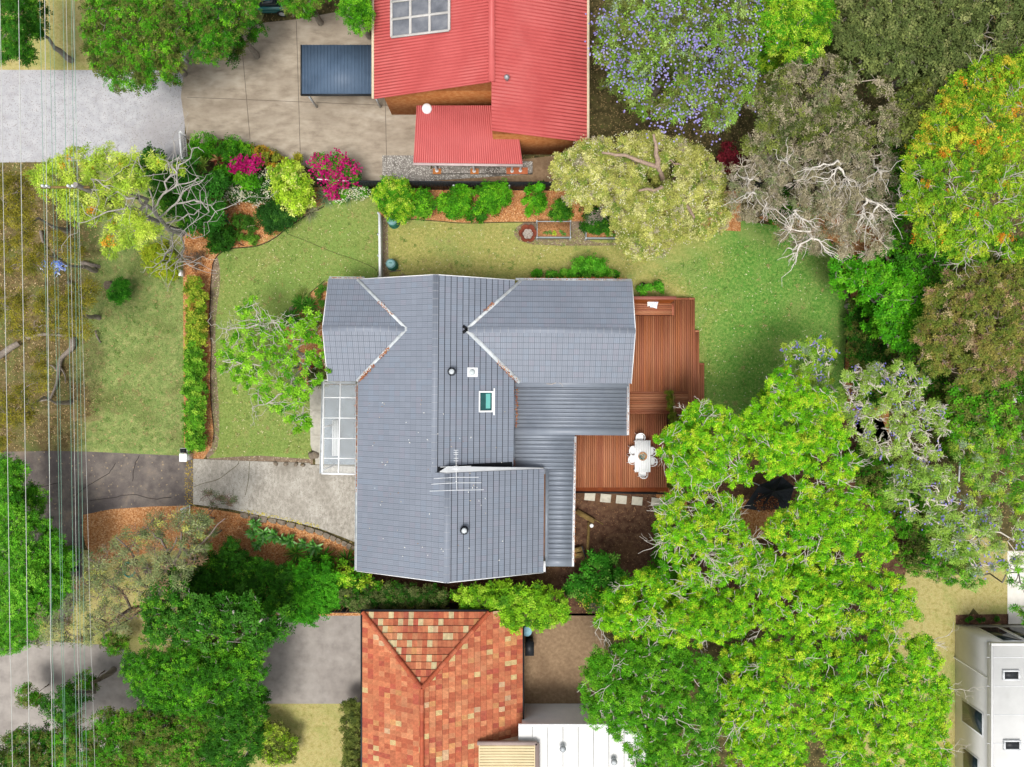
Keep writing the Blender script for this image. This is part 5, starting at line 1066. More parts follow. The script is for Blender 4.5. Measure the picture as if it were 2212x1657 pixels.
# ------------------------------------------------------------------ neighbouring buildings
m_red = mat('red_steel', ['#bb504e', '#c65a57', '#cf6461'], .6, rough=.5, g=.78, spec=.4, patches=(('#d8827c', .22, .5, .75, .5), ('#a3413f', .5, .6, .8, .35)))
m_redr = mat('red_steel_rib', ['#b54a49', '#bf5451'], 1, rough=.5, g=.78)
m_cream = mat('cream_render', ['#c9b89a', '#d8c8ac'], 2, rough=.9, g=.85); m_obrick = mat('orange_brick', ['#a5602f', '#b8743f', '#c58a55'], 5, rough=.95, bump=.3, g=.8)
rh = thing('red_roofed_house', 'house with a bright red ribbed metal roof, skylight and lower verandah roof', 'house', P(1040, 120))
ze, xL, xR, xM = 3.7, P(808, 0, 3.7)[0], P(1268, 0, 3.7)[0], P(1062, 0, 5.4)[0]; zR = 5.3
yl0, yr0, yT = P(0, 213, ze)[1], P(0, 307, ze)[1], P(0, -260, 4)[1]
def sheetroof(mb, rbm, a, b, d, e, n_, w_=.05, h_=.03):
    a, b, d, e = [np.array(q, float) for q in (a, b, d, e)]; nn = unit(np.cross(b - a, e - a)); nn = nn if nn[2] > 0 else -nn
    mb.add([a, b, d, e], [(0, 1, 2, 3)]); mb.add([a - nn * .06, b - nn * .06, d - nn * .06, e - nn * .06], [(3, 2, 1, 0)])
    mb.add([a, b, b - nn * .06, a - nn * .06], [(3, 2, 1, 0)])
    for i in range(n_): f = (i + .5) / n_; rbm.bar(a + (b - a) * f + nn * h_ / 2, e + (d - e) * f + nn * h_ / 2, w_, h_, up=tuple(nn))
mb, r2 = MB(), MB()
sheetroof(mb, r2, (xL, yT, ze), (xL, yl0, ze), (xM, yl0 + .3, zR), (xM, yT, zR), 70)
sheetroof(mb, r2, (xR, yr0, ze), (xR, yT, ze), (xM, yT, zR), (xM, yr0 + .1, zR), 74)
xm2 = P(1102, 0, 4.9)[0]; zm2 = zR - (xm2 - xM) * (zR - ze) / (xR - xM)
rr_ = mb.build('roof', m_red, rh); r2.build('roof_ribs', m_redr, rr_)
mb = MB(); mb.bar((xM, yT, zR + .03), (xM, yl0 + .3, zR + .03), .36, .06); mb.build('ridge_capping', m_red, rr_)
mb = MB(); mb.bar((xR + .07, yT, ze - .02), (xR + .07, yr0, ze - .02), .14, .12); mb.bar((xL - .07, yT, ze - .02), (xL - .07, yl0, ze - .02), .14, .12); mb.build('gutter', m_cream, rh)
mb = MB(); mb.box(xL + .4, yl0 + .5, 0, xM, yT, ze - .1); mb.box(xM, yr0 + .5, 0, xR - .35, yT, ze - .11); mb.add([(xL + .4, yl0 + .5, ze - .1), (xM, yl0 + .5, ze - .1), (xM, yl0 + .5, zR - .15)], [(0, 1, 2)]); mb.add([(xM, yr0 + .5, ze - .1), (xR - .4, yr0 + .5, ze - .1), (xM, yr0 + .5, zR - .1)], [(0, 1, 2)]); mb.build('wall', m_obrick, rh)
zv0, zv1 = 3.05, 2.55; a_, b_ = P(893, 352, zv1), P(1129, 355, zv1); e_, d2_ = P(900, 228, zv0), P(1112, 228, zv0)
mb, r2 = MB(), MB(); sheetroof(mb, r2, a_, b_, d2_, e_, 50, .06, .03); vr_ = mb.build('verandah_roof', m_red, rh); r2.build('roof_ribs', m_redr, vr_)
mb = MB(); mb.bar(a_ + [0, -.06, -.03], b_ + [0, -.06, -.03], .14, .12); mb.build('verandah_gutter', mat('weathered_pink_gutter', ['#b8a3a0', '#cbb9b6'], 3, g=.85), rh)
for px, py in ((945, 372), (1025, 373), (1106, 373), (1184 - 60, 372)): q = P(px, py); mb = MB(); mb.tube([q, (q[0], q[1] , 2.55)], .06, 10); mb.lathe([(.11, .3), (.11, .38), (.06, .4)], q[0], q[1], 12); mb.build('verandah_post', m_white, rh)
mb = MB(); mb.prism(XY([(935,352),(1150,352),(1150,377),(935,377)]), 0, .30); mb.build('verandah_slab', m_dark, rh)
mb = MB(); mb.prism(XY([(1094,362),(1140,362),(1140,376),(1094,376)], .32), .28, .325); mb.build('tiled_step', mat('terracotta_tile', ['#b0603c', '#c2714a'], 3, g=.8), rh)
for (x0, x1) in ((935, 953), (1016, 1034)): mb = MB(); mb.prism(XY([(x0,364),(x1,364),(x1,376),(x0,376)], .32), .29, .322); mb.build('brick_pad', m_obrick, rh)
f0 = lambda px, py, h=.12: (lambda p: np.array([p[0], p[1], ze + (p[0] - xL) * (zR - ze) / (xM - xL) + h]))(P(px, py, 4.6))
fr, pn = MB(), MB()
for i in range(4): px = 842 + i * 43; fr.bar(f0(px, -45), f0(px, 70), .14, .10)
for j in range(4): py = -45 + j * 38.5; fr.bar(f0(842, py, .125), f0(971, py, .125), .12, .09)
sk2 = fr.build('skylight', mat('skylight_frame', ['#b5b2ae', '#c8c5c1'], 2, g=.85), rh)
for i in range(3):
    for j in range(3): mb = MB(); x0, y0 = 844 + i * 43, -43 + j * 38.5; mb.add([f0(x0, y0 + 35, .09), f0(x0 + 40, y0 + 35, .09), f0(x0 + 40, y0, .09), f0(x0, y0, .09)], [(0, 1, 2, 3)]); mb.build('pane', mat('grey_pane', ['#5c5f66', '#70737a', '#85878c'], 1.4, rough=.15, g=.85), sk2)
q = P(921, 231, 3.3); mb = MB(); mb.lathe([(.3, 0), (.3, 3.1), (.22, 3.25), (.0, 3.3)], q[0], q[1], 18); mb.build('water_heater', m_white, rh)
q = f0(1095, 180, .1); q[2] = zR - .4; mb = MB(); mb.lathe([(.10, q[2] - .6), (.10, q[2] + .5), (.16, q[2] + .52), (.0, q[2] + .66)], q[0], q[1], 12); mb.build('flue', m_gal, rh)
cpz = 2.5; cpt = thing('carport', 'blue grey flat roofed carport standing on the tan driveway by the red roof', 'carport', P(722, 150)); (x0, y1), (x1, y0) = D(652, 97, cpz), D(812, 203, cpz)
m_blue = mat('blue_grey_steel', ['#44566b', '#506379', '#5a6d83'], .6, rough=.5, g=.8)
mb = MB(); mb.box(x0, y0, cpz - .1, x1, y1, cpz)
for i in range(22): x_ = x0 + (x1 - x0) * (i + .5) / 22; mb.bar((x_, y0, cpz + .012), (x_, y1, cpz + .012), .05, .025)
mb.build('roof', m_blue, cpt)
mb = MB(); mb.box(x0 - .08, y0 - .08, cpz - .14, x1, y0 - .002, cpz + .02); mb.box(x0 - .08, y0 - .002, cpz - .14, x0 - .002, y1, cpz + .02); mb.build('fascia', m_char, cpt)
for (x, y) in ((x0 + .2, y0 + .2), (x1 - .2, y0 + .2), (x0 + .2, y1 - .2), (x1 - .2, y1 - .2)): mb = MB(); mb.box(x - .05, y - .05, 0, x + .05, y + .05, cpz - .1); mb.build('post', m_gal, cpt)

# orange tiled house
oh = thing('orange_tiled_house', 'house with an orange terracotta tiled hip roof flecked with cream tiles', 'house', P(950, 1500))
zo = 3.0; t25 = math.tan(math.radians(25)); X = lambda px, z=zo: P(px, 0, z)[0]; Y = lambda py, z=zo: P(0, py, z)[1]
oxl, oxr, oyf, oyb = X(784), X(1056), Y(1322), Y(2050); oxm = (oxl + oxr) / 2; oh_ = (oxr - oxl) / 2; ozr = zo + oh_ * t25; oya = oyf - oh_
zx = 2.1; xx = X(1128, zx); zx = zo - (xx - oxr) * t25
m_terr = mat('terracotta', attr=True, scale=5, detail=8, rough=.7, bump=.3, bscale=16, var=.25, patches=(('#8f5a42', .35, .52, .75, .35), ('#e0a080', .5, .6, .8, .25)))
TER = [('#d27a54', 4), ('#da865c', 4), ('#c66a48', 3), ('#df9468', 2), ('#c26048', 1.5), ('#dc9c64', .5), ('#dfb890', .2)]
TER2 = [('#c96a40', 4), ('#d47a4c', 4), ('#c25a38', 3), ('#dc8c5c', 2), ('#d99a70', 1.2)]
tm, um_ = MB(), MB()
def front_col(r, k):
    if RNG.random() < (.5 if (k + 2 * (r % 2)) % 4 < 1 else .06): return c('#e2cf9e') * RNG.uniform(.7, .85)
    return pick(TER, 1)[0] * RNG.uniform(.65, .85)
def side_col(r, k): return (c('#e0c48a') * .75 if RNG.random() < .03 else pick(TER, 1)[0] * RNG.uniform(.65, .85))
KW = dict(tw=.30, th=.40, strips=4, gap=.012, cgap=.03, sg=.014, raise_=.06)
slope(tm, um_, [(oxr, oyf, zo), (oxl, oyf, zo), (oxm, oya, ozr)], front_col, **KW)
slope(tm, um_, [(oxl, oyf, zo), (oxl, oyb, zo), (oxm, oyb, ozr), (oxm, oya, ozr)], side_col, **KW)
slope(tm, um_, [(xx, oyb, zx), (xx, oyf, zx), (oxr, oyf, zo), (oxm, oya, ozr), (oxm, oyb, ozr)], side_col, **KW)
orf = tm.build('roof', m_terr, oh); um_.build('roof_underlay', m_under, orf)
def hipcap(a, b):
    a, b = np.array(a, float), np.array(b, float); ln = np.linalg.norm(b - a); d = (b - a) / ln; mb = MB(); n_ = int(ln / .45)
    for i in range(n_): p, q = a + d * ln * i / n_, a + d * (ln * (i + 1) / n_ - .02); mb.tube([p + [0, 0, .05], q + [0, 0, .075]], [.13, .14], 10, pick([('#b85c3c', 2), ('#a84e34', 1), ('#c77050', 1)], 1)[0] * .8)
    mb.build('hip_capping', m_terr, orf)
hipcap((oxl, oyf, zo), (oxm, oya, ozr)); hipcap((oxr, oyf, zo), (oxm, oya, ozr)); hipcap((oxm, oya, ozr), (oxm, oyb, ozr))
mb = MB(); mb.bar((oxl - .08, oyb, zo - .04), (oxl - .08, oyf + .1, zo - .04), .12, .1); mb.bar((oxl - .1, oyf + .08, zo - .04), (oxr, oyf + .08, zo - .04), .12, .1); mb.bar((xx + .06, oyb, zx - .04), (xx + .06, oyf, zx - .04), .12, .1); mb.build('gutter', m_char, oh)
mb = MB(); mb.box(oxl + .5, oyb, 0, oxr, oyf - .5, zo - .1); mb.box(oxr, oyb, 0, xx - .4, oyf - .8, zx - .08); mb.build('wall', m_obrick, oh)
wa = thing('flat_roofed_annex', 'large plain white flat roof beside the orange tiled house', 'building', P(1250, 1620)); zw_ = 3.2
mb = MB(); mb.prism(XY([(1120,1566),(1395,1566),(1405,1900),(1120,1900)], zw_), zw_ - .2, zw_); mb.build('roof', mat('white_membrane', ['#d9d9d6', '#e8e8e6'], 1, rough=.7, g=.82, patches=(('#b9b6ae', .4, .58, .78, .5),)), wa); mb = MB(); mb.prism(XY([(1128,1574),(1385,1574),(1395,1900),(1128,1900)], zw_), 0, zw_ - .2); mb.build('wall', m_white, wa)
mb = MB(); mb.bar(P(1120, 1566, zw_ + .04), P(1395, 1566, zw_ + .04), .14, .1); mb.build('parapet', m_white, wa)
mb = MB()
for x in range(1150, 1400, 33): mb.bar(P(x, 1570, zw_ + .006), P(x, 1900, zw_ + .006), .05, .012)
mb.build('roof_seam', mat('seam_grey', ['#c9c9c6', '#d4d4d1'], 2, g=.85), wa)
for x, y in ((1215, 1612), (1325, 1640)): q = P(x, y, zw_); mb = MB(); mb.lathe([(.14, zw_), (.14, zw_ + .3), (.2, zw_ + .32), (.0, zw_ + .4)], q[0], q[1], 14); mb.build('roof_vent', m_gal, wa)
ca = thing('cream_roofed_shed', 'cream ribbed roof shed with brown edging between orange and white roofs', 'shed', P(1095, 1640)); zc_ = 3.5
mb = MB(); mb.prism(XY([(1034,1608),(1156,1608),(1156,1900),(1034,1900)], zc_), zc_ - .06, zc_)
for i in range(14): y = 1612 + i * 6; mb.bar(P(1036, y, zc_ + .012), P(1154, y, zc_ + .012), .05, .024)
mb.build('roof', mat('cream_steel', ['#cdbb92', '#d9c8a0'], 1, rough=.6, g=.85), ca); mb = MB(); mb.prism(XY([(1040,1614),(1150,1614),(1150,1900),(1040,1900)], zc_), 0, zc_ - .062); mb.build('wall', m_cream, ca)
mb = MB(); mb.bar(P(1031, 1605, zc_ - .02), P(1160, 1605, zc_ - .02), .2, .16); mb.bar(P(1161, 1605, zc_ - .02), P(1161, 1900, zc_ - .02), .26, .16); mb.build('gutter', mat('taupe_trim', ['#9c8a84', '#aa9892'], 2, g=.85), ca)
panel_fence((1132, 1538), (1330, 1540), 1.6, m_char, 'dark slatted fence across the yard behind the white flat roof', name='yard_fence')
q = P(1138, 1358); mb = MB(); mb.lathe([(.30, 0), (.32, .5), (.30, .52)], q[0], q[1], 16); mb.lathe([(.31, .53), (.1, .6), (.0, .61)], q[0], q[1], 16); tag(mb.build('garden_tub', mat('pale_blue_plastic', ['#7fb2c4', '#9cc8d6'], 3, rough=.5, g=.85), None, True), 'pale blue tub against the side wall of the orange tiled house', 'tub')
q = P(1143, 1385); mb = MB(); mb.box(q[0] - .25, q[1] - .5, 0, q[0] + .25, q[1] + .3, 1.0); mb.box(q[0] - .28, q[1] - .53, 1.003, q[0] + .28, q[1] + .33, 1.06); tag(mb.build('wheelie_bin', m_char), 'dark bin standing along the side wall of the orange tiled house', 'bin')
# white modern house
mh = thing('white_modern_house', 'white box like modern house with flat roof and dark windows', 'house', P(2140, 1500)); zh = 3.3
mx, my = P(2062, 0)[0], P(0, 1349)[1]; mxe = P(2500, 0)[0]; mye = P(0, 1950)[1]
m_mod = mat('white_render', ['#dededc', '#eaeae8'], 1, rough=.8, g=.88, patches=(('#c2c2be', .5, .6, .8, .4),)); m_side2 = mat('pale_grey_render', ['#cfd2d4', '#dadcdd'], 1, rough=.8, g=.9)
mb = MB(); mb.box(mx + .02, mye, 0, mxe, my - .02, zh - .15); mb.build('wall', m_mod, mh)
mb = MB(); mb.box(mx - .06, mye, zh - .148, mxe, my + .06, zh); mb.build('roof', m_mod, mh)
mb = MB(); mb.bar((mx - .03, my + .03, zh + .08), (mxe, my + .03, zh + .08), .14, .16); mb.bar((mx + .01, mye, zh + .078), (mx + .01, my - .05, zh + .078), .14, .156); mb.build('parapet', m_mod, mh)
for x0, x1 in ((P(2100, 0)[0], P(2140, 0)[0]), (P(2150, 0)[0], P(2195, 0)[0])):
    mb = MB(); mb.box(x0 - .08, my - .02, .5, x1 + .08, my + .03, 2.9); o = mb.build('window', m_white, mh); mb = MB(); mb.box(x0, my - .02, .6, x1, my + .04, 2.8); mb.build('pane', m_glass, o)
for py, h0, h1, ln in ((1500, .8, 2.6, 1.3), (1600, .9, 2.2, 1.5)):
    y = P(0, py)[1]; mb = MB(); mb.box(mx - .02, y - ln - .1, h0 - .1, mx + .03, y + .1, h1 + .1); o = mb.build('window', m_side2, mh); mb = MB(); mb.box(mx - .035, y - ln, h0, mx + .03, y, h1); mb.build('pane', m_glass, o)
for px, py in ((2182, 1457), (2184, 1608)):
    q = P(px, py, zh); mb = MB()
    for (x0, y0, x1, y1) in ((-.5, -.3, .5, -.22), (-.5, .22, .5, .3), (-.5, -.218, -.42, .218), (.42, -.218, .5, .218)): mb.box(q[0] + x0, q[1] + y0, zh, q[0] + x1, q[1] + y1, zh + .14)
    o = mb.build('roof_light', m_side2, mh); mb = MB(); mb.box(q[0] - .42, q[1] - .22, zh + .02, q[0] + .42, q[1] + .22, zh + .09); mb.build('pane', m_char, o)
mb = MB()
for py in range(1420, 1900, 62): mb.bar(P(2132, py, zh + .005), P(2500, py, zh + .005), .04, .01)
mb.build('roof_seam', m_side2, mh)
mb = MB(); mb.tube([P(2063, 1420, 0) - [.06, 0, 0], P(2063, 1420, 0) + [-.06, 0, zh - .2]], .045, 8); mb.build('downpipe', m_white, mh)
sh_ = thing('garden_shed', 'small pale roofed shed peeping out between dense trees', 'shed', P(2215, 862)); mb = MB(); mb.prism(XY([(2186,848),(2290,830),(2296,880),(2192,886)], 2.3), 2.2, 2.3); mb.build('roof', m_pale, sh_); mb = MB(); mb.prism(XY([(2196,856),(2286,840),(2290,872),(2200,878)], 2.2), 0, 2.2); mb.build('wall', m_dark, sh_)
# parked car half under the trees
ck = P(568, 6); car = thing('parked_car', 'teal car parked at the upper edge under olive trees', 'car', ck); m_teal = mat('teal_car_paint', ['#2f6f70', '#3a8080'], 1, rough=.2, spec=.6, g=.8)
def cbox(z0, z1, hx0, hx1, hy0, hy1, dx=0): return [(ck[0] + s * hx0 * 1.0, ck[1] + t * hy0, z0) for s, t in ((-1, -1), (1, -1), (1, 1), (-1, 1))] + [(ck[0] + dx + s * hx1, ck[1] + t * hy1, z1) for s, t in ((-1, -1), (1, -1), (1, 1), (-1, 1))]
FB = [(3,2,1,0),(4,5,6,7),(0,1,5,4),(1,2,6,5),(2,3,7,6),(3,0,4,7)]
mb = MB(); mb.add(cbox(.3, .62, 2.15, 2.2, .86, .9), FB); mb.add(cbox(.62, .92, 2.2, 2.05, .9, .82), FB); mb.build('body', m_teal, car)
mb = MB(); mb.add(cbox(.922, 1.36, 1.45, .95, .78, .64, -.15), FB); mb.build('windows', m_glass, car); mb = MB(); mb.add(cbox(1.362, 1.43, .96, .85, .645, .58, -.15), FB); mb.build('roof', m_teal, car)
for sx in (-1.35, 1.35):
    for sy in (-.82, .82): mb = MB(); mb.tube([(ck[0] + sx, ck[1] + sy - .1, .33), (ck[0] + sx, ck[1] + sy + .1, .33)], .33, 18); o = mb.build('wheel', m_black, car); mb = MB(); mb.tube([(ck[0] + sx, ck[1] + sy - .105, .33), (ck[0] + sx, ck[1] + sy + .105, .33)], .2, 14); mb.build('rim', m_gal, o)
for sy in (-.62, .62): mb = MB(); mb.box(ck[0] + 2.03, ck[1] + sy - .15, .66, ck[0] + 2.2, ck[1] + sy + .15, .78); mb.build('headlight', m_wp, car)
# ------------------------------------------------------------------ trees and shrubs
BRI = [('#8ed21c', 4), ('#72c018', 4), ('#aee02a', 3), ('#4f9c12', 3), ('#cce23c', 1.6)]
MAG = [('#86c428', 4), ('#6cae1c', 3), ('#9ad23a', 2), ('#4e9418', 2)]
MID = [('#58a418', 4), ('#448c12', 3), ('#76ba22', 2), ('#36780e', 2)]
DRK = [('#347214', 4), ('#2a600f', 3), ('#4a8a1a', 2), ('#66a022', 1)]
VDK = [('#275710', 4), ('#326814', 3), ('#467f1c', 1)]
LIM = [('#a8cc30', 4), ('#8cba24', 3), ('#c6de50', 2), ('#6ea01e', 2)]
YEL = [('#c4dc4c', 4), ('#aacc3c', 3), ('#d6e46a', 2), ('#94b83a', 2), ('#e09a2c', .35)]
YOR = [('#a0cc2c', 4), ('#80b422', 4), ('#c4d83c', 2), ('#5a981a', 3), ('#e08c24', .3)]
PAL = [('#c4c468', 4), ('#aab054', 3), ('#d8d68c', 2), ('#92a048', 2), ('#7c983c', 1), ('#b8ac94', .6)]
GRB = [('#a09878', 4), ('#b0a688', 3), ('#888064', 3), ('#7c865a', 3)]
OLV = [('#6e7a34', 4), ('#5c6a2c', 3), ('#848e44', 2), ('#4a5a26', 2)]
OLD = [('#66743e', 4), ('#586834', 3), ('#7a8648', 2), ('#8a9058', 1)]
PNK = [('#848a3a', 4), ('#948c44', 2), ('#a8886a', 1.2), ('#6a7e2e', 5), ('#c0ac80', .6)]
JAC = [('#8fb848', 4), ('#74a034', 3), ('#a8c868', 2), ('#90a880', 1)]
JGR = [('#9cc04c', 4), ('#84ac3c', 3), ('#b0d060', 2), ('#98a878', 1)]
GUM = [('#84935e', 4), ('#6c7e50', 3), ('#9aa070', 2), ('#94795c', 1.5), ('#b8bc60', 1)]
MUS = [('#9a922a', 4), ('#84802a', 3), ('#b0a636', 2), ('#68702a', 2)]
PUR = [('#8f86d8', 4), ('#7f78c8', 3), ('#a8a0e4', 2)]
CRM = [('#ece8cc', 4), ('#f4f2e2', 2), ('#d8d4a8', 2)]

# street side: tall lime yellow tree, bare grey limbs towards the house
def t1_extra(m):
    cc = c('#aaa59e', .9)
    for pts in ([(392,505,1.5),(350,478,5),(318,444,7),(290,428,8.6),(240,412,9.2),(190,408,9.6)], [(340,462,6),(322,408,8),(310,370,9),(298,338,9.6)], [(350,478,5.5),(345,500,6.5),(352,528,7)], [(318,444,7.5),(276,450,8.6),(222,462,9.2),(170,482,9.4)],
                [(330,452,6.6),(352,420,8),(380,402,8.6),(410,394,8.9),(430,384,9)], [(380,402,8.6),(382,372,8.9),(386,340,9)], [(352,420,8),(368,380,8.6),(400,350,9),(430,318,9.2)], [(345,470,6),(380,440,7),(420,432,7.4),(456,444,7.6),(470,462,7.6)], [(420,432,7.4),(440,440,7.6),(452,458,7.5)],
                [(360,482,5),(396,470,6.2),(430,452,6.6)], [(380,440,7),(404,408,8),(440,388,8.4)], [(370,492,4.5),(400,500,5.2),(416,516,5.4)], [(376,500,4),(372,540,5),(366,562,5.6)], [(390,510,3),(392,546,4),(384,582,5)], [(372,540,5),(352,562,6),(340,570,6.4)], [(392,546,4),(404,570,5)], [(318,444,7.5),(308,478,8),(290,500,8.6)], [(308,410,8.2),(280,388,9),(262,380,9.3)], [(382,372,8.9),(364,352,9.2)], [(240,412,9.2),(214,392,9.6),(196,386,9.8)]):
        a_ = np.array([P(*q) for q in pts]); n_ = len(pts); r0 = .15 if pts[0][:2] == (392,505) else .055
        q = np.vstack([wig(a_[i], a_[i + 1], 3, .10)[:-1] for i in range(n_ - 1)] + [a_[-1:]]); m.tube(q, np.linspace(r0, .018, len(q)), 6, cc)
        for _ in range(6): s0 = q[RNG.integers(2, len(q))]; m.tube(wig(s0, s0 + RNG.normal(0, 1, 3) * [1.1, 1.1, .4], 4, .2), np.linspace(.02, .008, 5), 4, cc * 1.1, cap=False)
T1 = fill([(62,372),(110,352),(165,318),(250,320),(312,345),(318,400),(250,440),(170,478),(120,462),(88,420)], 30, 8.6, 1.0, gap=.9) + fill([(216,440),(300,452),(345,470),(352,520),(300,536),(220,545),(205,515),(245,480)], 28, 8.0, .8, gap=.95, keep=.85) + [(205,480,18,8.8),(238,545,16,8.3),(340,350,24,8.8),(385,360,18,8.6),(300,385,20,8.9)]
tree('tree', 'lime yellow sparse tree with bare grey limbs beside the power pole', 'tree', T1, 'feather', YEL, base=(392,505), lai=2.1, skirt=0, trunk='#96918a', r0=.2, twigs=2, extra=t1_extra, tr=.012, poke=1.0, flat=.55, low=-.1)
shrub('shrub', 'low olive yellow rounded shrub under the bare grey limbs on the verge', [(345,560,34,1.3),(362,585,22,1.1),(330,545,20,1.2)], 'small', [('#a2b428', 4), ('#86a020', 3), ('#c6c838', 1.5)])
shrub('dead_shrub', 'grey brown leafless shrub at the top of the clipped hedge', [(412,560,26,1.2)], 'fine', [('#6e6254', 3), ('#574c40', 2)], lai=.8, twigs=14, trunk='#7d7266')
shrub('shrub', 'round bright green shrub beside the grey tree stump', [(258,628,24,1.4),(250,645,14,1.1),(264,612,14,1.2)], 'fine', [('#3f8f1c', 4), ('#56a628', 3), ('#2f7416', 2)], size=1.3)
# mustard scrub of the verge gum
for k, (poly, lab) in enumerate((([(-20,360),(70,375),(78,470),(60,560),(30,580),(-20,560)], 'olive mustard gum tree crown at the upper end of the dry verge'), ([(-20,590),(60,585),(150,600),(180,540),(130,500),(70,540)], 'sparse olive mustard gum crown over blue sheet and dry leaves'), ([(-20,620),(80,640),(200,600),(215,680),(190,730),(100,720),(-20,730)], 'wide mustard gum crown above the thick dead branch'), ([(-20,860),(40,840),(80,790),(60,770),(110,740),(90,860),(50,960),(-20,975)], 'dark mustard gum crown just above the asphalt crossover'))):
    tree('gum_tree', lab, 'tree', fill(poly, 26, 4.5, 1.2, gap=1.0, keep=.85), 'gum', MUS, lg=.72, lai=1.6, trunk='#8f857a', r0=.13, twigs=3, tr=.012, size=.85)
tree('tree', 'bright green dense tree at the edge of the asphalt crossover under the power lines', 'tree', fill([(-40,1010),(20,990),(60,1015),(50,1050),(40,1080),(100,1130),(150,1200),(152,1260),(130,1330),(40,1410),(-40,1420)], 27, 4.0, 1.4, gap=.85), 'star', [('#4f9a1a', 4), ('#6ab426', 3), ('#86c838', 1.5), ('#34760f', 2)], lai=3.2, r0=.16)
# gum with grey green leaves over the straw grass
def gx(m):
    cc = c('#7d6f66', .85)
    for pts in ([(385,1300,.2),(386,1250,3),(376,1215,4.5),(352,1175,6),(330,1150,6.6)], [(376,1215,4.5),(392,1180,5.6),(392,1150,6)], [(330,1297,.2),(362,1280,2.5),(366,1240,4),(362,1200,5.4),(382,1160,6.2)], [(345,1285,1.6),(302,1262,4),(292,1210,5.4),(250,1160,6.2)], [(385,1280,1),(410,1200,4),(440,1170,5),(486,1120,5.6)], [(330,1297,.4),(282,1315,3),(250,1268,4.6),(215,1240,5.6)], [(282,1315,3),(236,1348,4.5),(190,1330,5.6)]):
        a_ = np.array([P(*q) for q in pts]); q = np.vstack([wig(a_[i], a_[i + 1], 3, .08)[:-1] for i in range(len(pts) - 1)] + [a_[-1:]]); m.tube(q, np.linspace(.11, .03, len(q)), 7, cc)
GB = fill([(60,1385),(90,1320),(150,1300),(160,1240),(200,1190),(260,1150),(320,1120),(400,1095),(460,1095),(440,1180),(400,1290),(330,1300),(300,1330),(250,1380),(150,1395)], 24, 5.4, .8, gap=1.0, keep=.9)
tree('gum_tree', 'airy grey green gum tree with crooked brown limbs over the straw coloured grass', 'tree', GB, 'gum', GUM, base=(370,1298), lai=1.05, trunk='#7d6f66', r0=.10, twigs=4, extra=gx, tr=.012, sub=3, poke=1.1)
tree('gum_sapling', 'thin reddish gum sapling reaching over the concrete driveway', 'tree', [(448,1070,15,3.4),(470,1078,13,3.5),(490,1072,13,3.5),(512,1080,12,3.4),(460,1090,10,3.2),(498,1092,11,3.2)], 'gum', [('#5e6e48', 4), ('#7a6a54', 2), ('#8a5e50', 1)], base=(462,1120), lai=.95, trunk='#85706a', r0=.05, twigs=4, size=.75)
tree('gum_sapling', 'leggy grey leaved gum bush inside the corner of the driveway mulch bed', 'tree', fill([(404,1120),(450,1120),(470,1160),(440,1210),(404,1240)], 16, 3.0, .6, gap=1.0), 'gum', GUM + [('#6a9a3a', 3)], lai=1.9, trunk='#85786a', r0=.06, twigs=3)
# corner group of dark shrubs
shrub('shrub', 'big dark green glossy shrub under the bare limbs, farthest from the house', [(318,372,30,2.6),(345,395,32,2.8),(330,345,26,2.4),(360,430,30,2.6),(390,455,26,2.4)], 'broad', DRK, lai=3.4)
shrub('shrub', 'large dark green shrub filling the corner of the mulch bed', [(420,392,42,2.8),(455,425,34,2.7),(418,440,38,2.6),(440,475,34,2.3),(470,455,24,2.2),(420,480,26,2.0),(465,395,24,2.4),(400,370,26,2.5)], 'broad', [('#3a8020', 4), ('#2e6a1a', 3), ('#529a30', 2)], lai=3.4)
shrub('shrub', 'low very dark green shrub at the curved lower edge of the mulch bed', [(456,514,22,1.1),(480,508,24,1.2),(490,525,16,.9),(470,528,18,.9)], 'broad', VDK)
shrub('yucca_bush', 'leafy green shrub with strap leaves between white flowers and red rosette', [(500,378,20,1.6),(530,385,20,1.6),(520,362,18,1.6),(550,380,18,1.5),(480,372,16,1.5)], 'broad', MID, size=1.4)
shrub('flowering_groundcover', 'dark green groundcover sprinkled with white flowers along the fence line', [(492,412,20,1.0),(515,410,20,1.0),(540,415,20,1.0),(562,425,22,1.0),(580,412,18,1.0),(505,424,14,.8),(575,392,16,1.1),(590,380,14,1.2)], 'small', VDK + [('#3f7a28', 3)], flowers=(CRM, 1500, .045, 3, .10))
shrub('shrub', 'rounded lime green variegated shrub beside the magenta blossom', [(628,400,42,2.6),(640,425,34,2.3),(615,380,30,2.5),(655,420,26,2.1),(640,438,22,1.8),(628,365,20,2.4)], 'small', LIM + [('#dce878', 2)], size=1.5, lai=3.4)
for lab, bl in (('magenta bougainvillea, the larger mass by the charcoal fence', [(690,350,17,2.1),(715,360,19,2.2),(745,365,19,2.2),(764,378,14,1.9),(735,345,14,2.4),(724,382,15,1.9),(695,375,13,1.9),(752,392,12,1.6)]), ('magenta bougainvillea, the smaller clump behind the leafy strap shrub', [(514,358,11,1.9),(528,354,9,1.9),(553,352,9,1.9),(540,362,8,1.8)]), ('sprig of magenta bougainvillea hanging below the pale fence rail', [(716,412,12,1.3),(725,420,9,1.1)])):
    shrub('bougainvillea', lab, bl, 'small', MID + VDK, flowers=([('#b81468', 4), ('#cf2a80', 3), ('#9a0f54', 2)], 120 * len(bl), .075, 6, .15), lai=3.0, cat='flowering shrub')
shrub('hedge', 'dark clipped shrub with rounded triangle outline in the mulch bed', [(572,468,22,1.2),(600,462,24,1.3),(630,458,20,1.2),(590,482,20,1.2),(612,478,18,1.2),(575,490,14,1.1),(582,448,16,1.2),(610,446,18,1.2)], 'small', [('#2c5c1a', 4), ('#24501a', 3), ('#4a7e28', 1.2)], flat=.6, lai=3.6)
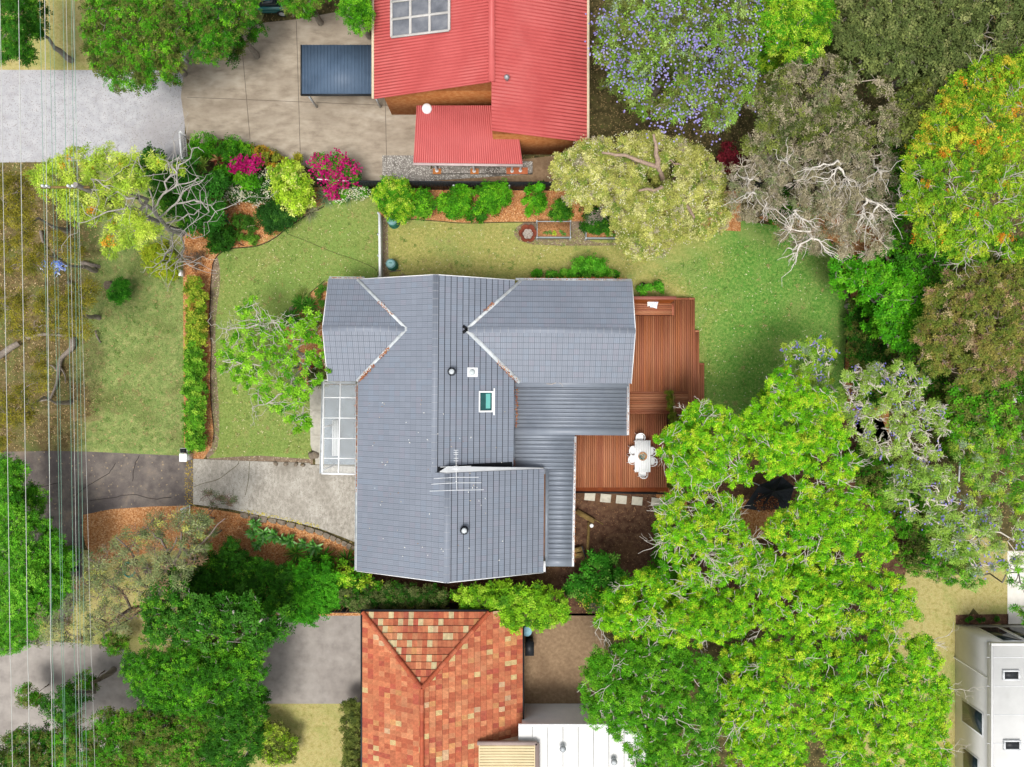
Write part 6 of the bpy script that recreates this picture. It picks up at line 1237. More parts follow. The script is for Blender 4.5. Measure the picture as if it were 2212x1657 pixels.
for px, py, r, lab in ((522,480,19,'small round green shrub, the largest of those dotted on the mulch'), (540,488,14,'darker small round shrub under the pale forked twig'), (503,500,12,'small round shrub touching the low very dark shrub'), (523,513,10,'smallest light green ball shrub nearest the curved edging'), (545,516,12,'light green ball shrub by the curved edging, the one away from the dark stick')):
    shrub('ball_shrub', lab, [(px, py, r, .2 + r * .03)], 'tiny', [('#4a7c1e', 3), ('#5f9428', 3), ('#78aa34', 1.5)] if 'light' in lab else [('#3c6c1c', 4), ('#4e8224', 3)], group='ball shrubs in the mulch bed', lai=3.6)
def tuft(name, label, px, py, z, n_, Ln, Wd, pal, e0, e1, bend, spread=.06, cat='plant', group=None):
    t = thing(name, label, cat, P(px, py), group); blades(P(px, py, z), n_, Ln, Wd, pal, e0, e1, bend, spread=spread).build('leaves', LEAF, t); return t
GRT = [('#7c9a70', 3), ('#94a87c', 3), ('#6a8a62', 2), ('#a8a878', 1)]
tuft('grass_tuft', 'grey green fountain grass clump beside the lime shrub and magenta sprig', 705, 425, .15, 170, .85, .022, GRT, .25, 1.2, .7, .3); tuft('grass_tuft', 'grey green fountain grass clump farther along toward the white fence', 756, 420, .15, 150, .8, .022, GRT, .25, 1.2, .7, .28); tuft('grass_tuft', 'dry pale fountain grass at the tip of the mulch bed', 670, 458, .1, 120, .7, .018, [('#a8a884', 3), ('#8c9a72', 2), ('#c0b890', 1)], .15, 1.0, .6, .2)
for px, py, lab in ((735, 432, 'white flowered dark shrub between the two fountain grass clumps'), (775, 424, 'white flowered shrub next to the bushy shrub at white fence')): shrub('flowering_shrub', lab, [(px, py - 8, 14, .9), (px + 12, py - 10, 11, .8)], 'small', MID, flowers=(CRM, 260, .04, 3, .1))
SUC = [('#66ac48', 3), ('#7cbc58', 3), ('#549440', 2), ('#a0d088', 1)]
tuft('yucca', 'blue green yucca at the edge of the large dark shrub', 486, 474, .5, 26, .62, .07, [('#4a7c60', 3), ('#3c6a50', 2), ('#7aa488', 1)], .05, 1.2, .15); tuft('yucca', 'pale spiky yucca above the corner shrub by the white pickets', 438, 358, 1.6, 60, .62, .03, [('#9cba4c', 3), ('#7ca03a', 2)], .0, 1.4, .1); tuft('yucca', 'second spiky yucca higher up beside the white picket fence end', 424, 340, 1.4, 50, .55, .03, [('#86aa48', 3), ('#6c9436', 2)], .0, 1.4, .1); tuft('bromeliad', 'dark red bromeliad rosette among the strap leaf shrubs', 472, 345, 1.2, 34, .5, .08, [('#6e2c2c', 3), ('#8a3c34', 2), ('#c9a46c', 1)], .1, 1.3, .25)
ag0 = None
for px, py, s_, lab in ((590,1158,1.15,'largest green agave rosette, centre of the row in the driveway bed'), (554,1133,.85,'green agave rosette highest in the row, nearest the mossy stones'), (548,1154,.85,'green agave rosette at the street end of the row'), (568,1149,.95,'green agave rosette between the street end one and the largest'), (572,1166,.8,'green agave rosette just below the largest, on its street side'), (611,1166,.75,'small green agave wedged between the largest and the house side one'), (630,1163,1.0,'green agave rosette on the house side of the largest'), (680,1178,1.1,'greyish green agave standing apart nearest the house'), (654,1176,.8,'small agave beside the one nearest the house'), (556,1175,.8,'agave rosette half under the dark shrubs at the bed foot')):
    if ag0 is None:
        ag0 = tuft('agave', lab, px, py, .25, 38, .56, .15, SUC, .0, 1.2, .10, .05, 'agave', 'agaves in the driveway mulch bed')
    else: dup(ag0, P(px, py), RNG.uniform(0, 6.28), lab, s_)
for px, py, lab in ((640, 1195, 'spiky aloe clump in the bed, nearest the agaves'), (672, 1212, 'spiky aloe clump between the round ball bush and bright creeper mass'), (700, 1205, 'spiky aloe clump below the agave nearest the house'), (750, 1210, 'strap leaved clump against the house corner by the mulch')): tuft('aloe', lab, px, py, .3, 60, .85, .055, [('#3c7a1e', 3), ('#58962a', 2), ('#2c6018', 2), ('#8fb040', .6)], .1, 1.2, .5, .25, group='aloes below the agaves')
# clipped hedge along the boundary
HG1 = [('#94ae2e', 3), ('#aebc3e', 3), ('#c0b448', .8), ('#66901f', 3), ('#b0903c', .4)]; HG2 = [('#5c9c20', 4), ('#7ab42e', 3), ('#427c18', 2), ('#9cc83e', 1.5)]
ht = thing('hedge', 'long clipped hedge along the front boundary, yellowish at its top end', 'hedge', P(420, 790)); mb = MB(); hb_ = [(420 + 3 * math.sin(t * 9), 612 + 350 * t, 17, .85) for t in np.linspace(0, 1, 22)] + [(410 + 3 * math.sin(t * 7), 616 + 345 * t, 12, .8) for t in np.linspace(0, 1, 20)]
hb_ += [(430 + 2 * math.sin(t * 11), 640 + 318 * t, 15, .8) for t in np.linspace(0, 1, 20)]
foliage(wb([q for q in hb_ if q[1] < 745]), 'small', HG1, 3.2, mb=mb, size=1.2, flat=.8); foliage(wb([q for q in hb_ if q[1] >= 745]), 'small', HG2, 3.4, mb=mb, size=1.2, flat=.8); mb.build('leaves', LEAF, ht); limbs(P(418, 790), wb(hb_[::4]), .05, '#5a4a3a', 1, mb=None).build('stem', BARK, ht)
# rear bed
for lab, bl, st, pal in (('bushy bright green shrub over the end of the white side fence', [(835,430,30,2.3),(862,425,28,2.3),(848,450,26,2.1),(875,445,22,2.0),(838,405,24,2.4),(865,402,18,2.3),(868,462,16,1.6)], 'small', MID + LIM), ('dark green citrus shrub next to the bushy one', [(912,432,22,1.8),(920,455,20,1.6),(905,455,16,1.5),(930,440,14,1.5)], 'broad', DRK + MID), ('loose light green citrus tree in middle of the rear bed', [(975,432,24,1.9),(995,425,22,1.9),(985,455,20,1.6),(960,440,16,1.6),(1005,445,14,1.5),(1012,418,14,1.7)], 'broad', MID), ('dark green citrus tree reaching the lawn edge of the rear bed', [(1035,455,20,1.7),(1050,440,18,1.8),(1022,468,14,1.3),(1060,455,14,1.5),(1042,470,12,1.2)], 'broad', DRK + MID), ('dense fine leaved green shrub against the charcoal fence', [(1060,420,24,2.2),(1080,415,22,2.2),(1050,412,18,2.2),(1088,432,14,1.9)], 'small', MID), ('upright green citrus standing alone on open orange mulch', [(1155,420,20,1.9),(1158,440,18,1.6),(1150,455,13,1.2),(1165,408,14,1.8),(1140,435,10,1.3)], 'broad', MID + [('#58b41c', 3)]), ('dark rounded bush behind the open zinc raised bed', [(1208,455,20,1.4),(1220,462,14,1.2),(1198,465,12,1.1),(1212,442,12,1.3)], 'small', DRK), ('dark green bush growing over the second zinc raised bed', [(1285,470,26,1.7),(1305,478,22,1.6),(1272,485,16,1.3),(1312,490,16,1.4),(1298,500,12,1.2)], 'broad', VDK + DRK)):
    shrub('shrub', lab, bl, st, pal)
shrub('dead_shrub', 'pale leafless twiggy shrub reaching over the second raised bed', [(1300,462,24,2.4),(1280,468,16,2.2)], 'fine', [('#8f867a', 1)], lai=.15, twigs=26, trunk='#b0a596')
for px, py, lab in ((1188,499.5,'seedling nearest the fire pit end of the open raised bed'), (1211,499,'bushiest seedling in the open raised bed'), (1197,504,'yellow green seedling near the lawn side of the open raised bed'), (1217.5,506,'small seedling in the corner of open raised bed'), (1178.5,505.5,'tiny olive seedling in the open raised bed'), (1282,503,'largest seedling in the half hidden raised bed'), (1321,509,'small seedling toward the far corner of the half hidden raised bed'), (1328,508.5,'small seedling closest to the hidden corner post')):
    t = thing('seedling', lab, 'seedling', P(px, py, .52), 'seedlings in the raised beds'); foliage([(*P(px, py, .62), .13)], 'tiny', LIM if 'yellow' in lab else [('#5a9a3c', 3), ('#4a8a30', 2)], 1.4, flat=.6, size=1.1).build('leaves', LEAF, t)
# along the house
for lab, bl in (('long low row of glossy green bushes under the garden side gutter', [(1160 + 12 * i, 594 - 3 * math.sin(i * .9), 11, 1.0) for i in range(10)]), ('taller glossy green bush at the deck end of the gutter row', [(1255,578,18,1.5),(1280,575,22,1.7),(1300,582,18,1.5),(1270,592,16,1.3),(1315,592,12,1.1),(1330,596,9,.9),(1242,588,12,1.2)]), ('small glossy bush behind the deck bench, beside the white tub', [(1395,622,13,.9),(1385,618,9,.8)]), ('small glossy bush at the free end of the deck bench', [(1420,624,13,.95),(1432,622,10,.85)])):
    shrub('bush', lab, bl, 'broad', [('#4f9e1e', 4), ('#66b42c', 3), ('#3a8016', 2), ('#86c83e', 1)], lai=3.2)
for px, py, r, lab in ((692, 634, 10, 'small ball shrub on orange mulch at the front gable'), (698, 622, 9, 'ball shrub half under the front gable eave'), (696, 656, 9, 'dark ball shrub against the front wall')): shrub('ball_shrub', lab, [(px, py, r, .6)], 'tiny', [('#467c20', 3), ('#5c942c', 2)])
for px, py, n_, Ln, lab in ((650,655,120,.65,'green fern clump nearest the lawn in the house bed'), (668,660,110,.65,'green fern clump in the middle of the house bed'), (630,690,120,.65,'dark fern clump at the pointed lawn side of the house bed'), (645,700,90,.6,'dark fern clump below the pale stones'), (670,682,150,.8,'olive grass clump beneath the eave of the front gable'), (690,690,110,.8,'olive grass clump close to front gable wall'), (655,640,80,.6,'grey grass clump at the lawn edge of the house bed')):
    tuft('fern', lab, px, py, .2, n_, Ln, .03 if 'grass' in lab else .06, [('#6a7e34', 3), ('#8a9450', 2)] if 'grass' in lab else [('#3f7e1e', 3), ('#56962c', 3), ('#2c6416', 2)], .15, 1.2, .7, .25, group='ferns and grasses in the house bed')
shrub('shrub', 'dark bush between magnolia tree and the verandah roof', [(690,820,18,1.2),(678,815,14,1.1),(696,808,14,1.1)], 'small', OLD)
# magnolia
def mgx(m):
    cc = c('#b5b0a4', .9)
    for pts in ([(672,792,.2),(664,778,1.6),(640,755,2.8),(610,728,3.4),(575,715,3.8),(560,700,4.0)], [(640,755,2.8),(655,720,3.4),(668,700,3.6)], [(664,778,1.6),(636,766,2.4),(605,768,3),(590,775,3.4)], [(670,785,1.2),(650,800,2.6),(630,820,3.3),(610,850,3.7)], [(590,775,3.4),(560,790,3.7),(520,785,3.9),(480,780,4)], [(610,850,3.7),(580,870,3.9),(545,880,4)], [(630,820,3.3),(650,850,3.6),(655,890,3.8),(650,920,3.8)], [(575,715,3.8),(560,690,4),(545,660,4.1)], [(560,700,4),(520,708,4.1),(490,712,4.1)], [(612,728,3.4),(600,700,3.8),(585,692,4)]):
        a_ = np.array([P(*q) for q in pts]); q = np.vstack([wig(a_[i], a_[i + 1], 3, .10)[:-1] for i in range(len(pts) - 1)] + [a_[-1:]]); r0 = .12 if pts[0][2] < .5 else .055
        m.tube(q, np.linspace(r0, .022, len(q)), 7, cc)
        for _ in range(7):
            s0 = q[RNG.integers(3, len(q))]; e = s0 + RNG.normal(0, 1, 3) * [.7, .7, .18] + [0, 0, .15]; w1 = wig(s0, e, 5, .22); m.tube(w1, np.linspace(.022, .010, 6), 5, cc * 1.1, cap=False)
            for _2 in range(2): s1 = w1[RNG.integers(2, 6)]; m.tube(wig(s1, s1 + RNG.normal(0, 1, 3) * [.35, .35, .12], 3, .25), np.linspace(.014, .007, 4), 4, cc * 1.15, cap=False)
MB_ = fill([(505,655),(540,640),(560,670),(600,690),(640,690),(660,660),(695,680),(705,780),(712,800),(680,830),(668,880),(678,915),(640,935),(610,900),(570,870),(510,850),(500,800),(460,790),(470,750),(500,720),(530,700)], 13, 3.6, .7, gap=.95, keep=.86) + [(662,915,16,3.8),(640,918,15,3.7),(655,900,12,3.8),(688,790,15,3.6),(700,775,12,3.5),(480,795,10,4),(470,770,8,4),(545,648,9,4.1),(520,700,11,4.1),(670,700,15,3.7),(650,715,14,3.7),(520,672,9,4),(690,730,15,3.6)]
tree('magnolia_tree', 'spreading tree with pale lichen covered branches and light green leaves on the front lawn', 'tree', MB_, 'broad', MAG, base=(672,792), lai=1.6, trunk='#b5b0a4', r0=.11, twigs=1, extra=mgx, tr=.012, flat=.5, sub=2, size=1.0, poke=1.2)
# foot of the lot
shrub('shrub', 'very dark upright shrub rising into the driveway mulch bed', [(500,1175,14,2.2),(495,1190,18,2.0),(520,1205,18,1.9),(485,1210,20,1.8),(545,1215,14,1.7)], 'small', VDK, lai=3.4)
shrub('hedge', 'big dark green hedge mass at the street end of the lower boundary', fill([(404,1215),(470,1200),(560,1215),(620,1230),(640,1300),(600,1320),(404,1320)], 26, 2.4, .5, gap=.85), 'small', DRK + VDK, lai=3.4)
shrub('creeper_bush', 'bright mid green creeper mass spilling below the aloes', fill([(610,1225),(680,1215),(730,1230),(740,1290),(690,1340),(620,1340),(600,1290)], 24, 2.0, .4, gap=.85), 'small', [('#3f9214', 4), ('#56a81e', 3), ('#2f740e', 2)], lai=3.4)
shrub('ball_shrub', 'round clipped bush between the aloes and the house corner', [(708,1218,17,1.3),(700,1226,10,1.1)], 'small', MID)
shrub('shrub', 'yellow green leafy shrub against the lower house corner', [(745,1240,22,2.0),(770,1255,24,2.1),(760,1275,20,1.9),(800,1262,20,2.0),(815,1278,16,1.8),(735,1262,16,1.7)], 'broad', MID + LIM)
shrub('hedge', 'dark greyish hedge along the lower end wall of the house', fill([(730,1275),(830,1275),(840,1262),(965,1275),(968,1312),(740,1312)], 18, 2.0, .3, gap=.8), 'small', OLD + VDK, lai=3.4)
shrub('hedge', 'lime green hedge between the house and the orange tiled roof', fill([(985,1265),(1060,1262),(1180,1268),(1225,1285),(1240,1320),(1200,1352),(1100,1358),(1020,1330),(985,1300)], 22, 2.6, .6, gap=.85), 'broad', [('#8cc422', 4), ('#70ae1c', 3), ('#aad63c', 2), ('#54901a', 2)], lai=3.4)
shrub('shrub', 'narrow leaved green shrub on the corner of the dark dirt yard', [(1290,1200,18,2.4),(1310,1215,20,2.4),(1280,1222,20,2.2),(1340,1240,20,2.2),(1300,1240,24,2.2),(1260,1250,22,2.0),(1235,1262,20,1.8),(1262,1275,20,1.8),(1330,1262,22,2.0)], 'broad', [('#3f8e1e', 4), ('#5aa42e', 3), ('#2f7014', 2), ('#86c04c', 1)], size=1.2)
shrub('shrub', 'yellow flecked shrub by the foot of the dirt yard', [(1265,1285,18,1.8),(1290,1290,18,1.8),(1275,1305,14,1.6)], 'small', MID, flowers=([('#d8cf58', 3), ('#c8b040', 1)], 160, .045, 3, .12))
shrub('dead_shrub', 'patch of grey dead twigs beside the yellow flecked shrub', [(1285,1310,16,1.8)], 'fine', [('#8a7d6e', 1)], lai=.3, twigs=18, trunk='#a3968a')
def dkx(m):
    cc = c('#a8a298', .9)
    for pts in ([(470,1440,.5),(500,1425,3),(545,1395,5),(562,1342,6.4)][:0] or [(485,1395,2),(505,1382,4),(540,1360,5.4),(566,1338,6.2)], [(490,1392,2.5),(502,1365,5),(504,1320,6.2)], [(485,1395,2.5),(460,1370,5),(425,1360,6)], [(480,1385,3),(455,1352,5.4),(430,1345,6)], [(430,1362,5.5),(445,1385,5),(450,1400,4)]):
        a_ = np.array([P(*q) for q in pts]); q = np.vstack([wig(a_[i], a_[i + 1], 3, .06)[:-1] for i in range(len(pts) - 1)] + [a_[-1:]]); m.tube(q, np.linspace(.15, .05, len(q)), 8, cc)
tree('tree', 'dark green dense tree with pale forked limbs showing through at the lower boundary', 'tree', fill([(330,1265),(385,1235),(420,1280),(560,1290),(640,1330),(610,1380),(560,1400),(440,1400),(400,1385),(330,1420),(300,1340),(270,1330)], 27, 5.2, .8, gap=.88, keep=.92), 'small', DRK + [('#4e8a2a', 2)], base=(485,1395), lai=3.2, trunk='#a8a298', r0=.16, twigs=2, extra=dkx, size=1.35)
for lab, poly, pal in (('dark olive green tree below the pale forked limbs', [(260,1420),(420,1400),(560,1400),(570,1480),(520,1560),(420,1560),(300,1520)], DRK + MID), ('mid green leafy tree at the bottom between grey paving and lawn', [(110,1570),(230,1540),(330,1530),(480,1560),(470,1700),(100,1700)], MID + OLV), ('small dark green tree on the grey street paving', [(90,1515),(130,1490),(170,1510),(160,1560),(110,1560)], DRK), ('green and olive tree at the bottom corner of the paving', [(-20,1600),(60,1560),(110,1600),(110,1700),(-20,1700)], DRK + OLV), ('dark dense tree crown over the lower lawn edge', [(470,1500),(560,1490),(570,1620),(480,1700),(400,1640)], DRK)):
    tree('tree', lab, 'tree', fill(poly, 30, 4.8, 1.0, gap=.88), 'star', pal, lai=3.0, r0=.17, twigs=2)
for px, py, r, lab in ((245,1385,24,'small yellow green tree at the end of the straw grass'), (185,1470,20,'round green bush alone on the grey paving'), (60,1500,22,'olive bush at the edge of the grey street paving')): shrub('shrub', lab, [(px, py, r, 2.2), (px + r * .6, py + r * .4, r * .7, 1.9)], 'small', MID + OLV)
shrub('hedge', 'narrow olive hedge beside the wall of the orange tiled house', fill([(742,1515),(776,1515),(776,1720),(742,1720)], 15, 1.6, .2, gap=.8), 'small', OLV)
shrub('hedge', 'green bush row on the lower lawn', fill([(560,1560),(640,1580),(640,1640),(560,1650)], 20, 1.4, .2, gap=.9), 'small', LIM + OLV)
# upper edge
for lab, poly, pal, z in (('dark green conifer at the far corner of the upper lawn', [(-30,-60),(60,-60),(75,60),(60,125),(-30,140)], DRK, 5), ('olive green tree hanging over the street asphalt', [(185,-60),(390,-60),(410,60),(390,150),(330,180),(250,195),(195,150),(180,60)], OLV + MID, 5.5), ('olive green tree between the picket fence and the parked car', [(400,-60),(540,-60),(570,10),(510,80),(470,130),(420,150),(405,60)], OLV + MID + DRK, 5), ('bright green tree tucked behind the red roof near the carport', [(735,-60),(800,-60),(798,60),(760,75),(735,40)], MID, 4), ('low green tree behind the parked car at the upper edge', [(600,-60),(735,-60),(690,10),(640,35),(610,20)], MID + OLV, 3.2)):
    tree('tree', lab, 'tree', fill(poly, 28, z, 1.0, gap=.85), 'star', pal, lai=3.0, r0=.17, twigs=2)
shrub('shrub', 'rounded green shrub above the corner bed, nearest the white pickets', [(440,315,28,1.8),(425,325,16,1.5),(455,325,16,1.5)], 'small', MID); shrub('shrub', 'rounded green shrub above the corner bed, beside the tan driveway', [(500,322,24,1.7),(525,330,20,1.5),(482,330,16,1.5)], 'small', MID + DRK); shrub('shrub', 'yellow orange tipped shrub at the edge of the tan driveway', [(562,338,20,1.3),(585,345,18,1.3),(600,350,14,1.2),(640,345,14,1.2)], 'broad', [('#a8a030', 3), ('#c89a34', 2), ('#7c8a2a', 2)])
shrub('shrub', 'low olive shrub on the sand strip beside the grey fence', [(1300,362,14,1.2),(1290,385,12,1.0)], 'small', OLV)
# flowering tree, burgundy shrub, grey trees
BTL = fill([(1200,345),(1240,315),(1320,300),(1400,290),(1500,310),(1560,350),(1570,420),(1580,450),(1560,500),(1500,515),(1450,520),(1440,550),(1385,560),(1340,530),(1325,480),(1290,430),(1240,450),(1215,425),(1195,390)], 24, 5.0, 1.0, gap=.86, keep=.93)
def btx(m):
    cc = c('#a08a78', .9)
    for pts in ([(1470,400,3),(1420,360,6),(1350,335,6.6),(1300,330,6.6)], [(1420,360,6),(1418,320,6.9),(1412,290,7)], [(1470,400,3),(1480,440,5.6),(1500,470,6.3)], [(1470,400,3.5),(1430,405,5.8),(1380,412,6.4)]):
        a_ = np.array([P(*q) for q in pts]); q = np.vstack([wig(a_[i], a_[i + 1], 3, .08)[:-1] for i in range(len(pts) - 1)] + [a_[-1:]]); m.tube(q, np.linspace(.16, .06, len(q)), 8, cc)
tree('flowering_tree', 'wide pale olive tree dotted with cream blossom over the rear bed', 'tree', BTL, 'fine', PAL, base=(1440,420), lai=3.2, size=1.6, trunk='#a08a78', r0=.2, twigs=5, extra=btx, flowers=([('#dcd8b4', 4), ('#eeead4', 1), ('#cbc79a', 3)], 2600, .042, 4, .12), poke=1.03, tr=.010, sub=3)
shrub('shrub', 'burgundy red leaved shrub between flowering tree and grey tree', [(1578,332,22,4.6),(1592,342,16,4.4),(1566,345,14,4.2)], 'broad', [('#6c1c28', 4), ('#842a34', 2), ('#541620', 2)], cat='shrub', flat=.9)
WTE = '#e4ddd2'
def gtx(m):
    cc = c(WTE, .9)
    for pts in ([(1760,470,4),(1745,500,6.5),(1752,515,7),(1728,528,7.5),(1712,540,7.7),(1702,535,7.7)], [(1752,515,7),(1770,520,7.2),(1782,540,7.5)], [(1728,528,7.5),(1722,545,7.7)], [(1745,500,6.6),(1710,495,7.4)], [(1838,420,5),(1870,428,7),(1895,440,7.6),(1920,452,7.9),(1932,470,8)], [(1870,428,7),(1866,452,7.6),(1862,470,7.8)], [(1895,440,7.6),(1885,462,7.8)], [(1838,420,5.5),(1815,405,7)], [(1740,425,5),(1716,455,7.2),(1704,475,7.6)], [(1716,455,7.2),(1730,470,7.4)], [(1835,330,5),(1812,362,7.4),(1796,380,7.8),(1788,390,7.9)], [(1820,350,6.5),(1800,355,7.5),(1770,360,7.9),(1740,365,8)], [(1812,362,7.4),(1830,385,7.8)], [(1650,425,5),(1625,415,7.2),(1606,428,7.6)], [(1650,425,5.5),(1652,448,7.3)], [(1690,370,5),(1700,350,7.4),(1685,346,7.6)], [(1640,385,5),(1622,388,7.2),(1612,382,7.4)], [(1880,345,6),(1895,362,7.5),(1905,375,7.7)]):
        a_ = np.array([P(*q) for q in pts]); q = np.vstack([wig(a_[i], a_[i + 1], 3, .12)[:-1] for i in range(len(pts) - 1)] + [a_[-1:]]); m.tube(q, np.linspace(.075, .02, len(q)), 6, cc)
        for _ in range(9): s0 = q[RNG.integers(3, len(q))]; m.tube(wig(s0, s0 + unit(q[-1] - q[0]) * RNG.uniform(.5, 1.4) + RNG.normal(0, 1, 3) * [.45, .45, .1], 4, .15), np.linspace(.022, .008, 5), 4, cc, cap=False)
tree('paperbark_tree', 'grey brown fine leaved tree with bright white forked limbs at the rear corner', 'tree', fill([(1570,350),(1640,320),(1720,315),(1800,310),(1900,320),(1940,350),(1945,420),(1920,480),(1925,540),(1880,560),(1800,560),(1720,545),(1690,510),(1690,480),(1660,470),(1600,480),(1575,450)], 27, 6.4, .9, gap=.88, keep=.9), 'fine', GRB, base=(1770,430), lai=1.25, size=1.4, trunk='#cfc4b4', r0=.2, twigs=12, skirt=.4, extra=gtx, tr=.010, sub=4, poke=1.08)
tree('tree', 'grey beige fine leaved tree behind the rear corner', 'tree', fill([(1600,250),(1640,170),(1740,120),(1850,140),(1940,200),(1950,310),(1860,325),(1700,325),(1610,320)], 32, 7.0, .9, gap=.88, keep=.94), 'fine', GRB + OLV, lai=2.4, size=1.7, trunk='#b8aa9a', r0=.2, twigs=4)
shrub('shrub', 'dark green undergrowth in gap of the grey tree', [(1690,430,24,2.0),(1680,462,20,1.6),(1700,450,18,1.6),(1660,470,14,1.0)], 'broad', DRK + VDK)
tree('jacaranda_tree', 'large purple flowering jacaranda behind the red roof', 'tree', fill([(1300,30),(1330,-60),(1500,-60),(1620,-40),(1640,120),(1610,230),(1540,290),(1440,260),(1340,230),(1290,140)], 34, 7.2, 1.0, gap=.9, keep=.94), 'feather', JAC + OLV, lai=2.6, trunk='#9a8f82', r0=.2, twigs=4, flowers=([('#a49cdc', 4), ('#9088cc', 3), ('#b8b0e6', 2)], 3600, .065, 24, .42), size=1.1)
for lab, poly, pal, st in (('bright green tree between the purple jacaranda and dark olive trees', [(1620,-60),(1790,-60),(1800,60),(1760,130),(1680,120),(1640,90)], MID + LIM, 'star'), ('dark olive tree at the upper edge behind the grey beige tree', [(1790,-60),(1960,-60),(2000,60),(1970,190),(1860,140),(1800,100)], OLD, 'small'), ('dark olive tree in the far upper corner', [(1980,-60),(2240,-60),(2240,120),(2150,190),(2000,190),(1990,60)], OLD, 'small'), ('olive tree wedged between the grey beige and yellow green trees', [(1940,190),(2020,180),(2040,260),(1980,330),(1945,300)], OLV, 'small')):
    tree('tree', lab, 'tree', fill(poly, 34, 7.0, 1.0, gap=.86), st, pal, lai=3.0, size=1.5 if st == 'small' else 1.0, r0=.18, twigs=2)
tree('tree', 'tall yellow green tree tipped with orange, upper of the pair at the far side', 'tree', fill([(2000,250),(2060,170),(2150,120),(2250,110),(2250,330),(2120,345),(2000,335),(1955,310)], 32, 8.0, 1.0, gap=.86), 'star', YOR + [('#d8c83c', 3)], lai=2.3, lg=.78, dead=6, trunk='#b3aca2', r0=.2, twigs=1)
tree('tree', 'tall yellow green tree with grey twigs and orange tips beside the grey tree', 'tree', fill([(1950,345),(2040,330),(2130,345),(2250,340),(2250,530),(2190,560),(2110,570),(2030,560),(1960,500),(1940,430)], 29, 8.0, 1.0, gap=.9, keep=.93), 'star', YOR, lai=1.9, lg=.78, dead=22, shell=.35, trunk='#b3aca2', r0=.2, twigs=1, tr=.016, poke=1.15)
# far side of the back lawn
tree('tree', 'bright green layered tree leaning over the rear end of the back lawn', 'tree', fill([(1785,565),(1830,555),(1900,560),(1960,580),(2040,630),(2030,660),(1990,690),(1980,740),(1940,760),(1900,730),(1890,660),(1840,620),(1790,600)], 22, 4.6, .9, gap=.9), 'small', [('#58ac16', 4), ('#449612', 3), ('#74be28', 2), ('#32780c', 2)], lai=2.8, size=1.5, trunk='#a8a298', r0=.15, twigs=2)
tree('tree', 'round olive tree flushed pink and brown beyond the boundary', 'tree', fill([(1965,740),(1990,700),(1980,650),(2030,600),(2080,590),(2120,560),(2300,570),(2300,800),(2180,815),(2130,850),(2060,815),(2020,820),(1990,780)], 26, 6.2, .9, gap=.9, jit=.4), 'fine', PNK, lai=2.2, size=1.7, trunk='#8a7c6c', r0=.2, twigs=3)
tree('tree', 'dull olive green tree below the pink flushed tree', 'tree', fill([(2040,830),(2120,825),(2260,790),(2260,960),(2150,960),(2060,930)], 28, 5.2, .9, gap=.88), 'small', OLV + MID, lai=2.8, size=1.5, r0=.15, twigs=3)
for lab, poly, z_, pal in (('leafy green understorey tree between the grey tree and the pink flushed tree', [(1925,500),(1990,520),(2050,575),(2010,640),(1960,660),(1900,560)], 4.2, MID + DRK), ('dark olive understorey tree between layered green tree and pink flushed tree', [(1935,690),(2000,660),(2010,760),(2040,830),(1990,850),(1930,800)], 3.4, DRK + OLV), ('olive understorey tree at the foot of the yellow green pair', [(2000,480),(2250,520),(2250,600),(2120,590),(2010,560)], 4.0, OLV + MID), ('dark green understorey tree behind the rear corner next to the yellow green pair', [(1900,300),(1980,300),(1975,430),(1950,520),(1905,470)], 4.0, DRK + MID)):
    tree('understorey_tree', lab, 'tree', fill(poly, 24, z_, .8, gap=.9), 'small', pal, lai=2.6, size=1.5, r0=.1, twigs=2)
tree('tree', 'green leaf mass with the longest reach of the layered tree over the boundary', 'tree', [(1975,640,26,5),(2010,640,24,5),(2030,655,16,4.8),(1960,610,24,5),(1950,660,22,4.8),(1985,675,18,4.6)], 'small', [('#5eb018', 4), ('#4a9a12', 3), ('#7cc42a', 2)], lai=2.6, size=1.5, trunk='#a8a298', r0=.1)
for lab, poly in (('sprawling green understorey below the sparse jacarandas', [(1830,960),(1960,1010),(2060,1120),(2110,1230),(1960,1240),(1920,1140),(1850,1040)]), ('green understorey behind the sparse jacaranda with curling branches', [(2040,800),(2110,850),(2100,980),(2040,1000),(2010,840)])):
    shrub('undergrowth', lab, fill(poly, 22, 1.8, .6, gap=.95), 'broad', MID + OLV)
shrub('undergrowth', 'dark mixed undergrowth below the layered green tree', fill([(1835,640),(1890,640),(1930,760),(1960,820),(1850,900),(1835,760)], 20, 1.5, .3, gap=.95), 'broad', VDK + DRK + OLV)
for px, py, n_, lab in ((1856, 700, 60, 'dark spiky palm like clump at the curved end of the back lawn'), (1890, 720, 40, 'dark strap leaved clump deeper in the undergrowth')): tuft('palm_clump', lab, px, py, .5, n_, 1.3, .09, [('#2f5e22', 3), ('#3f7428', 2), ('#244a1a', 2)], .05, 1.0, .4, .2)
shrub('shrub', 'pale sage leaved shrub under the layered green tree', [(1885,645,18,1.6),(1900,630,14,1.6)], 'small', [('#7fa068', 3), ('#98b484', 2)])
JX = dict(trunk='#d8d0c2', tr=.018, wob=.34)
tree('jacaranda_tree', 'small round jacaranda with a few purple flowers at the end of the back lawn', 'tree', fill([(1690,760),(1710,735),(1750,728),(1800,740),(1808,780),(1790,830),(1740,850),(1700,830),(1675,790)], 17, 4.6, .8, gap=.95), 'feather', JAC + LIM, base=(1760,860), lai=1.3, r0=.10, twigs=3, flowers=(PUR, 150, .065, 6, .12), **JX)
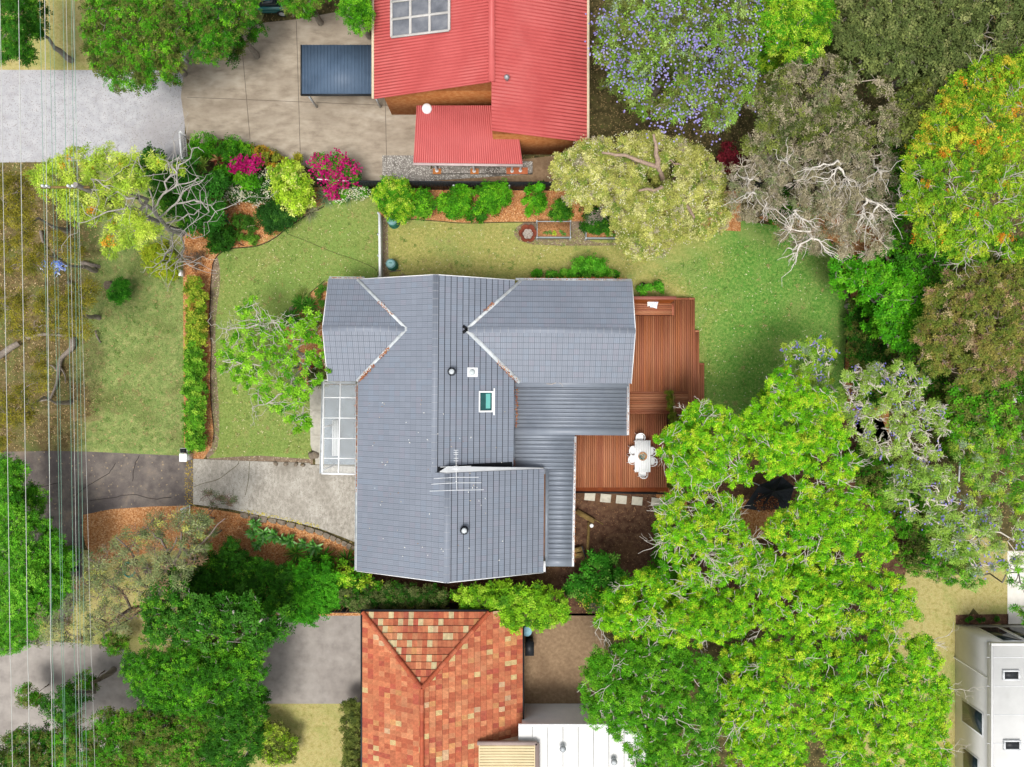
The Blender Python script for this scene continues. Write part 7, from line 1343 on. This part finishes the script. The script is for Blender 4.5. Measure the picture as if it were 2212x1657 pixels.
tree('jacaranda_tree', 'sparse grey green jacaranda with curling bare branches at the corner of the back lawn', 'tree', fill([(1820,800),(1860,775),(1930,780),(1990,800),(2030,860),(2050,930),(2030,990),(1960,1000),(1880,980),(1830,930),(1810,870)], 22, 6.0, 1.0, gap=.95, keep=.9), 'feather', JGR, base=(1875,985), lai=1.1, r0=.17, twigs=7, sub=4, poke=1.2, flowers=(PUR, 110, .055, 5, .15), **JX)
tree('jacaranda_tree', 'sparse mauve tinged jacaranda in the middle of the far side trees', 'tree', fill([(1920,1000),(2030,995),(2070,1030),(2060,1100),(2040,1160),(1960,1130),(1910,1070)], 23, 6.4, .8, gap=.95, keep=.9), 'feather', JAC + JGR, base=(1900,1050), lai=1.6, r0=.16, twigs=4, sub=3, flowers=(PUR, 150, .06, 6, .22), **JX)
tree('jacaranda_tree', 'jacaranda with scattered purple flowers beside the pale side path', 'tree', fill([(2000,1090),(2090,1080),(2200,1120),(2220,1190),(2180,1240),(2080,1230),(2010,1190)], 25, 6.2, .8, gap=.95, keep=.92), 'feather', JAC + JGR, lai=1.4, r0=.16, twigs=3, flowers=(PUR, 220, .06, 7, .24), **JX)
tree('tree', 'loose light green tree with thin bent stems at the far edge', 'tree', fill([(2030,920),(2110,900),(2190,890),(2280,930),(2280,1120),(2150,1110),(2100,1060),(2060,970)], 21, 5.2, .8, gap=.98, keep=.85), 'feather', JAC + MID + LIM, lai=1.9, r0=.12, twigs=3, trunk='#b5aca0', wob=.3)
tree('tree', 'small light green tree overhanging the white modern house', 'tree', fill([(2170,1220),(2250,1220),(2250,1370),(2210,1350),(2180,1300)], 17, 4.6, .6, gap=1.1, keep=.7), 'feather', JAC + MID, lai=1.3, r0=.08, twigs=3)
tree('tree', 'small green tree reaching toward the dry lawn by the white modern house', 'tree', fill([(1990,1210),(2060,1225),(2130,1240),(2120,1270),(2040,1260),(1990,1245)], 16, 4.4, .6, gap=1.0, keep=.85), 'feather', JAC + MID, lai=1.6, r0=.1, twigs=2)
# the big liquidambars
LQ = dict(trunk='#c2bbb0', tr=.015, sub=2, wob=.16)
for lab, poly, keep, base in (('bright green tree overhanging the end of the deck and table', [(1408,950),(1470,900),(1500,865),(1560,880),(1600,905),(1610,980),(1600,1040),(1540,1060),(1480,1070),(1450,1040),(1425,985)], .97, (1560,1000)),
                        ('tallest bright green tree beside the green back lawn', [(1600,900),(1640,850),(1670,800),(1700,790),(1740,820),(1800,850),(1815,900),(1830,950),(1860,1000),(1830,1050),(1770,1040),(1730,1020),(1680,1020),(1640,1045),(1600,1050),(1600,990)], .95, (1710,960)),
                        ('bright green tree with many bare pale twigs around the shade canopy', [(1410,1090),(1450,1065),(1530,1065),(1590,1070),(1615,1100),(1605,1140),(1640,1175),(1600,1250),(1500,1280),(1430,1230),(1420,1150)], .93, (1520,1170)),
                        ('bright green tree on the far side of the shade canopy', [(1715,1030),(1800,1050),(1870,1060),(1920,1120),(1935,1200),(1870,1240),(1780,1230),(1720,1200),(1640,1165),(1670,1110),(1718,1085)], .95, (1810,1150)),
                        ('bright yellow green tree over the lower boundary corner', [(1600,1190),(1690,1180),(1780,1240),(1900,1230),(1960,1250),(1995,1330),(1900,1370),(1780,1380),(1640,1370),(1590,1280)], .97, (1760,1290)),
                        ('green tree over the boundary beside the dirt yard', [(1300,1275),(1380,1245),(1420,1225),(1480,1280),(1590,1270),(1640,1370),(1500,1400),(1360,1390),(1290,1350)], .97, (1450,1310)),
                        ('deep green tree at the bottom beside the white flat roof', [(1280,1400),(1360,1385),(1480,1400),(1560,1420),(1560,1560),(1540,1700),(1420,1720),(1340,1600),(1270,1560),(1250,1480)], .97, None),
                        ('bright green tree at the bottom in middle of the large tree group', [(1560,1400),(1660,1375),(1760,1385),(1780,1500),(1770,1720),(1580,1720),(1560,1560)], .97, None),
                        ('bright green tree at the bottom beside the white modern house', [(1770,1380),(1900,1375),(2010,1370),(2050,1480),(2050,1720),(1790,1720),(1775,1520)], .97, None)):
    z = 6.6 if base else 7.0
    BL = [q for q in fill(poly, 19, z, 1.2, gap=.86, keep=keep * .96, jit=.45) if ((q[0] - 1662) / (54 + .6 * q[2])) ** 2 + ((q[1] - 1070) / (36 + .6 * q[2])) ** 2 > 1]
    tree('liquidambar_tree', lab, 'tree', BL, 'star', [('#4f9a14', 4), ('#68b01e', 3), ('#84c42c', 1.5), ('#3c8010', 2)] if lab[0] == 'd' else BRI, base=base, lai=2.3, r0=.2, dead=11 if 'twigs' not in lab else 30, lg=.83, twigs=1 if 'twigs' not in lab else 4, poke=1.16, skirt=0 if 'canopy' in lab else .75, flat=.75, shell=.3, **LQ)
shrub('undergrowth', 'green shrubs under the bright trees at the dirt yard edge', [(1440,1120,20,1.4),(1425,1160,20,1.3),(1430,1205,22,1.6),(1460,1240,24,2.2),(1400,1235,20,1.8)], 'broad', MID)
for px, py, lab in ((318,1227,'grey leafless tussock on straw grass nearest the teal hose'), (356,1230,'grey leafless tussock under the crooked gum limbs')): tuft('dry_tussock', lab, px, py, .1, 70, .45, .03, [('#8a8078', 3), ('#6e6660', 2), ('#7c8a54', 1)], .1, 1.2, .4, .2)
for px, py, lab in ((2095,1338,'small dark plant in the planting bed, nearest the lawn'), (2120,1337,'small dark plant in middle of the planting bed'), (2150,1337,'small dark plant in the planting bed, nearest the pale path')): shrub('bed_plant', lab, [(px, py, 7, .5)], 'tiny', DRK)
